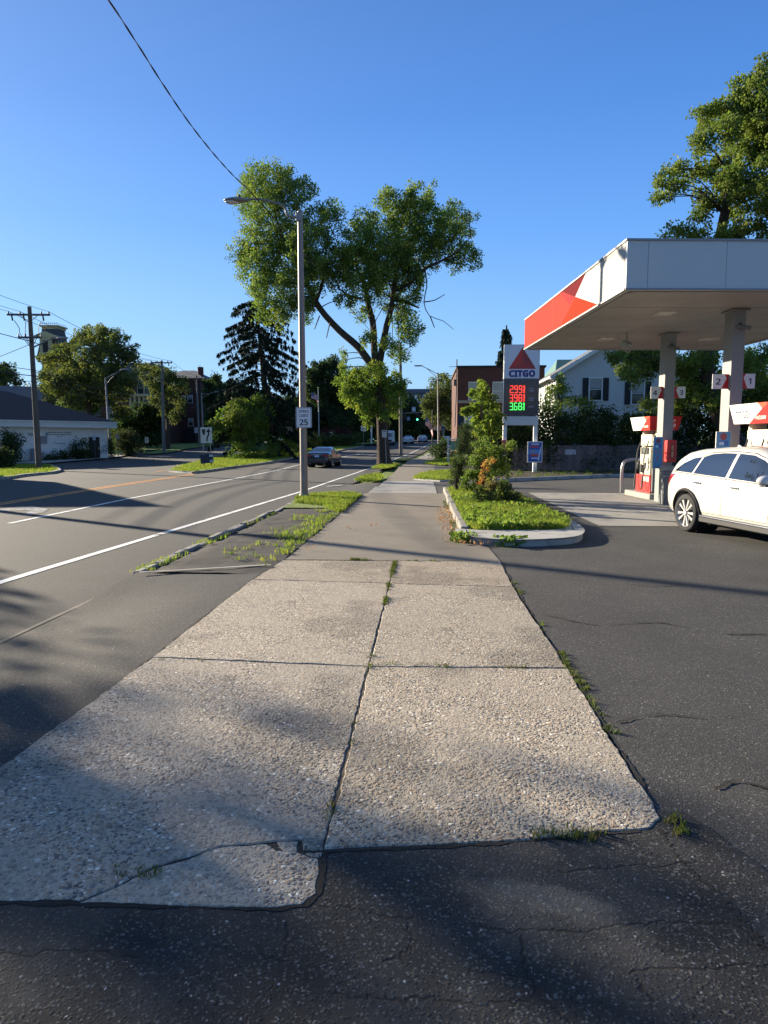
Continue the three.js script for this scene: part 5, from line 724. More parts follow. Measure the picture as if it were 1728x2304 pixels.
{ // flat-roofed brick shop building
  const z = -77, g = gy(z), X = (u) => AT(u, 900, z).x, Y = (v) => AT(1080, v, z).y - g, x0 = X(1029), x1 = X(1224), H = Y(827);
  const o = thing('brick_shop', 'two storey flat roofed red brick shop building', 'building', V(0, g, z));
  part('wall', box(x1 - x0, H, 16, (x0 + x1) / 2, H / 2, -8), M.brick, o);
  part('parapet_cap', box(x1 - x0 + 0.3, 0.22, 16.3, (x0 + x1) / 2, H + 0.1, -8), M.dark, o);
  part('stone_band', box(x1 - x0 + 0.1, 0.3, 0.12, (x0 + x1) / 2, Y(904), 0.05), noisy(0.3, 0.26, 0.22, 0.2, 0.5, 391), o);
  windowAt(o, X(1066), Y(880), 0.01, 1.05, 1.85, { blind: 0.95 }); windowAt(o, X(1120), Y(880), 0.01, 1.05, 1.85, { blind: 0.95 }); windowAt(o, X(1216), Y(880), 0.01, 0.9, 1.8, { blind: 0.9 });
  part('wall_sign', box(1.9, 1.3, 0.08, X(1061), Y(945), 0.08), printed(128, 96, (x, w, h) => { x.fillStyle = '#c9ccd2'; x.fillRect(0, 0, w, h); x.strokeStyle = '#3b4150'; x.lineWidth = 4; x.beginPath(); x.moveTo(14, 40); x.quadraticCurveTo(40, 16, 60, 38); x.stroke(); x.fillStyle = '#3b4150'; x.fillRect(26, 60, 70, 8); }, 0.7), o);
  part('awning', tris([...quad([x0, Y(931), 0.05], [x0, Y(958), 1.3], [X(1044), Y(958), 1.3], [X(1044), Y(931), 0.05])]), mat(0.02, 0.024, 0.035, 0.8), o);
  part('cable_riser', [tube([V(x0 - 0.1, H + 0.9, 0.1), V(x0 - 0.12, Y(880), 0.12), V(x0 - 0.25, Y(960), 0.15)], 0.06, 6), box(0.9, 0.05, 0.05, x0 - 0.5, H + 0.1, 0.1), box(0.35, 0.7, 0.3, x0 - 0.25, Y(861), 0.2)], mat(0.12, 0.1, 0.09, 0.8), o);
}
{ // big slate-roofed school hall closing the view
  const z = -205, g = gy(z), X = (u) => AT(u, 900, z).x, Y = (v) => AT(930, v, z).y - g, x0 = X(868), x1 = X(1040);
  const o = thing('slate_roof_hall', 'long brick hall with steep slate roof at the street end', 'building', V(0, g, z));
  part('wall', box(x1 - x0, Y(915), 16, (x0 + x1) / 2, Y(915) / 2, -9), M.brickDark, o);
  part('roof', tris([...quad([x0, Y(914), 0.2], [x1, Y(914), 0.2], [x1, Y(870), -9], [x0, Y(870), -9]), ...quad([x0, Y(914), -18], [x0, Y(870), -9], [x1, Y(870), -9], [x1, Y(914), -18])]), M.slate, o);
  part('eave', box(x1 - x0, 0.5, 0.4, (x0 + x1) / 2, Y(914), 0.3), M.trim, o); part('roof_band', box(x1 - x0, 0.25, 0.2, (x0 + x1) / 2, Y(882), -6.2), mat(0.035, 0.04, 0.05, 0.8), o);
  for (const u of [918, 936, 954, 975]) { const dm = part('dormer', [prism([[-1.5, 0], [1.5, 0], [0, 3.2]], 2.4).translate(X(u), Y(911), -0.9)], M.trim, o); part('dormer_window', prism([[-0.7, 0], [0.7, 0], [0, 1.7]], 0.1).translate(X(u), Y(909.5), 0.36), M.dark, dm); }
  for (const u of [915, 932, 950, 970]) windowAt(o, X(u), Y(925), 0.01, 2.2, 3.2, { frame: M.trim });
}
{ // gabled house across the road outside the frame; its shadow falls over the carriageway
  const cs = Math.cos(SUN_AZ), sn = Math.sin(SUN_AZ), q = -11.6, s = -45, x = -sn * q + cs * s, z = cs * q + sn * s;
  const o = thing('corner_house', 'gabled clapboard house on the far corner of the road', 'house', V(x, gy(z), z), -SUN_AZ), w = 4.4, H = 8.3, E = 4.4, L = 10;
  part('wall', [prism([[-w, 0], [w - 1.2, 0], [w - 1.2, 7.2], [0, H - 0.1], [-w, E]], 0.3).rotateY(-Math.PI / 2), prism([[-w, 0], [w - 1.2, 0], [w - 1.2, 7.2], [0, H - 0.1], [-w, E]], 0.3).rotateY(-Math.PI / 2).translate(-L, 0, 0), box(L, E, 0.3, -L / 2, E / 2, -w + 0.15), box(L, 7.2, 0.3, -L / 2, 3.6, w - 1.35)], M.siding, o);
  part('roof', tris([...quad([0.4, H, 0], [0.4, E - 0.3, -w - 0.3], [-L - 0.4, E - 0.3, -w - 0.3], [-L - 0.4, H, 0]), ...quad([0.4, H, 0], [-L - 0.4, H, 0], [-L - 0.4, 7.1, w - 0.9], [0.4, 7.1, w - 0.9])]), M.roofGrey, o);
  const f = new THREE.Group(); f.name = 'front_wall'; f.rotation.y = Math.PI / 2; o.add(f); for (const [a, b] of [[-1.6, 1.6], [1.6, 1.6], [0, 4.6]]) windowAt(f, a, b, 0.17, 0.9, 1.5, { shutters: true });
}
{ // grey board fence behind the planting strip
  const o = thing('board_fence', 'weathered grey board fence under the hedge', 'fence'), rnd = rngOf(15); M.fence = [0, 1, 2].map((i) => noisy(0.13 + 0.02 * i, 0.11 + 0.015 * i, 0.11 + 0.012 * i, 0.3, 1.2, 401 + i * 7));
  for (let i = 0; i < 78; i++) { const x = 4.6 + i * 0.152, z = -39.3 - x * 0.02, h = 1.42 + 0.05 * rnd(); part('board', box(0.142, h, 0.022, x, gy(z) + 0.12 + h / 2, z + 0.006 * rnd(), 0, 0, 0.012 * (rnd() - 0.5)), M.fence[Math.floor(rnd() * 3)], o); }
  part('rail', [box(12, 0.08, 0.05, 10.4, gy(-39.5) + 0.5, -39.58, 0, 0.02), box(12, 0.08, 0.05, 10.4, gy(-39.5) + 1.3, -39.58, 0, 0.02)], M.fence[0], o);
  part('notice', box(0.62, 0.3, 0.012, AT(1284, 1017, -39.4).x, AT(1284, 1017, -39.4).y, -39.45), printed(128, 64, (x, w, h) => { x.fillStyle = '#aeb0b6'; x.fillRect(0, 0, w, h); x.fillStyle = '#4a4c55'; x.fillRect(16, 18, 70, 8); x.fillRect(24, 38, 60, 7); }, 0.8), o);
}

// ---------------------------------------------------------------- poles, lamps, wires, signs
M.galv = phys(0.24, 0.205, 0.175, 0.5, { metalness: 0.25 }); M.galvDull = phys(0.26, 0.26, 0.26, 0.55, { metalness: 0.4 });
M.pole = noisy(0.13, 0.105, 0.088, 0.3, 0.7, 421); M.poleGrey = noisy(0.17, 0.16, 0.15, 0.25, 0.7, 426); M.wire = mat(0.012, 0.012, 0.013, 0.7); M.lens = phys(0.7, 0.68, 0.62, 0.25); M.post = mat(0.07, 0.085, 0.075, 0.6, { metalness: 0.4 });
{ // near street lamp
  const b = G(686, 1122), z = b.z, P = (u, v) => AT(u, v, z);
  const o = thing('street_lamp', 'tall grey street lamp standing in the grass verge', 'street lamp');
  const top = P(675, 476), foot = V(b.x - 0.02, gy(z) - 0.1, z);
  part('pole', tube([foot, V(b.x - 0.02, gy(z) + 0.25, z), foot.clone().lerp(top, 0.5), top], [0.118, 0.112, 0.094, 0.074], 18), M.galv, o);
  part('pole_cap', cyl(0.03, 0.08, 0.06, top.x, top.y + 0.03, z, 16), M.galv, o);
  part('base_cover', cyl(0.14, 0.17, 0.16, foot.x, gy(z) + 0.06, z, 16), M.galvDull, o);
  part('arm', tube([V(top.x - 0.05, top.y - 0.16, z), V(top.x - 0.35, top.y - 0.1, z), P(640, 466), P(610, 454), P(580, 448), P(556, 449)], [0.035, 0.034, 0.032, 0.03, 0.03, 0.032], 10, 4), M.galv, o);
  part('arm_clamp', rbox(0.16, 0.24, 0.2, 0.02, top.x - 0.03, top.y - 0.16, z), M.galvDull, o);
  const h0 = P(558, 449), h1 = P(503, 452), hd = h1.clone().sub(h0), hl = hd.length(), mid = h0.clone().add(h1).multiplyScalar(0.5);
  const head = part('lamp_head', [T(new THREE.SphereGeometry(1, 20, 12).scale(hl / 2, 0.075, 0.17), mid.x, mid.y, z), box(hl * 0.4, 0.07, 0.14, mid.x + hl * 0.28, mid.y + 0.005, z)], M.galvDull, o);
  part('lens', T(new THREE.SphereGeometry(1, 16, 8, 0, 6.3, Math.PI / 2, Math.PI / 2).scale(hl * 0.3, 0.075, 0.13), mid.x - hl * 0.14, mid.y - 0.035, z), M.lens, head);
  part('photocell', cyl(0.035, 0.04, 0.09, mid.x + hl * 0.14, mid.y + 0.1, z, 10), M.dark, head);
  part('hand_hole', box(0.09, 0.16, 0.012, foot.x, gy(z) + 0.6, z + 0.108), M.galvDull, o);
  // speed sign strapped to the pole
  const s = AT(683.5, 939.5, z + 0.14), sg = thing('speed_limit_sign', 'white speed limit 25 sign strapped to the street lamp', 'sign', s);
  part('panel', prism([[-0.235, -0.27], [-0.205, -0.3], [0.205, -0.3], [0.235, -0.27], [0.235, 0.27], [0.205, 0.3], [-0.205, 0.3], [-0.235, 0.27]], 0.012), M.galvDull, sg);
  part('face', panel(0.458, 0.588, 0, 0, 0.0085), printed(458, 588, (x, w, h) => { x.fillStyle = '#8c8f96'; x.fillRect(0, 0, w, h); const rr = (a, r, f) => { x.fillStyle = f; x.beginPath(); x.roundRect(a, a, w - 2 * a, h - 2 * a, r); x.fill(); }; rr(5, 34, '#d9dae0'); rr(14, 28, '#15161a'); rr(25, 22, '#d9dae0'); words(x, 'SPEED', w / 2, 118, 104, '#15161a', 'sans-serif', 'bold', 'center', 350); words(x, 'LIMIT', w / 2, 236, 104, '#15161a', 'sans-serif', 'bold', 'center', 275); words(x, '25', w / 2, 435, 240, '#15161a', 'sans-serif', 'bold', 'center', 330); }, 0.45), sg, true);
  part('bracket', [box(0.05, 0.04, 0.1, 0, 0.2, -0.04), box(0.05, 0.04, 0.1, 0, -0.2, -0.04)], M.galvDull, sg);
}
function cobra(label, u0, v0, u1, v1, z, arm, truss = true, name = 'street_lamp') {   // a more distant lamp: foot, top and arm end by pixel
  const o = thing(name, label, 'street lamp'), a = AT(u0, v0, z), top = AT(u1, v1, z); a.y = gy(z) - 0.1;
  part('pole', tube([a, top], [0.12, 0.075], 10), M.galvDull, o);
  const pts = arm.map(([u, v]) => AT(u, v, z)); part('arm', [tube(pts.slice(0, -1), 0.04, 7, 3), ...(truss ? [tube([top.clone().add(V(0, -0.7, 0)), pts[1].clone().lerp(pts[2], 0.4)], 0.03, 6), bar(pts[1].clone().add(V(0, -0.3, 0)), pts[1], 0.02)] : [])], M.galvDull, o);
  const b = pts[pts.length - 2], c = pts[pts.length - 1], m = b.clone().add(c).multiplyScalar(0.5); part('lamp_head', T(new THREE.SphereGeometry(1, 12, 8).scale(b.distanceTo(c) / 2 + 0.1, 0.09, 0.18), m.x, m.y, m.z), M.galvDull, o);
}
cobra('street lamp with trussed arm in front of the olive maple', 249, 1017, 237, 850, -66, [[237, 852], [255, 842], [272, 833], [291, 830]]);
cobra('street lamp beside the keep right sign and brick hall', 458, 1000, 453, 884, -92, [[453, 886], [468, 886], [482, 883], [500, 881]]);
cobra('far street lamp with trussed arm before the street tree', 987, 1010, 985, 838, -84, [[985, 842], [967, 832], [950, 824], [932, 822]]);
function utilityPole(label, foot, top, z, r, arms, o2 = {}) {
  const o = thing('utility_pole', label, 'utility pole', null, 0); const a = foot.clone(), b = top.clone(); a.y = gy(a.z) - 0.2;
  part('pole', tube([a, a.clone().lerp(b, 0.5), b], [r, r * 0.85, r * 0.62], 12), o2.mat || M.pole, o);
  const ends = [];
  arms.forEach(([f, half, turn]) => { const c = a.clone().lerp(b, f), d = V(Math.cos(turn), 0, -Math.sin(turn)), l = c.clone().addScaledVector(d, -half), q = c.clone().addScaledVector(d, half); part('crossarm', [T(box(half * 2, 0.12, 0.1, 0, 0, 0, 0, turn), c.x, c.y, c.z + 0.14), bar(c.clone().add(V(0, -0.5, 0.12)), c.clone().addScaledVector(d, -half * 0.45).add(V(0, 0, 0.12)), 0.02), bar(c.clone().add(V(0, -0.5, 0.12)), c.clone().addScaledVector(d, half * 0.45).add(V(0, 0, 0.12)), 0.02)], M.pole, o); for (const k of [-0.94, -0.4, 0.6, 0.94]) { const p = c.clone().addScaledVector(d, half * k); part('insulator', [cyl(0.04, 0.06, 0.16, p.x, p.y + 0.14, p.z + 0.14, 8)], M.galvDull, o); ends.push(p.add(V(0, 0.2, 0.14))); } if (half > 0.9) for (const k of [-0.75, -0.2, 0.7]) { const p = c.clone().addScaledVector(d, half * k); part('cutout', [cyl(0.05, 0.05, 0.34, p.x, p.y - 0.22, p.z + 0.2, 8, 0.25)], M.dark, o); } });
  return { o, ends, a, b };
}
const U1 = (() => { const f = G(88, 1054), z = f.z, r = utilityPole('tall wooden utility pole with crossarms on the corner lawn', f, AT(66, 690, z), z, 0.2, [[0.95, 1.35, 0.1], [0.815, 0.75, 0.1]]); const P = (u, v) => AT(u, v, z + 0.2);
  part('riser_pipe', tube([V(f.x - 0.32, gy(z) - 0.1, z - 0.3), AT(75, 860, z - 0.1), AT(70, 780, z)], [0.07, 0.05, 0.04], 8), M.poleGrey, r.o);
  part('jumper', [[[32, 721], [44, 740], [44, 748], [67, 779]], [[58, 722], [57, 745], [60, 760], [66, 768]], [[93, 723], [87, 735], [87, 748], [77, 774]]].map((l) => tube(l.map(([u, v]) => P(u, v)), 0.022, 5, 3)), M.wire, r.o);
  part('lamp_arm', tube([P(76, 781), P(104, 767), P(116, 762), P(128, 761), P(146, 761)], 0.05, 7, 3), M.galvDull, r.o); part('lamp_head', T(new THREE.SphereGeometry(1, 12, 8).scale(0.4, 0.09, 0.17), P(140, 761).x, P(140, 761).y, P(140, 761).z), M.galvDull, r.o);
  part('cable_loop', tube(Array.from({ length: 13 }, (_, i) => P(65 + 3 * Math.cos(i / 12 * 6.28), 867 + 5 * Math.sin(i / 12 * 6.28))), 0.03, 5), M.wire, r.o); return r; })();
const U2 = (() => { const f = G(369, 1019), z = f.z; return utilityPole('wooden utility pole with one crossarm by the side road', f, AT(364, 811, z), z, 0.18, [[0.975, 1.15, 0.15]], { mat: M.poleGrey }); })();
const U3 = utilityPole('utility pole in front of the brick hall', AT(449, 990, -104), AT(442, 845, -104), -104, 0.17, [[0.96, 1.2, 0.2]], { mat: M.poleGrey });
const U4 = utilityPole('far utility pole left of the spruce', AT(492, 990, -122), AT(484, 858, -122), -122, 0.17, [[0.86, 1.2, 0.2], [0.8, 1.2, 0.2]], { mat: M.poleGrey });
const U0 = utilityPole('wooden utility pole across the road beside the corner house', V(-25.1, 0, -25.8), V(-25.1, gy(-25.9) + 11.2, -25.8), -25.9, 0.2, [[0.95, 1.35, 0.1]]);
const U5 = utilityPole('slim utility pole behind the big maple', AT(902, 1024, -68), AT(901, 770, -68), -68, 0.2, [], { mat: M.poleGrey });
function wire(label, a, b, sag, r = 0.016, group = 'overhead wires along the road') { const p = []; for (let i = 0; i <= 16; i++) { const t = i / 16; p.push(a.clone().lerp(b, t).add(V(0, -4 * sag * t * (1 - t), 0))); } return solo('overhead_wire', label, 'wire', tube(p, r, 5), M.wire, group); }
const WL = ['top crossarm wire', 'single mid height cable', 'low slung telephone cable'].flatMap((k) => ['between the corner house pole and corner lawn pole', 'between the corner lawn pole and side road pole', 'between the side road pole and brick hall pole', 'beyond the brick hall pole towards the spruce'].map((w) => k + ' ' + w));
for (const k of [0, 1, 3]) { wire(WL[0], U0.ends[k], U1.ends[k], 0.35, 0.013); wire(WL[1], U1.ends[k], U2.ends[k], 0.5, 0.016); wire(WL[2], U2.ends[k], U3.ends[k], 0.5); wire(WL[3], U3.ends[k], U4.ends[k], 0.4); }
for (const [f, s, r] of [[0.79, 0.4, 0.03], [0.62, 0.5, 0.025], [0.585, 0.55, 0.035], [0.55, 0.6, 0.02]]) { const at = (u) => u.a.clone().lerp(u.b, f).add(V(0.12, 0, 0)); const h = f > 0.7 ? 4 : 8; wire(WL[h], at(U0), at(U1), s * 0.6, r * 0.8); wire(WL[h + 1], at(U1), at(U2), s, r * 0.8); wire(WL[h + 2], at(U2), at(U3), s, r * 0.8); wire(WL[h + 3], at(U3), at(U4), s, r * 0.8); }
wire('slack guy wire running down from the corner utility pole', U1.a.clone().lerp(U1.b, 0.78), V(-40, 3.2, -43), 0.3, 0.02);
{ // twisted service cable overhead, running back to the slim pole
  const pts = [V(-6.6, 12.6, 14), V(-6.15, 10.6, 4), V(-5.6, 9.2, -5)].concat([[244, 0], [302, 88], [365, 187], [422, 271], [474, 338], [526, 396], [556, 424]].map(([u, v], i) => AT(u, v, [-11.3, -12.2, -13.4, -14.7, -16, -17.6, -18.6][i])), [V(-4.4, 8.25, -24), V(-3.4, 8.5, -45), U5.b.clone().lerp(U5.a, 0.12)]);
  const c = new THREE.CatmullRomCurve3(pts), n = 420, A = [], B = []; for (let i = 0; i <= n; i++) { const p = c.getPointAt(i / n), w = i * 1.15; A.push(p.clone().add(V(Math.cos(w) * 0.009, Math.sin(w) * 0.009, 0))); B.push(p.clone().add(V(-Math.cos(w) * 0.009, -Math.sin(w) * 0.009, 0))); }
  solo('service_cable', 'thick twisted service cable crossing the sky above the lamp', 'cable', [tube(A, 0.0085, 5), tube(B, 0.0085, 5)], M.wire);
}
utilityPole('wooden utility pole behind the viewer by the kerb', V(-6.6, 0, 14), V(-6.6, 12.6, 14), 14, 0.2, []);
function postSign(name, label, foot, w, h, yMid, draw, o = {}) {
  const g = thing(name, label, 'sign', V(foot.x, foot.y, foot.z), o.turn || 0, o.group);
  for (const dx of o.posts || [0]) part('post', box(0.055, yMid + (o.over ?? h * 0.3), 0.04, dx, (yMid + (o.over ?? h * 0.3)) / 2 - 0.05, -0.03, 0, 0, o.lean || 0), o.post || M.post, g);
  const p = part('panel', box(w, h, 0.012, -(o.lean || 0) * yMid, yMid, 0, 0, 0, o.lean || 0), o.back || M.galvDull, g);
  if (draw) part('face', panel(w * 0.985, h * 0.985, -(o.lean || 0) * yMid, yMid, 0.0075, 0, 0, o.lean || 0), printed(o.px || 256, Math.round((o.px || 256) * h / w), draw, 0.5), p, true);
  return g;
}
{ const f = G(466, 1046); const top = AT(466, 979, f.z).y - f.y;
  postSign('keep_right_sign', 'white keep right sign with black arrow on the median', f, 0.88, 1.16, top, (x, w, h) => { x.fillStyle = '#c8c5bc'; x.fillRect(0, 0, w, h); x.fillStyle = '#141414'; x.beginPath(); x.moveTo(w * 0.12, h * 0.13); x.lineTo(w * 0.42, h * 0.13); x.lineTo(w * 0.41, h * 0.33); x.quadraticCurveTo(w * 0.37, h * 0.47, w * 0.28, h * 0.52); x.quadraticCurveTo(w * 0.15, h * 0.42, w * 0.12, h * 0.13); x.fill(); x.strokeStyle = '#141414'; x.lineWidth = w * 0.125; x.beginPath(); x.moveTo(w * 0.55, h * 0.91); x.lineTo(w * 0.56, h * 0.75); x.quadraticCurveTo(w * 0.58, h * 0.62, w * 0.66, h * 0.54); x.quadraticCurveTo(w * 0.72, h * 0.47, w * 0.7, h * 0.26); x.stroke(); x.beginPath(); x.moveTo(w * 0.69, h * 0.07); x.lineTo(w * 0.9, h * 0.31); x.lineTo(w * 0.48, h * 0.31); x.fill(); }, { posts: [-0.28, 0.28], post: M.galvDull });
  const y = G(469, 1050); const ys = thing('yard_sign', 'small dark blue campaign sign on the median grass', 'sign', y, 0.1); part('panel', box(0.9, 0.62, 0.02, -0.1, 0.55, 0, 0, 0, 0.12), printed(256, 176, (x, w, h) => { x.fillStyle = '#1d2440'; x.fillRect(0, 0, w, h); x.fillStyle = '#cfd3df'; for (const [a, b, c] of [[20, 26, 90], [140, 30, 90], [26, 92, 84], [140, 96, 70]]) x.fillRect(a, b, c, 30); x.fillStyle = '#1d2440'; for (let i = 0; i < 12; i++) x.fillRect(28 + i * 18, 20, 6, 130); }, 0.6), ys); for (const dx of [-0.3, 0.22]) part('leg', box(0.05, 0.5, 0.04, dx, 0.2, -0.02), M.dark, ys); }
{ const f = G(651, 1024); postSign('lane_sign', 'white left lane must turn left sign in front of shrubs', f, 0.76, 0.76, AT(651, 968.5, f.z).y - f.y, (x, w, h) => { x.fillStyle = '#b9b8b2'; x.fillRect(0, 0, w, h); words(x, 'LEFT LANE', w / 2, h * 0.2, 44, '#1b1b1b', 'sans-serif', 'bold', 'center', 220); words(x, 'MUST', w / 2, h * 0.5, 64, '#1b1b1b', 'sans-serif', 'bold', 'center', 170); words(x, 'TURN LEFT', w / 2, h * 0.8, 44, '#1b1b1b', 'sans-serif', 'bold', 'center', 220); }, { post: M.post }); }
{ const f = V(AT(868, 1046, -47.6).x, gy(-47.6), -47.6); postSign('parking_sign', 'small white parking sign leaning before the maple trunk', f, 0.33, 0.5, AT(861, 976, -47.6).y - f.y, (x, w, h) => { x.fillStyle = '#c4c2bd'; x.fillRect(0, 0, w, h); x.fillStyle = '#4c3a3a'; x.fillRect(50, 40, 160, 50); words(x, 'PARKING', w / 2, h * 0.5, 52, '#3c3030', 'sans-serif', 'bold', 'center', 200); x.fillRect(70, 290, 120, 26); }, { lean: 0.045, post: M.galvDull }); }
{ const draw2 = (x, w, h) => { x.fillStyle = '#b4b6ba'; x.fillRect(0, 0, w, h); x.fillStyle = '#34363a'; x.fillRect(w * 0.46, 0, w * 0.09, h); };
  for (const [u, v0, v1] of [[214, 983, 1033], [266, 981, 1028]]) { const f = G(u, v1); postSign('parking_sign', 'pair of small white parking signs on a green post by the side footpath', f, 1.0 * 44 * PXM(f.z) * 0.16, 0.42, AT(u, v0 + 2, f.z).y - f.y, draw2, { group: 'parking signs along the side footpath', px: 64 }); }
  const f = G(12, 1036); const g = postSign('street_sign', 'green street name sign above white panel by round bush', f, 0.4, 0.7, 1.7, null, { over: 1.15, post: M.galvDull }); part('name_blade', box(1.0, 0.26, 0.02, -0.1, 2.78, 0), printed(128, 32, (x, w, h) => { x.fillStyle = '#2f6b55'; x.fillRect(0, 0, w, h); x.fillStyle = '#c9d8d0'; x.fillRect(24, 10, 80, 11); }, 0.5), g); 
  for (const [u, v, l] of [[441, 968, 'small white sign on the pole by the brick hall'], [330, 990, 'small white sign under the dark evergreen']]) { const z = u > 400 ? -100 : -90, p = AT(u, v, z); postSign('small_sign', l, V(p.x, gy(z), z), 0.5, 0.8, p.y - gy(z), (x, w, h) => { x.fillStyle = '#b9bec6'; x.fillRect(0, 0, w, h); x.fillStyle = '#3c4a63'; x.fillRect(w * 0.4, h * 0.2, w * 0.2, h * 0.5); }, { px: 48 }); } }
// flags
M.flag = printed(190, 100, (x, w, h) => { for (let i = 0; i < 13; i++) { x.fillStyle = i % 2 ? '#e3dcd8' : '#a8323a'; x.fillRect(0, i * h / 13, w, h / 13 + 1); } x.fillStyle = '#28365e'; x.fillRect(0, 0, w * 0.4, h * 7 / 13); x.fillStyle = '#dfe3ea'; for (let r = 0; r < 9; r++) for (let c = 0; c < (r % 2 ? 5 : 6); c++) x.fillRect(4 + c * 12 + (r % 2) * 6, 3 + r * 5.6, 3, 3); }, 0.8, { side: THREE.DoubleSide });
function flag(parent, w, h, x, y, z, droop) { const g = new THREE.PlaneGeometry(w, h, 16, 10), p = g.attributes.position; for (let i = 0; i < p.count; i++) { const t = (p.getX(i) + w / 2) / w; p.setXYZ(i, p.getX(i) * (1 - 0.45 * droop), p.getY(i) - droop * w * 0.75 * t * t, 0.16 * w * Math.sin(t * 8 + p.getY(i)) * t); } g.computeVertexNormals(); part('flag', T(g, x, y, z), M.flag, parent, true); }
{ const z = -108, b = AT(718, 985, z), t = AT(716, 874, z), o = thing('flagpole', 'white flagpole flying an American flag before dark trees', 'flagpole', V(b.x, gy(z), z)); part('pole', tube([V(0, 0, 0), V(t.x - b.x, t.y - gy(z), 0)], [0.09, 0.05], 8), mat(0.5, 0.5, 0.48, 0.5), o); part('finial', ball(0.12, t.x - b.x, t.y - gy(z) + 0.1, 0), mat(0.5, 0.4, 0.12, 0.3, { metalness: 0.8 }), o); const f = new THREE.Group(); flag(o, 1.5, 1.0, -0.62, AT(716, 893, z).y - gy(z) + 0.2, 0, 0.5); o.children[2].scale.x = 1; }
{ const z = -72, b = AT(966, 1020, z), o = thing('banner_pole', 'dark banner post with hanging American flag by the far footpath', 'flagpole', V(b.x, gy(z), z)); part('pole', cyl(0.06, 0.07, 4.6, 0.3, 2.3, 0, 8), M.dark, o); flag(o, 1.5, 0.9, -0.05, AT(966, 960, z).y - gy(z) + 0.55, 0.1, 1.05); }
{ const z = -88, f = V(AT(985, 1008, z).x, gy(z), z); postSign('directional_sign', 'grey sign panel on the far lamp post', f, 0.9, 0.6, AT(984, 963, z).y - f.y, null, { back: mat(0.3, 0.3, 0.32, 0.7), turn: 0.2 });
  const f2 = V(AT(1008, 1034, -52).x, gy(-52), -52); const g = thing('business_sign', 'pale green business sign on a white post by the hedge', 'sign', f2); part('post', box(0.12, 2.1, 0.12, 0, 1.05, 0), M.trim, g); part('arm', box(0.9, 0.06, 0.08, 0.42, 1.86, 0), M.trim, g); part('board', box(0.62, 0.72, 0.04, 0.5, 1.4, 0), printed(96, 110, (x, w, h) => { x.fillStyle = '#7fa593'; x.fillRect(0, 0, w, h); x.fillStyle = '#dfe8e2'; x.fillRect(10, 14, 76, 80); x.fillStyle = '#5d8a76'; x.fillRect(22, 34, 52, 8); x.fillRect(22, 56, 52, 8); }, 0.6), g);
  const f3 = V(AT(818, 1008, -96).x, gy(-96), -96); postSign('lane_sign', 'small white road sign at the edge of the park lawn', f3, 0.75, 0.75, AT(818, 964, -96).y - f3.y, (x, w, h) => { x.fillStyle = '#c2c3c4'; x.fillRect(0, 0, w, h); x.fillStyle = '#2f3236'; x.fillRect(60, 120, 136, 30); x.fillRect(90, 60, 76, 24); }, { post: M.galvDull }); 
  const f4 = V(AT(836, 996, -112).x, gy(-112), -112); const bl = thing('park_post', 'pale round topped post at the park corner', 'post', f4); part('post', cyl(0.13, 0.15, 2.9, 0, 1.45, 0, 10), M.trim, bl); part('cap', ball(0.2, 0, 2.95, 0), M.trim, bl);
  const f5 = V(AT(1000, 1000, -102).x, gy(-102), -102); postSign('blue_sign', 'blue and white sign by the far parked van', f5, 0.9, 1.1, 3.2, (x, w, h) => { x.fillStyle = '#2c4a8c'; x.fillRect(0, 0, w, h); x.fillStyle = '#d5dae6'; x.fillRect(20, 20, 90, 90); }, { px: 128, post: M.galvDull }); }
{ // traffic signal on a mast arm far down the street
  const z = -118, o = thing('traffic_signal', 'far traffic signal on a mast arm showing green', 'traffic signal'); const Pz = (u, v) => AT(u, v, z); const f = Pz(996, 1000); f.y = gy(z);
  part('pole', tube([f, V(f.x, Pz(996, 920).y, z)], [0.16, 0.12], 10), M.galv, o); part('mast_arm', tube([Pz(996, 926), Pz(950, 928), Pz(906, 930)], [0.11, 0.09, 0.06], 8), M.galv, o);
  for (const [u, lit] of [[939, 1], [911, 0]]) { const p = Pz(u, 939), h = part('signal_head', rbox(0.42, 1.25, 0.3, 0.05, p.x, p.y, p.z), mat(0.016, 0.017, 0.012, 0.6), o); [0.38, 0, -0.38].forEach((dy, i) => { const on = lit && i === 2; part('lens', cyl(0.15, 0.15, 0.05, p.x, p.y + dy, p.z + 0.16, 14, Math.PI / 2), on ? new THREE.MeshStandardMaterial({ color: col(0.02, 0.2, 0.1), emissive: col(0.1, 1, 0.55), emissiveIntensity: 1.6 }) : mat([0.08, 0.07, 0.02][i], [0.01, 0.05, 0.05][i], 0.01, 0.4), h); part('visor', new THREE.CylinderGeometry(0.17, 0.17, 0.22, 14, 1, true, -Math.PI / 2, Math.PI).rotateX(Math.PI / 2).translate(p.x, p.y + dy, p.z + 0.25), M.dark, h); }); }
  part('lane_plate', box(0.6, 0.75, 0.03, Pz(931, 921).x, Pz(931, 921).y, z + 0.1), printed(48, 60, (x, w, h) => { x.fillStyle = '#c6cad2'; x.fillRect(0, 0, w, h); x.fillStyle = '#26282c'; x.fillRect(21, 12, 6, 36); }, 0.5), o); part('street_plate', box(0.5, 0.6, 0.03, Pz(919, 942).x, Pz(919, 942).y, z + 0.1), mat(0.25, 0.28, 0.33, 0.6), o);
}

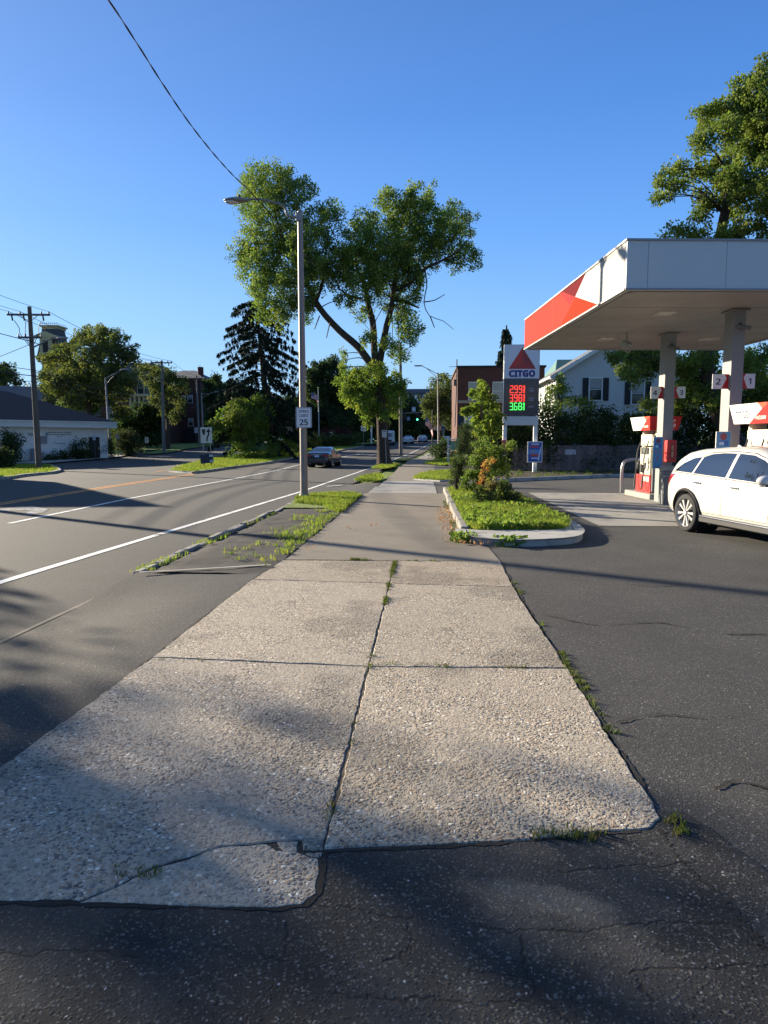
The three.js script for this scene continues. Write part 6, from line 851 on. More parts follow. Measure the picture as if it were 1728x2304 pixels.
// ---------------------------------------------------------------- fuel station
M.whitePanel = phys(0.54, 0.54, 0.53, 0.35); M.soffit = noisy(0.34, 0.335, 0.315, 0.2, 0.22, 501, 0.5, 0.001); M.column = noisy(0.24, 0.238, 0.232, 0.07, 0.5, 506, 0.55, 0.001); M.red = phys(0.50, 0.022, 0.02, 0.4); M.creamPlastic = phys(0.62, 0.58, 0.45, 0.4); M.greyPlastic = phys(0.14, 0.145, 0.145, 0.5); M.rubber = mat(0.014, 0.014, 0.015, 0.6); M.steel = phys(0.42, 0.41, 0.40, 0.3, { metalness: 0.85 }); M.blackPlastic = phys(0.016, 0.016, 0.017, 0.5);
const STN = 0.0757, CAN0 = V(3.88, 0, -13.88);
const toCan = (x, z) => V(x - CAN0.x, 0, z - CAN0.z).applyAxisAngle(V(0, 1, 0), -STN);
{
  const g = gy(-18), o = thing('station_canopy', 'white and red fuel station canopy on two columns', 'canopy', V(CAN0.x, 0, CAN0.z), STN), W = 6.6, L = 8.87, B = 4.5, H = 0.93;
  // front fascia panels, side fascia panels with the painted triangles
  for (const [a, b] of [[0, 0.42], [0.42, 1.95], [1.95, 3.5], [3.5, 5.05], [5.05, W]]) part('fascia_panel', rbox(b - a - 0.006, H, 0.1, 0.006, (a + b) / 2, B + H / 2, -0.05), M.whitePanel, o);
  const art = new THREE.MeshPhysicalMaterial({ roughness: 0.8, specularIntensity: 0.12, map: canvas(1774, 186, (x, w, h) => { const P = (s, y) => [w - s * 200, h - y * 200]; const poly = (c, l) => { x.fillStyle = c; x.beginPath(); l.forEach(([s, y], i) => { const [a, b] = P(s, y); i ? x.lineTo(a, b) : x.moveTo(a, b); }); x.fill(); }; x.fillStyle = '#b8352b'; x.fillRect(0, 0, w, h); poly('#b4b2ac', [[-0.1, -0.1], [1.1, -0.1], [3.3, 0.55], [2.2, 1.05], [-0.1, 1.05]]); poly('#5e141a', [[2.2, 1.05], [4.9, 1.05], [3.8, 0.46], [3.3, 0.55]]); poly('#8a2a10', [[1.1, -0.1], [3.3, 0.55], [4.95, -0.1]]); poly('#8c2c2e', [[4.9, 1.05], [3.3, 0.55], [3.8, 0.46]]); x.fillStyle = 'rgba(120,120,118,.5)'; for (const s of [0.42, 1.0, 5.4]) x.fillRect(w - s * 200, 0, 2, h); }) });
  const f = part('fascia_panel', box(0.1, H, L - 0.1, 0.05, B + H / 2, -L / 2 - 0.05), M.whitePanel, o); part('painted_triangles', panel(L - 0.1, H, -0.003, B + H / 2, -L / 2 - 0.05, 0, -Math.PI / 2), art, f, true);
  part('fascia_panel', box(W, H, 0.1, W / 2, B + H / 2, -L + 0.05), M.whitePanel, o); part('fascia_panel', box(0.1, H, L - 0.2, W - 0.05, B + H / 2, -L / 2), M.red, o);
  part('drip_edge', [box(W + 0.03, 0.035, 0.03, W / 2, B + 0.012, 0.012), box(0.03, 0.035, L, -0.014, B + 0.012, -L / 2), box(W + 0.04, 0.04, 0.05, W / 2, B + H + 0.01, 0.0), box(0.05, 0.04, L, 0.0, B + H + 0.01, -L / 2)], M.galvDull, o);
  part('roof_deck', box(W - 0.2, 0.1, L - 0.2, W / 2, B + 0.75, -L / 2), M.galvDull, o);
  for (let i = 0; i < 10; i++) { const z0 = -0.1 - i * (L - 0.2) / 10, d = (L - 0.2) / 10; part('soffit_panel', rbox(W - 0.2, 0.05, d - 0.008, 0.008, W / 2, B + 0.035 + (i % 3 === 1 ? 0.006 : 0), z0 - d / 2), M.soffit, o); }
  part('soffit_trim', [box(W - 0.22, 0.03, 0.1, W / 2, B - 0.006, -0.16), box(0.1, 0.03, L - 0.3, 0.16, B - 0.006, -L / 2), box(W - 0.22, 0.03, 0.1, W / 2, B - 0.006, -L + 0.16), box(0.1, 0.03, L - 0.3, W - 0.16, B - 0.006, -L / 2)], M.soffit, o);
  for (const [x, z] of [[6.86, -16.0], [6.55, -19.35]]) { const c = toCan(x, z), col_ = part('column', rbox(0.28, B - g + 0.1, 0.4, 0.012, c.x + 0.14, (B + g) / 2, c.z - 0.2), M.column, o); part('collar', box(0.4, 0.03, 0.52, c.x + 0.14, B - 0.02, c.z - 0.2), M.column, col_); part('camera', [T(rbox(0.09, 0.09, 0.3, 0.02, 0, 0, 0, 0.25, 0.7), c.x + 0.18, B - 0.42, c.z + 0.12), bar(V(c.x + 0.14, B - 0.3, c.z), V(c.x + 0.18, B - 0.4, c.z + 0.1), 0.02)], M.greyPlastic, o); }
  const cm = toCan(5.5, -19.4); part('floodlight', [T(rbox(0.2, 0.18, 0.26, 0.03, 0, 0, 0, 0.6, 0.4), cm.x, B - 0.32, cm.z), bar(V(cm.x, B, cm.z), V(cm.x, B - 0.25, cm.z), 0.03), T(new THREE.TorusGeometry(0.07, 0.018, 6, 12), cm.x, B - 0.45, cm.z + 0.1)], M.soffit, o);
  for (const [x, z] of [[1.8, -2.4], [4.8, -2.4], [1.8, -6.4], [4.8, -6.4]]) part('recessed_light', [rbox(0.42, 0.04, 0.42, 0.01, x, B - 0.005, z)], M.lens, o);
}
{ // number plates on the columns
  const plate = (n, flip) => printed(160, 160, (x, w, h) => { x.fillStyle = '#b0211f'; x.fillRect(0, 0, w, h); x.save(); if (flip) { x.translate(w, 0); x.scale(-1, 1); } x.fillStyle = '#d3d3d0'; x.beginPath(); x.moveTo(0, 0); x.lineTo(104, 0); x.lineTo(128, 44); x.lineTo(82, h); x.lineTo(0, h); x.fill(); x.restore(); words(x, n, flip ? 108 : 52, 82, 92, '#25244a'); }, 0.5);
  for (const [n, flip, u0, v0, u1, v1, z] of [['4', 0, 1466, 870, 1492, 897, -19.45], ['3', 1, 1517, 870, 1540, 896, -19.45], ['2', 0, 1605, 842, 1640, 875, -16.1], ['1', 1, 1668, 841, 1696, 874, -16.1]]) { const a = AT(u0, v0, z), b = AT(u1, v1, z), w = b.x - a.x + 0.04, h = a.y - b.y, o = thing('pump_number_sign', { 4: 'plate reading 4 on the column of the far pump', 3: 'plate reading 3 on the far pump column, away from the road', 2: 'plate reading 2 on the column behind the white suv', 1: 'plate reading 1 above the white suv, away from the road' }[n], 'sign', V((a.x + b.x) / 2, (a.y + b.y) / 2, z), STN); part('panel', box(w, h, 0.02, 0, 0, 0), M.whitePanel, o); part('face', panel(w, h, 0, 0, 0.012), plate(n, flip), o, true); part('bracket', box(0.1, 0.05, 0.03, flip ? -w / 2 - 0.04 : w / 2 + 0.04, 0, -0.02), M.galvDull, o); }
}
function fuelPump(label, x, z, number) {                      // x,z: near left corner of the dispenser; long side faces left
  const p = V(x, gy(z), z), o = thing('fuel_pump', label, 'fuel pump', p, STN), L = 1.12, W = 0.62, i0 = 0.15;
  part('pump_island', [rbox(1.15, 0.17, 2.0, 0.03, 0.42, 0.075, -0.62)], M.padConcrete.clone(), o);
  const cab = part('lower_cabinet', rbox(W, 0.54, L, 0.02, W / 2, i0 + 0.27, -L / 2), M.red, o); part('label_plate', box(0.006, 0.14, 0.4, -0.004, i0 + 0.42, -0.3), M.creamPlastic, cab);
  for (const zz of [-0.08, -L + 0.08]) part('upright', rbox(W * 0.5, 1.5, 0.15, 0.02, W / 2, i0 + 1.28, zz), M.creamPlastic, o);
  part('end_cover', rbox(W * 0.92, 1.25, 0.1, 0.045, W / 2, i0 + 0.66, 0.035), M.greyPlastic, o);
  const body = part('dispenser_body', [rbox(W * 0.86, 0.84, L - 0.34, 0.03, W / 2, i0 + 0.95, -L / 2)], M.creamPlastic, o);
  part('display', box(0.02, 0.2, 0.5, 0.02 - 0.0, i0 + 1.26, -L / 2), M.blackPlastic, body); part('screen', box(0.006, 0.13, 0.3, 0.008, i0 + 1.27, -L / 2 - 0.05), mat(0.12, 0.14, 0.13, 0.3), body);
  part('grade_panel', box(0.02, 0.2, 0.6, 0.025, i0 + 0.98, -L / 2), printed(128, 48, (c, w, h) => { c.fillStyle = '#d8d3be'; c.fillRect(0, 0, w, h); c.fillStyle = '#a33'; c.fillRect(8, 10, 30, 28); c.fillStyle = '#d6a928'; c.fillRect(48, 10, 30, 28); c.fillStyle = '#444'; c.fillRect(88, 10, 30, 28); }, 0.5), body);
  part('card_reader', [rbox(0.05, 0.24, 0.16, 0.01, 0.0, i0 + 0.72, -L + 0.42)], M.blackPlastic, body);
  part('price_display', rbox(W * 0.8, 0.34, L - 0.28, 0.02, W / 2, i0 + 1.58, -L / 2), M.creamPlastic, o); part('notice', box(0.006, 0.2, 0.36, W * 0.1 - 0.005, i0 + 1.6, -L / 2), printed(96, 48, (c, w, h) => { c.fillStyle = '#d9d5c4'; c.fillRect(0, 0, w, h); c.fillStyle = '#6a675c'; for (let k = 0; k < 7; k++) c.fillRect(10 + k * 11, 12, 6, 18); c.fillRect(8, 36, 40, 5); }, 0.5), o);
  part('number_strip', panel(0.13, 0.46, W / 2 - 0.157, i0 + 1.45, -0.08, 0, -Math.PI / 2), printed(52, 184, (c, w, h) => { c.fillStyle = '#dedac6'; c.fillRect(0, 0, w, h); words(c, number, w / 2, h / 2, 100, '#232323', 'sans-serif', 'normal', 'center', 40); }, 0.4), o, true);
  part('end_window', box(W * 0.5, 0.3, 0.02, W / 2, i0 + 1.75, 0.005), printed(96, 64, (c, w, h) => { c.fillStyle = '#20262c'; c.fillRect(0, 0, w, h); c.fillStyle = '#3f6f8c'; c.fillRect(6, 4, 84, 20); c.fillStyle = '#cfd8e2'; c.fillRect(6, 32, 84, 28); c.fillStyle = '#b8403a'; c.fillRect(20, 42, 46, 8); }, 0.3), o);
  part('end_panel', box(W * 0.72, 0.34, 0.03, W / 2, i0 + 1.42, 0.0), printed(128, 96, (c, w, h) => { c.fillStyle = '#d9d4c0'; c.fillRect(0, 0, w, h); c.fillStyle = '#55524a'; for (let k = 0; k < 8; k++) c.fillRect(10 + k * 13, 20, 7, 34); c.fillRect(8, 68, 46, 10); }, 0.5), o);
  // flared topper
  const b0 = 2.02, b1 = 2.42, gx = 0.1, q = (x_, y, z_) => [x_, y, z_], lo = [[-gx, -L - 0.08], [W + gx, -L - 0.08], [W + gx, 0.08], [-gx, 0.08]], hi = [[-gx - 0.06, -L - 0.2], [W + gx + 0.06, -L - 0.2], [W + gx + 0.06, 0.2], [-gx - 0.06, 0.2]];
  const sides = []; for (let k = 0; k < 4; k++) { const a = lo[k], b = lo[(k + 1) % 4], c = hi[(k + 1) % 4], d = hi[k]; sides.push(...quad(q(a[0], b0, a[1]), q(b[0], b0, b[1]), q(c[0], b1, c[1]), q(d[0], b1, d[1]))); }
  sides.push(...quad(q(lo[0][0], b0, lo[0][1]), q(lo[3][0], b0, lo[3][1]), q(lo[2][0], b0, lo[2][1]), q(lo[1][0], b0, lo[1][1])), ...quad(q(hi[0][0], b1, hi[0][1]), q(hi[1][0], b1, hi[1][1]), q(hi[2][0], b1, hi[2][1]), q(hi[3][0], b1, hi[3][1])));
  const top = part('topper', tris(sides), M.red, o);
  const face = (a, b, c, d, draw, w, h, n) => { const g = tris([...quad(a, b, c, d)]); g.setAttribute('uv', new THREE.Float32BufferAttribute([0, 0, 1, 0, 1, 1, 0, 0, 1, 1, 0, 1], 2)); part(n, g, printed(w, h, draw, 0.35, { side: THREE.DoubleSide }), top, true); };
  const e = 0.006; face(q(lo[0][0] - e, b0, lo[0][1]), q(lo[3][0] - e, b0, lo[3][1]), q(hi[3][0] - e, b1, hi[3][1]), q(hi[0][0] - e, b1, hi[0][1]), (x_, w, h) => { x_.fillStyle = '#cf2b28'; x_.fillRect(0, 0, w, h); x_.fillStyle = '#dcdad2'; x_.beginPath(); x_.moveTo(0, 0); x_.lineTo(w * 0.7, 0); x_.lineTo(w * 0.78, h * 0.3); x_.lineTo(w * 0.46, h); x_.lineTo(0, h); x_.fill(); x_.fillStyle = '#dc5a40'; x_.beginPath(); x_.moveTo(w * 0.7, 0); x_.lineTo(w, 0); x_.lineTo(w * 0.78, h * 0.3); x_.fill(); words(x_, 'CITGO', w * 0.27, h * 0.55, 70, '#1d2352', 'sans-serif', 'bold', 'center', w * 0.34); words(x_, 'TriCLEAN', w * 0.75, h * 0.72, 34, '#efe2dc', 'sans-serif', 'italic bold', 'center', w * 0.3); }, 512, 140, 'topper_face');
  face(q(lo[3][0], b0, lo[3][1] + e), q(lo[2][0], b0, lo[2][1] + e), q(hi[2][0], b1, hi[2][1] + e), q(hi[3][0], b1, hi[3][1] + e), (x_, w, h) => { x_.fillStyle = '#b81d1c'; x_.fillRect(0, 0, w, h); words(x_, 'TOP', w * 0.68, h * 0.34, 40, '#e8d8d4', 'sans-serif', 'bold'); words(x_, '\u221e TIER', w * 0.62, h * 0.66, 46, '#e8d8d4', 'sans-serif', 'bold'); x_.fillStyle = '#e8d8d4'; x_.fillRect(w * 0.36, h * 0.84, w * 0.5, 4); }, 280, 140, 'topper_end');
  for (const zz of [-0.28, -L + 0.26]) { const h0 = i0 + 0.62; part('hose', tube([V(0.02, i0 + 1.55, zz), V(-0.12, i0 + 1.2, zz + 0.1), V(-0.16, i0 + 0.5, zz + 0.12), V(-0.14, i0 + 0.12, zz + 0.02), V(-0.1, i0 + 0.3, zz - 0.12), V(-0.05, i0 + 0.75, zz - 0.08)], 0.017, 7, 5), M.rubber, o); part('nozzle', [T(rbox(0.05, 0.22, 0.06, 0.015, 0, 0, 0, 0.3), -0.04, h0 + 0.18, zz - 0.06), bar(V(-0.04, h0 + 0.28, zz - 0.03), V(-0.02, h0 + 0.4, zz + 0.08), 0.012), T(new THREE.TorusGeometry(0.055, 0.01, 6, 10), -0.04, h0 + 0.12, zz - 0.1, 0, Math.PI / 2)], M.greyPlastic, o); }
  return o;
}
fuelPump('red and cream fuel pump number four beyond the column', 6.68, -20.62, '4');
fuelPump('red and cream fuel pump number two behind the white suv', 6.72, -13.75, '2');
{ const z = -23.5, a = G(1398, 1107), o = solo('hoop_guard', 'bent steel pipe guard beside the far fuel pump', 'bollard', tube([V(a.x, gy(z) - 0.1, z), V(a.x, gy(z) + 0.8, z), V(a.x + 0.06, gy(z) + 1.0, z - 0.01), V(a.x + 0.22, gy(z) + 1.08, z - 0.03), V(a.x + 0.75, gy(z) + 1.08, z - 0.06), V(a.x + 0.92, gy(z) + 1.0, z - 0.07), V(a.x + 0.98, gy(z) + 0.8, z - 0.07), V(a.x + 0.98, gy(z) - 0.1, z - 0.07)], 0.055, 12, 6), M.steel); }
{ // bin, extinguisher box, posters at the column
  const f = AT(1495, 1100, -18.7), o = thing('waste_bin', 'grey waste bin with chrome band at the column foot', 'bin', V(f.x + 0.04, gy(-18.7), -18.7), STN); part('body', rbox(0.27, 0.9, 0.34, 0.02, 0, 0.45, 0), M.greyPlastic, o); part('lid', rbox(0.29, 0.14, 0.36, 0.03, 0, 0.97, 0), M.galvDull, o); part('handle', [bar(V(-0.15, 0.76, 0.19), V(0.15, 0.76, 0.19), 0.018), ball(0.03, -0.13, 0.76, 0.19), ball(0.03, 0.13, 0.76, 0.19)], M.steel, o);
  const e = AT(1507, 1015, -19.2), x = thing('extinguisher_cabinet', 'red fire extinguisher cabinet on the canopy column', 'cabinet', V(e.x + 0.02, e.y, -19.22), STN); part('case', rbox(0.27, 0.6, 0.2, 0.03, 0, 0, 0), M.red, x); part('door_lettering', panel(0.12, 0.42, 0.02, 0, 0.103), printed(48, 168, (c, w, h) => { c.fillStyle = '#7c1512'; c.fillRect(0, 0, w, h); c.save(); c.translate(w / 2, h / 2); c.rotate(-Math.PI / 2); words(c, 'FIRE EXT', 0, 0, 34, '#d8b58a', 'sans-serif', 'bold', 'center', 150); c.restore(); }, 0.4), x, true);
  const poster = (w, h, c0) => printed(80, Math.round(80 * h / w), (c, W, H) => { c.fillStyle = c0; c.fillRect(0, 0, W, H); c.fillStyle = '#7a3a4a'; c.beginPath(); c.arc(W * 0.5, H * 0.12, W * 0.24, 0, 7); c.fill(); c.fillStyle = '#2f5fae'; c.fillRect(W * 0.15, H * 0.22, W * 0.7, H * 0.14); c.fillStyle = '#9cc6e0'; c.fillRect(W * 0.2, H * 0.26, W * 0.35, H * 0.08); c.strokeStyle = '#b0404a'; c.lineWidth = 4; c.strokeRect(W * 0.25, H * 0.42, W * 0.5, H * 0.1); c.fillStyle = '#8a4a6a'; c.fillRect(W * 0.4, H * 0.6, W * 0.12, H * 0.16); }, 0.4);
  for (const [u0, v0, u1, v1, z, l] of [[1470, 983, 1489, 1054, -19.0, 'tall blue poster on the column beside the far pump'], [1611, 971, 1640, 1060, -15.75, 'blue poster on the column behind the white suv']]) { const a = AT(u0, v0, z), b = AT(u1, v1, z), w = b.x - a.x, h = a.y - b.y, p = thing('poster_board', l, 'poster', V((a.x + b.x) / 2, (a.y + b.y) / 2, z), STN); part('board', box(w, h, 0.03, 0, 0, 0), M.whitePanel, p); part('print', panel(w * 0.97, h * 0.98, 0, 0, 0.017), poster(w, h, '#3f86b8'), p, true); }
}
{ // price sign
  const z = -37, g = gy(z), a = AT(1134, 776, z), x0 = a.x, w = 1.86, Y = (v) => AT(1160, v, z).y, o = thing('price_sign', 'tall fuel price sign with red triangle and lit prices', 'sign', V(x0 + w / 2, 0, z), 0.02), dp = 0.34;
  const sec = (n, v0, v1, m) => { const h = Y(v0) - Y(v1); return part(n, rbox(w, h, dp, 0.015, 0, (Y(v0) + Y(v1)) / 2, 0), m, o); };
  for (const s of [-1, 1]) part('post', box(0.2, Y(940) - g + 0.1, 0.2, s * (w / 2 - 0.12), (Y(940) + g) / 2, 0), M.trim, o);
  const cabn = sec('logo_cabinet', 776, 852.5, M.whitePanel), pc = sec('price_cabinet', 853.5, 936, phys(0.03, 0.04, 0.075, 0.25)), lc = sec('lower_cabinet', 937, 957, M.whitePanel);
  part('logo_face', panel(w - 0.1, Y(777.5) - Y(851), 0, (Y(777.5) + Y(851)) / 2, dp / 2 + 0.004), printed(512, 512, (x, W, H) => { x.fillStyle = '#cfcfd6'; x.fillRect(0, 0, W, H); const T3 = (c, p) => { x.fillStyle = c; x.beginPath(); x.moveTo(...p[0]); x.lineTo(...p[1]); x.lineTo(...p[2]); x.fill(); }; const A = [262, 34], Bq = [52, 372], C = [470, 372], O = [262, 268]; T3('#c02018', [A, Bq, O]); T3('#8c1a20', [A, C, O]); T3('#a51d20', [Bq, C, O]); words(x, 'CITGO', 260, 446, 132, '#231f6e', 'sans-serif', '900', 'center', 420); x.lineWidth = 9; x.strokeStyle = '#231f6e'; x.strokeText('CITGO', 260, 446, 420); x.fillStyle = 'rgba(0,0,0,0)'; }, 0.35), cabn, true);
  const seg = { 0: 'abcdef', 2: 'abged', 3: 'abgcd', 5: 'afgcd', 6: 'afgecd', 8: 'abcdefg', 9: 'abcdfg' };
  const digits = (x, s, X, Yp, h, c) => { const wd = h * 0.5; x.strokeStyle = c; x.lineWidth = h * 0.105; x.lineCap = 'butt'; const dr = (n, X0, hh) => { const W = hh * 0.46, P = { a: [0, 0, 1, 0], b: [1, 0, 1, 0.5], c: [1, 0.5, 1, 1], d: [0, 1, 1, 1], e: [0, 0.5, 0, 1], f: [0, 0, 0, 0.5], g: [0, 0.5, 1, 0.5] }; for (const k of seg[n]) { const [p, q, r, t] = P[k]; x.beginPath(); x.moveTo(X0[0] + p * W, X0[1] + q * hh); x.lineTo(X0[0] + r * W, X0[1] + t * hh); x.stroke(); } }; let cx = X; s.forEach((n, i) => { dr(n, [cx, Yp], h); if (i === 0) { x.fillStyle = c; x.fillRect(cx + wd + 1, Yp + h - 4, 10, 10); } cx += wd * 1.5; }); x.lineWidth = h * 0.08; dr('9', [cx - 2, Yp], h * 0.46); dr('0', [cx - 2, Yp + h * 0.56], h * 0.44); };
  const base = (x, W, H, on) => { x.fillStyle = on ? '#000' : '#141a30'; x.fillRect(0, 0, W, H); if (!on) { x.fillStyle = '#08080a'; x.fillRect(60, 50, 270, 372); x.fillStyle = '#8e95a8'; for (const [y, t] of [[108, 'PLUS'], [140, 'SUPER'], [240, 'SUPER'], [268, 'PREM'], [356, 'DIESEL']]) words(x, t, 410, y, 26, '#9aa0b4', 'sans-serif', 'bold', 'center', 90); } };
  const draw = (on) => (x, W, H) => { base(x, W, H, on); digits(x, ['2', '9', '9'], 82, 72, 92, '#ff5a4a'); digits(x, ['3', '9', '8'], 82, 190, 92, '#ff5a4a'); digits(x, ['3', '6', '8'], 82, 306, 92, '#66ff7a'); };
  const glow = (x, W, H) => { x.fillStyle = '#000'; x.fillRect(0, 0, W, H); x.fillStyle = '#2a0303'; x.fillRect(66, 56, 258, 240); x.fillStyle = '#021c04'; x.fillRect(66, 298, 258, 118); draw; digits(x, ['2', '9', '9'], 82, 72, 92, '#ff3a2c'); digits(x, ['3', '9', '8'], 82, 190, 92, '#ff3a2c'); digits(x, ['3', '6', '8'], 82, 306, 92, '#4cff62'); };
  part('price_face', panel(w - 0.12, Y(857) - Y(934), 0, (Y(857) + Y(934)) / 2, dp / 2 + 0.004), new THREE.MeshStandardMaterial({ map: canvas(512, 470, draw(false)), emissiveMap: canvas(512, 470, glow), emissive: col(1, 1, 1), emissiveIntensity: 0.62, roughness: 0.2 }), pc, true);
  const ps = AT(1203.5, 1017, z + 0.3), po = thing('poster_board', 'blue framed drink poster on the price sign post', 'poster', ps); part('board', rbox(0.8, 1.12, 0.04, 0.02, 0, 0, 0), M.whitePanel, po); part('print', panel(0.68, 1.0, 0, 0, 0.024), printed(170, 250, (c, W, H) => { c.fillStyle = '#2c55a0'; c.fillRect(0, 0, W, H); c.fillStyle = '#4f86c6'; c.fillRect(0, 90, W, 60); c.fillStyle = '#d7dde8'; c.fillRect(34, 14, 100, 16); c.fillStyle = '#c04a44'; c.fillRect(20, 44, 116, 22); c.fillRect(30, 150, 96, 32); c.fillStyle = '#c9b45c'; c.fillRect(40, 112, 46, 14); c.fillStyle = '#cfd8e6'; c.beginPath(); c.moveTo(120, 230); c.lineTo(156, 60); c.lineTo(164, 64); c.lineTo(140, 236); c.fill(); c.fillRect(40, 200, 80, 14); }, 0.4), po, true);
  const rs = AT(1134, 1005, z + 0.25), r = thing('reflector_sign', 'small faded red and white sign on the left sign post', 'sign', rs); part('panel', box(0.22, 0.7, 0.02, 0, 0, 0), printed(40, 120, (c, W, H) => { c.fillStyle = '#b5564a'; c.fillRect(0, 0, W, H); c.fillStyle = '#c9bdb8'; c.fillRect(0, 16, W, 44); }, 0.7), r); part('strap', box(0.26, 0.04, 0.06, 0, 0.1, -0.04), M.galvDull, r);
}

// ---------------------------------------------------------------- vehicles
M.tyre = mat(0.018, 0.018, 0.019, 0.85); M.rim = phys(0.5, 0.49, 0.47, 0.35, { metalness: 0.35 }); M.tint = phys(0.012, 0.015, 0.02, 0.03, { specularIntensity: 1, ior: 2.4 }); M.chrome = phys(0.65, 0.65, 0.65, 0.12, { metalness: 1 }); M.tail = phys(0.35, 0.012, 0.014, 0.15, { clearcoat: 1 }); M.well = mat(0.008, 0.008, 0.008, 0.95);
function carShell(S) {
  const top = pl(S.top), belt = pl(S.belt), bot = pl(S.bottom), half = pl(S.half), K = [[0, 0], [0.8, 0], [0.93, 0.05], [0.985, 0.25], [1, 0.5], [0.995, 0.75], [0.975, 0.92], [0.945, 1]];
  const sec = (x) => { const w = half(x), b = bot(x), t = top(x), m = Math.min(belt(x), t - 0.012), gh = t - m, tum = S.tumble * clamp(gh / 0.45), out = K.map(([a, f]) => [w * a, lerp(b, m, f)]); for (const [f, a] of [[0.3, 0.93 - tum * 0.3], [0.6, 0.92 - tum * 0.62], [0.84, 0.905 - tum * 0.9], [0.95, 0.865 - tum], [0.99, 0.74 - tum], [1.0, 0.45], [1.0, 0.2], [1.0, 0]]) out.push([w * Math.max(0, a), m + gh * f + (f > 0.98 ? 0.012 * (1 - a) : 0)]); return out; };
  const xs = []; const n = 60; for (let i = 0; i <= n; i++) { const t = i / n * 2 - 1; xs.push(Math.sign(t) * (1 - Math.pow(1 - Math.abs(t), 1.5)) * S.L / 2); }
  const m = sec(0).length, ring = 2 * m - 2, pos = [], idx = [];
  for (const x of xs) { const s = sec(x); for (let k = 0; k < m; k++) pos.push(x, s[k][1], s[k][0]); for (let k = m - 2; k > 0; k--) pos.push(x, s[k][1], -s[k][0]); }
  for (let i = 0; i < n; i++) for (let k = 0; k < ring; k++) { const a = i * ring + k, b = i * ring + (k + 1) % ring, c = a + ring, d = b + ring; idx.push(a, c, b, b, c, d); }
  for (const [e, fl] of [[0, 1], [n, 0]]) { const s = sec(xs[e]), c = pos.length / 3, y = s.reduce((q, p) => q + p[1], 0) / m; pos.push(xs[e], y, 0); for (let k = 0; k < ring; k++) { const a = e * ring + k, b = e * ring + (k + 1) % ring; fl ? idx.push(c, a, b) : idx.push(c, b, a); } }
  const g = new THREE.BufferGeometry(); g.setAttribute('position', new THREE.Float32BufferAttribute(pos, 3)); g.setAttribute('uv', new THREE.Float32BufferAttribute(new Float32Array(pos.length / 3 * 2), 2)); g.setIndex(idx); g.computeVertexNormals();
  const sideZ = (x, y) => { const s = sec(x); for (let k = 2; k < m - 1; k++) if (y <= s[k + 1][1] || k === m - 2) { const a = s[k], b = s[k + 1]; return lerp(a[0], b[0], clamp((y - a[1]) / Math.max(1e-4, b[1] - a[1]))); } };
  const topY = (x, z) => { const s = sec(x); for (let k = m - 2; k >= 7; k--) if (Math.abs(z) <= s[k][0]) { const a = s[k], b = s[k + 1]; return lerp(b[1], a[1], clamp((Math.abs(z) - b[0]) / Math.max(1e-4, a[0] - b[0]))); } return s[7][1]; };
  return { g, sideZ, topY, sec };
}
const tess = new TessellateModifier(0.09, 7);
function onSide(sh, pts, s, lift = 0.006) { const g = tess.modify(new THREE.ShapeGeometry(new THREE.Shape(pts.map((p) => new THREE.Vector2(...p))))), p = g.attributes.position; for (let i = 0; i < p.count; i++) p.setZ(i, s * (sh.sideZ(p.getX(i), p.getY(i)) + lift)); g.computeVertexNormals(); return g; }
function onTop(sh, pts, lift = 0.006) { const g = tess.modify(new THREE.ShapeGeometry(new THREE.Shape(pts.map((p) => new THREE.Vector2(...p))))), p = g.attributes.position; for (let i = 0; i < p.count; i++) { const x = p.getX(i), z = p.getY(i); p.setXYZ(i, x, sh.topY(x, z) + lift, z); } g.computeVertexNormals(); return g; }
const seam = (sh, pts, s, r = 0.004) => tube(along(pts.map(([x, y]) => V(x, y, 0)), 0.05).map((p) => V(p.x, p.y, s * (sh.sideZ(p.x, p.y) + 0.0005))), r, 4);
function wheel(parent, x, z, R, w, s, spokes = 10) {
  const g = new THREE.Group(); g.name = 'wheel'; g.position.set(x, R, z); parent.add(g);
  const prof = [[R * 0.74, -w / 2], [R * 0.92, -w / 2], [R * 0.98, -w * 0.4], [R, -w * 0.25], [R, w * 0.25], [R * 0.98, w * 0.4], [R * 0.92, w / 2], [R * 0.74, w / 2]].map(([a, b]) => new THREE.Vector2(a, b));
  part('tyre', new THREE.LatheGeometry(prof, 36).rotateX(Math.PI / 2), M.tyre, g);
  const f = s * w * 0.36, rimG = [new THREE.LatheGeometry([[R * 0.74, -w * 0.45], [R * 0.7, -w * 0.4], [R * 0.68, 0], [R * 0.7, w * 0.4], [R * 0.76, w * 0.47], [R * 0.76, w * 0.5]].map(([a, b]) => new THREE.Vector2(a, b)), 36).rotateX(Math.PI / 2), cyl(R * 0.13, R * 0.16, 0.05, 0, 0, f + s * 0.01, 16, Math.PI / 2)];
  for (let k = 0; k < spokes; k++) { const a = k / spokes * 2 * Math.PI + (k % 2 ? 0.1 : -0.02), q = prism([[R * 0.1, -R * 0.035], [R * 0.73, -R * 0.085], [R * 0.73, R * 0.085], [R * 0.1, R * 0.035]], 0.03, 0.006); q.rotateZ(a); rimG.push(q.translate(0, 0, f)); }
  part('rim', rimG, M.rim, g); part('brake_disc', cyl(R * 0.5, R * 0.5, 0.02, 0, 0, f - s * 0.07, 24, Math.PI / 2), mat(0.1, 0.1, 0.1, 0.5, { metalness: 0.7 }), g);
}
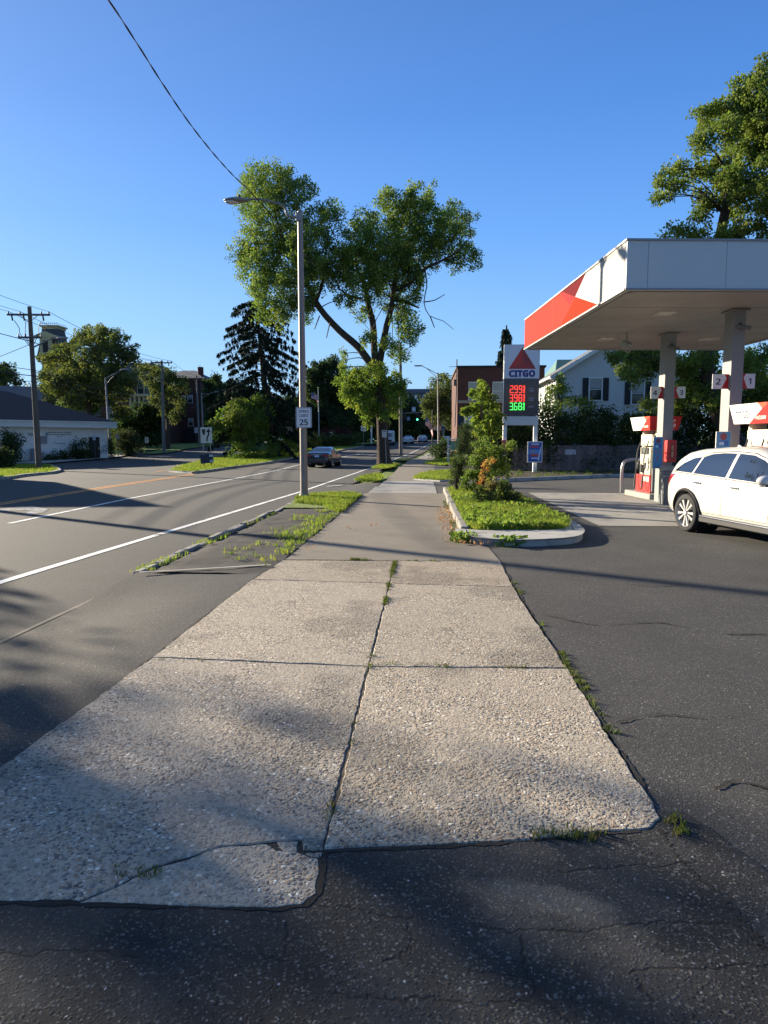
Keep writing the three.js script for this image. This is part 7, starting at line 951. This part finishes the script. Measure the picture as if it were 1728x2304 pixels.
function carBase(name, label, S, pos, turn, paintMat, group) {
  const o = thing(name, label, 'car', pos, turn, group), sh = carShell(S), ev = new Evaluator(); ev.attributes = ['position', 'normal', 'uv']; ev.useGroups = false;
  let b = new Brush(sh.g, paintMat); b.updateMatrixWorld();
  for (const x of S.axles) for (const s of [-1, 1]) { const c = new Brush(new THREE.CylinderGeometry(S.arch, S.arch, 0.5, 40).rotateX(Math.PI / 2), paintMat); c.position.set(x, S.R, s * (S.W / 2 - 0.1)); c.updateMatrixWorld(); b = ev.evaluate(b, c, SUBTRACTION); }
  const bd = part('body', b.geometry, paintMat, o);
  for (const x of S.axles) for (const s of [-1, 1]) { part('wheel_well', [new THREE.CylinderGeometry(S.arch - 0.004, S.arch - 0.004, 0.36, 30, 1, true).rotateX(Math.PI / 2).translate(x, S.R, s * (S.W / 2 - 0.3)), cyl(S.arch, S.arch, 0.01, x, S.R, s * (S.W / 2 - 0.42), 30, Math.PI / 2)], M.well, o); wheel(o, x, s * (S.W / 2 - 0.125), S.R, S.tw, s, S.spokes); }
  part('underbody', box(S.L * 0.86, 0.12, S.W * 0.8, 0, 0.24, 0), M.well, o);
  return { o, sh, bd };
}
{ // white SUV beside the pumps
  const k = 0.94, sc = (l) => l.map(([a, b]) => [a * k, b * k]), L = 4.66 * k;
  const S = { L, W: 1.88 * k, R: 0.371 * k, tw: 0.245 * k, arch: 0.425 * k, axles: [-1.4 * k, 1.4 * k], tumble: 0.2, spokes: 10,
    top: sc([[-2.33, 0.72], [-2.31, 0.95], [-2.28, 1.1], [-2.2, 1.2], [-2.08, 1.33], [-1.93, 1.46], [-1.75, 1.55], [-1.45, 1.61], [-0.8, 1.645], [-0.2, 1.66], [0.15, 1.64], [0.4, 1.58], [0.62, 1.47], [0.9, 1.3], [1.2, 1.12], [1.35, 1.08], [1.8, 1.02], [2.1, 0.93], [2.25, 0.8], [2.33, 0.6]]),
    belt: sc([[-2.33, 0.7], [-2.28, 1.0], [-2.1, 1.12], [-1.8, 1.13], [-1.2, 1.1], [0, 1.06], [0.9, 1.02], [1.3, 1.0], [2.0, 0.9], [2.25, 0.75], [2.33, 0.56]]),
    bottom: sc([[-2.33, 0.42], [-2.2, 0.36], [-1.9, 0.3], [1.9, 0.26], [2.2, 0.28], [2.33, 0.34]]), half: sc([[-2.33, 0.62], [-2.3, 0.72], [-2.2, 0.82], [-2.0, 0.89], [-1.6, 0.93], [-1.2, 0.935], [-0.4, 0.92], [0.6, 0.925], [1.3, 0.935], [1.8, 0.9], [2.1, 0.8], [2.25, 0.68], [2.33, 0.52]]) };
  const rear = V(4.84, 0, -12.82), th = Math.atan2(-2.57, 0.55), fwd = V(Math.cos(th), 0, -Math.sin(th)), sideN = V(Math.sin(th), 0, Math.cos(th));
  // local x runs forward; the side that faces the road is local +z or -z
  const sgn = sideN.x < 0 ? 1 : -1, c = rear.clone().addScaledVector(fwd, 1.4 * k).addScaledVector(sideN, -sgn * (S.W / 2 - 0.06)); c.y = gy(c.z) - 0.001;
  const white = phys(0.64, 0.61, 0.54, 0.32, { clearcoat: 1, clearcoatRoughness: 0.06 }), { o, sh, bd } = carBase('suv', 'white suv with black wheel arches parked by the pumps', S, c, th, white);
  for (const s of [-1, 1]) {
    const P = (l) => onSide(sh, sc(l), s);
    part('quarter_window', P([[-1.97, 1.17], [-1.33, 1.15], [-1.22, 1.46], [-1.45, 1.43], [-1.72, 1.33]]), M.tint, o);
    part('rear_door_window', P([[-1.27, 1.145], [-0.33, 1.11], [-0.27, 1.545], [-0.6, 1.545], [-0.95, 1.52], [-1.16, 1.46]]), M.tint, o);
    part('front_door_window', P([[-0.24, 1.105], [0.92, 1.06], [0.98, 1.1], [0.72, 1.3], [0.46, 1.44], [0.2, 1.52], [-0.18, 1.545]]), M.tint, o);
    part('window_trim', [seam(sh, sc([[-1.95, 1.145], [-1.3, 1.125], [-0.3, 1.085], [0.95, 1.035]]), s, 0.012), seam(sh, sc([[-1.2, 1.47], [-0.95, 1.545], [-0.3, 1.575], [0.2, 1.55], [0.5, 1.46], [0.78, 1.3], [1.0, 1.12]]), s, 0.012)], M.chrome, o);
    part('door_seam', [seam(sh, sc([[-0.3, 1.08], [-0.32, 0.7], [-0.36, 0.42]]), s), seam(sh, sc([[0.95, 1.03], [0.93, 0.7], [0.86, 0.42]]), s), seam(sh, sc([[-1.3, 1.1], [-1.05, 0.86], [-0.95, 0.7]]), s), seam(sh, sc([[-0.95, 0.42], [0.86, 0.42]]), s)], mat(0.12, 0.115, 0.1, 0.8), bd);
    for (const x of [-1.05, 0.02]) part('door_handle', T(rbox(0.2 * k, 0.035, 0.045, 0.015, 0, 0, 0), x * k, 0.95 * k + (x < -0.5 ? 0.03 : 0), s * (sh.sideZ(x * k, 0.95 * k) + 0.016)), M.chrome, o);
    for (const x of S.axles) { const pts = []; for (let i = 0; i <= 26; i++) { const a = lerp(-0.32, Math.PI + 0.32, i / 26), r = S.arch + 0.025; const px = x + Math.cos(a) * r, py = Math.max(0.24, S.R + Math.sin(a) * r); pts.push(V(px, py, s * (sh.sideZ(px, py) - 0.005))); } part('wheel_arch_trim', tube(pts, 0.034, 6), M.blackPlastic, o); }
    part('sill', [rbox(1.95 * k, 0.13, 0.07, 0.02, 0, 0.31 * k, s * (0.875 * k))], M.blackPlastic, o); part('sill_trim', [rbox(1.9 * k, 0.022, 0.03, 0.008, 0, 0.35 * k, s * (0.908 * k))], M.chrome, o);
    const mx = 0.86 * k, my = 1.12 * k, mz = s * (sh.sideZ(mx, my) + 0.15), mir = part('mirror', [T(new THREE.SphereGeometry(1, 16, 10).scale(0.1, 0.085, 0.13), mx, my, mz)], phys(0.5, 0.5, 0.5, 0.25, { clearcoat: 1 }), o); part('mirror_base', [T(rbox(0.16, 0.03, 0.22, 0.012, 0, 0, 0), mx + 0.02, my - 0.075, mz - s * 0.05)], M.blackPlastic, mir);
    part('tail_light', P([[-2.3, 0.86], [-2.27, 1.05], [-2.1, 1.1], [-1.85, 1.11], [-2.0, 1.0], [-2.15, 0.86]]), M.tail, o); part('fender_vent', [T(rbox(0.26, 0.025, 0.02, 0.006, 0, 0, 0, 0, 0, -0.1), 1.08 * k, 0.86 * k, s * (sh.sideZ(1.08 * k, 0.86 * k) + 0.004))], M.chrome, o);
  }
  part('windshield', onTop(sh, sc([[0.5, -0.55], [1.18, -0.7], [1.22, 0], [1.18, 0.7], [0.5, 0.55], [0.44, 0]])), M.tint, o); part('rear_window', onTop(sh, sc([[-2.08, -0.62], [-1.72, -0.55], [-1.72, 0.55], [-2.08, 0.62]])), M.tint, o);
  part('sunroof', onTop(sh, sc([[-0.9, -0.4], [0.2, -0.4], [0.2, 0.4], [-0.9, 0.4]])), M.tint, o);
  part('antenna_fin', prism([[-0.09, 0], [0.1, 0], [-0.04, 0.07], [-0.08, 0.07]], 0.04, 0.01).translate(-1.1 * k, 1.615 * k, 0), white, o); part('spoiler', rbox(0.2, 0.04, 1.1 * k, 0.015, -1.72 * k, 1.52 * k, 0, 0, 0, 0.35), white, o); part('rear_bumper', rbox(0.14, 0.22, 1.4 * k, 0.05, -2.27 * k, 0.48 * k, 0), M.blackPlastic, o); part('headlight', [rbox(0.12, 0.1, 0.34, 0.03, 2.16 * k, 0.78 * k, 0.6 * k), rbox(0.12, 0.1, 0.34, 0.03, 2.16 * k, 0.78 * k, -0.6 * k)], M.lens, o);
}
function sedan(label, pos, turn, color, o2 = {}) {
  const S = { L: 4.76, W: 1.82, R: 0.325, tw: 0.215, arch: 0.365, axles: [-1.38, 1.38], tumble: 0.24, spokes: 8,
    top: [[-2.38, 0.62], [-2.36, 0.9], [-2.3, 1.0], [-2.2, 1.04], [-1.75, 1.08], [-1.55, 1.12], [-1.1, 1.3], [-0.75, 1.4], [-0.3, 1.44], [0.1, 1.43], [0.4, 1.36], [1.0, 1.05], [1.15, 0.99], [1.9, 0.87], [2.2, 0.75], [2.38, 0.5]], belt: [[-2.38, 0.6], [-2.33, 0.9], [-2.0, 0.98], [-1, 0.96], [1, 0.92], [1.9, 0.82], [2.2, 0.68], [2.38, 0.46]], bottom: [[-2.38, 0.34], [-2.1, 0.26], [2.1, 0.24], [2.38, 0.3]], half: [[-2.38, 0.7], [-2.35, 0.8], [-2.2, 0.87], [-1.5, 0.905], [0, 0.91], [1.5, 0.9], [2.1, 0.8], [2.3, 0.64], [2.38, 0.5]] };
  const pm = phys(...color, 0.3, { clearcoat: 1, clearcoatRoughness: 0.05 }), { o, sh } = carBase('sedan', label, S, pos, turn, pm, o2.group);
  part('rear_window', onTop(sh, [[-1.62, -0.68], [-0.85, -0.56], [-0.85, 0.56], [-1.62, 0.68]]), M.tint, o); part('windshield', onTop(sh, [[0.35, -0.56], [1.0, -0.68], [1.0, 0.68], [0.35, 0.56]]), M.tint, o);
  for (const s of [-1, 1]) { part('side_window', onSide(sh, [[-1.35, 1.0], [-0.25, 0.985], [-0.25, 1.33], [-0.7, 1.33], [-1.05, 1.22]], s), M.tint, o); part('side_window', onSide(sh, [[-0.18, 0.985], [0.95, 0.97], [0.55, 1.22], [0.25, 1.32], [-0.18, 1.335]], s), M.tint, o); part('tail_light', [rbox(0.1, 0.15, 0.4, 0.03, -2.335, 0.84, s * 0.6), rbox(0.3, 0.13, 0.06, 0.02, -2.2, 0.85, s * 0.835)], M.tail, o); part('door_seam', seam(sh, [[-0.22, 0.94], [-0.24, 0.6], [-0.26, 0.36]], s, 0.005), M.well, o); const mz = s * (sh.sideZ(0.75, 0.98) + 0.12); part('mirror', [T(new THREE.SphereGeometry(1, 12, 8).scale(0.08, 0.07, 0.11), 0.75, 1.02, mz), T(rbox(0.1, 0.03, 0.14, 0.01, 0, 0, 0), 0.76, 0.97, mz - s * 0.06)], pm, o); part('exhaust', cyl(0.035, 0.035, 0.1, -2.36, 0.27, s * 0.5, 10, 0, 0, Math.PI / 2), M.steel, o); }
  part('number_plate', box(0.012, 0.13, 0.32, -2.392, 0.8, 0), printed(96, 40, (x, w, h) => { x.fillStyle = '#b9cfe4'; x.fillRect(0, 0, w, h); x.fillStyle = '#41618c'; x.fillRect(16, 14, 64, 13); }, 0.4), o); part('rear_trim', [box(0.02, 0.03, 0.7, -2.39, 0.91, 0)], M.chrome, o); part('rear_bumper', rbox(0.12, 0.12, 1.5, 0.04, -2.3, 0.35, 0), M.blackPlastic, o); part('headlight', [rbox(0.12, 0.1, 0.34, 0.03, 2.2, 0.66, 0.55), rbox(0.12, 0.1, 0.34, 0.03, 2.2, 0.66, -0.55)], M.lens, o);
  return o;
}
const carAt = (u, v, z, back = 2.38) => { const p = AT(u, v, z - back); p.y = gy(z - back) + ROAD; return p; };
sedan('dark blue sedan driving away past the lamp post', carAt(731, 1040, -47.6), Math.PI / 2 - 0.09, [0.006, 0.009, 0.022]);
sedan('white sedan waiting at the far traffic signal', carAt(919, 998, -122), Math.PI / 2 - 0.06, [0.6, 0.6, 0.6]);
sedan('pale blue grey car in the right lane at the signal', carAt(951, 998, -132), Math.PI / 2 - 0.06, [0.26, 0.32, 0.42]);
sedan('parked dark car by the far shops', carAt(1004, 1000, -112), Math.PI / 2 - 0.06, [0.05, 0.06, 0.1]);
{ const z = -112, p = AT(872, 1000, z); p.y = gy(z) + ROAD; const o = thing('delivery_van', 'tall white van partly hidden behind the maple trunk', 'van', p, 0); part('body', [rbox(2.0, 1.9, 4.2, 0.15, 0, 1.45, -1.4), rbox(1.9, 0.9, 1.2, 0.15, 0, 0.9, 1.1), prism([[-0.9, 0], [0.9, 0], [0.82, 0.85], [-0.82, 0.85]], 0.9, 0.05).rotateX(-0.35).translate(0, 1.3, 0.75)], mat(0.6, 0.6, 0.6, 0.35), o); part('windshield', box(1.5, 0.6, 0.04, 0, 1.72, 1.12, -0.5), M.tint, o); part('grille', box(1.5, 0.3, 0.05, 0, 0.75, 1.71), M.dark, o); for (const [x, zz] of [[-0.9, 0.9], [0.9, 0.9], [-0.9, -2.6], [0.9, -2.6]]) part('wheel', cyl(0.36, 0.36, 0.25, x, 0.36, zz, 18, 0, 0, Math.PI / 2), M.tyre, o); for (const s of [-1, 1]) part('headlight', box(0.3, 0.2, 0.05, s * 0.75, 0.95, 1.71), M.lens, o); }

renderer.render(scene, camera);
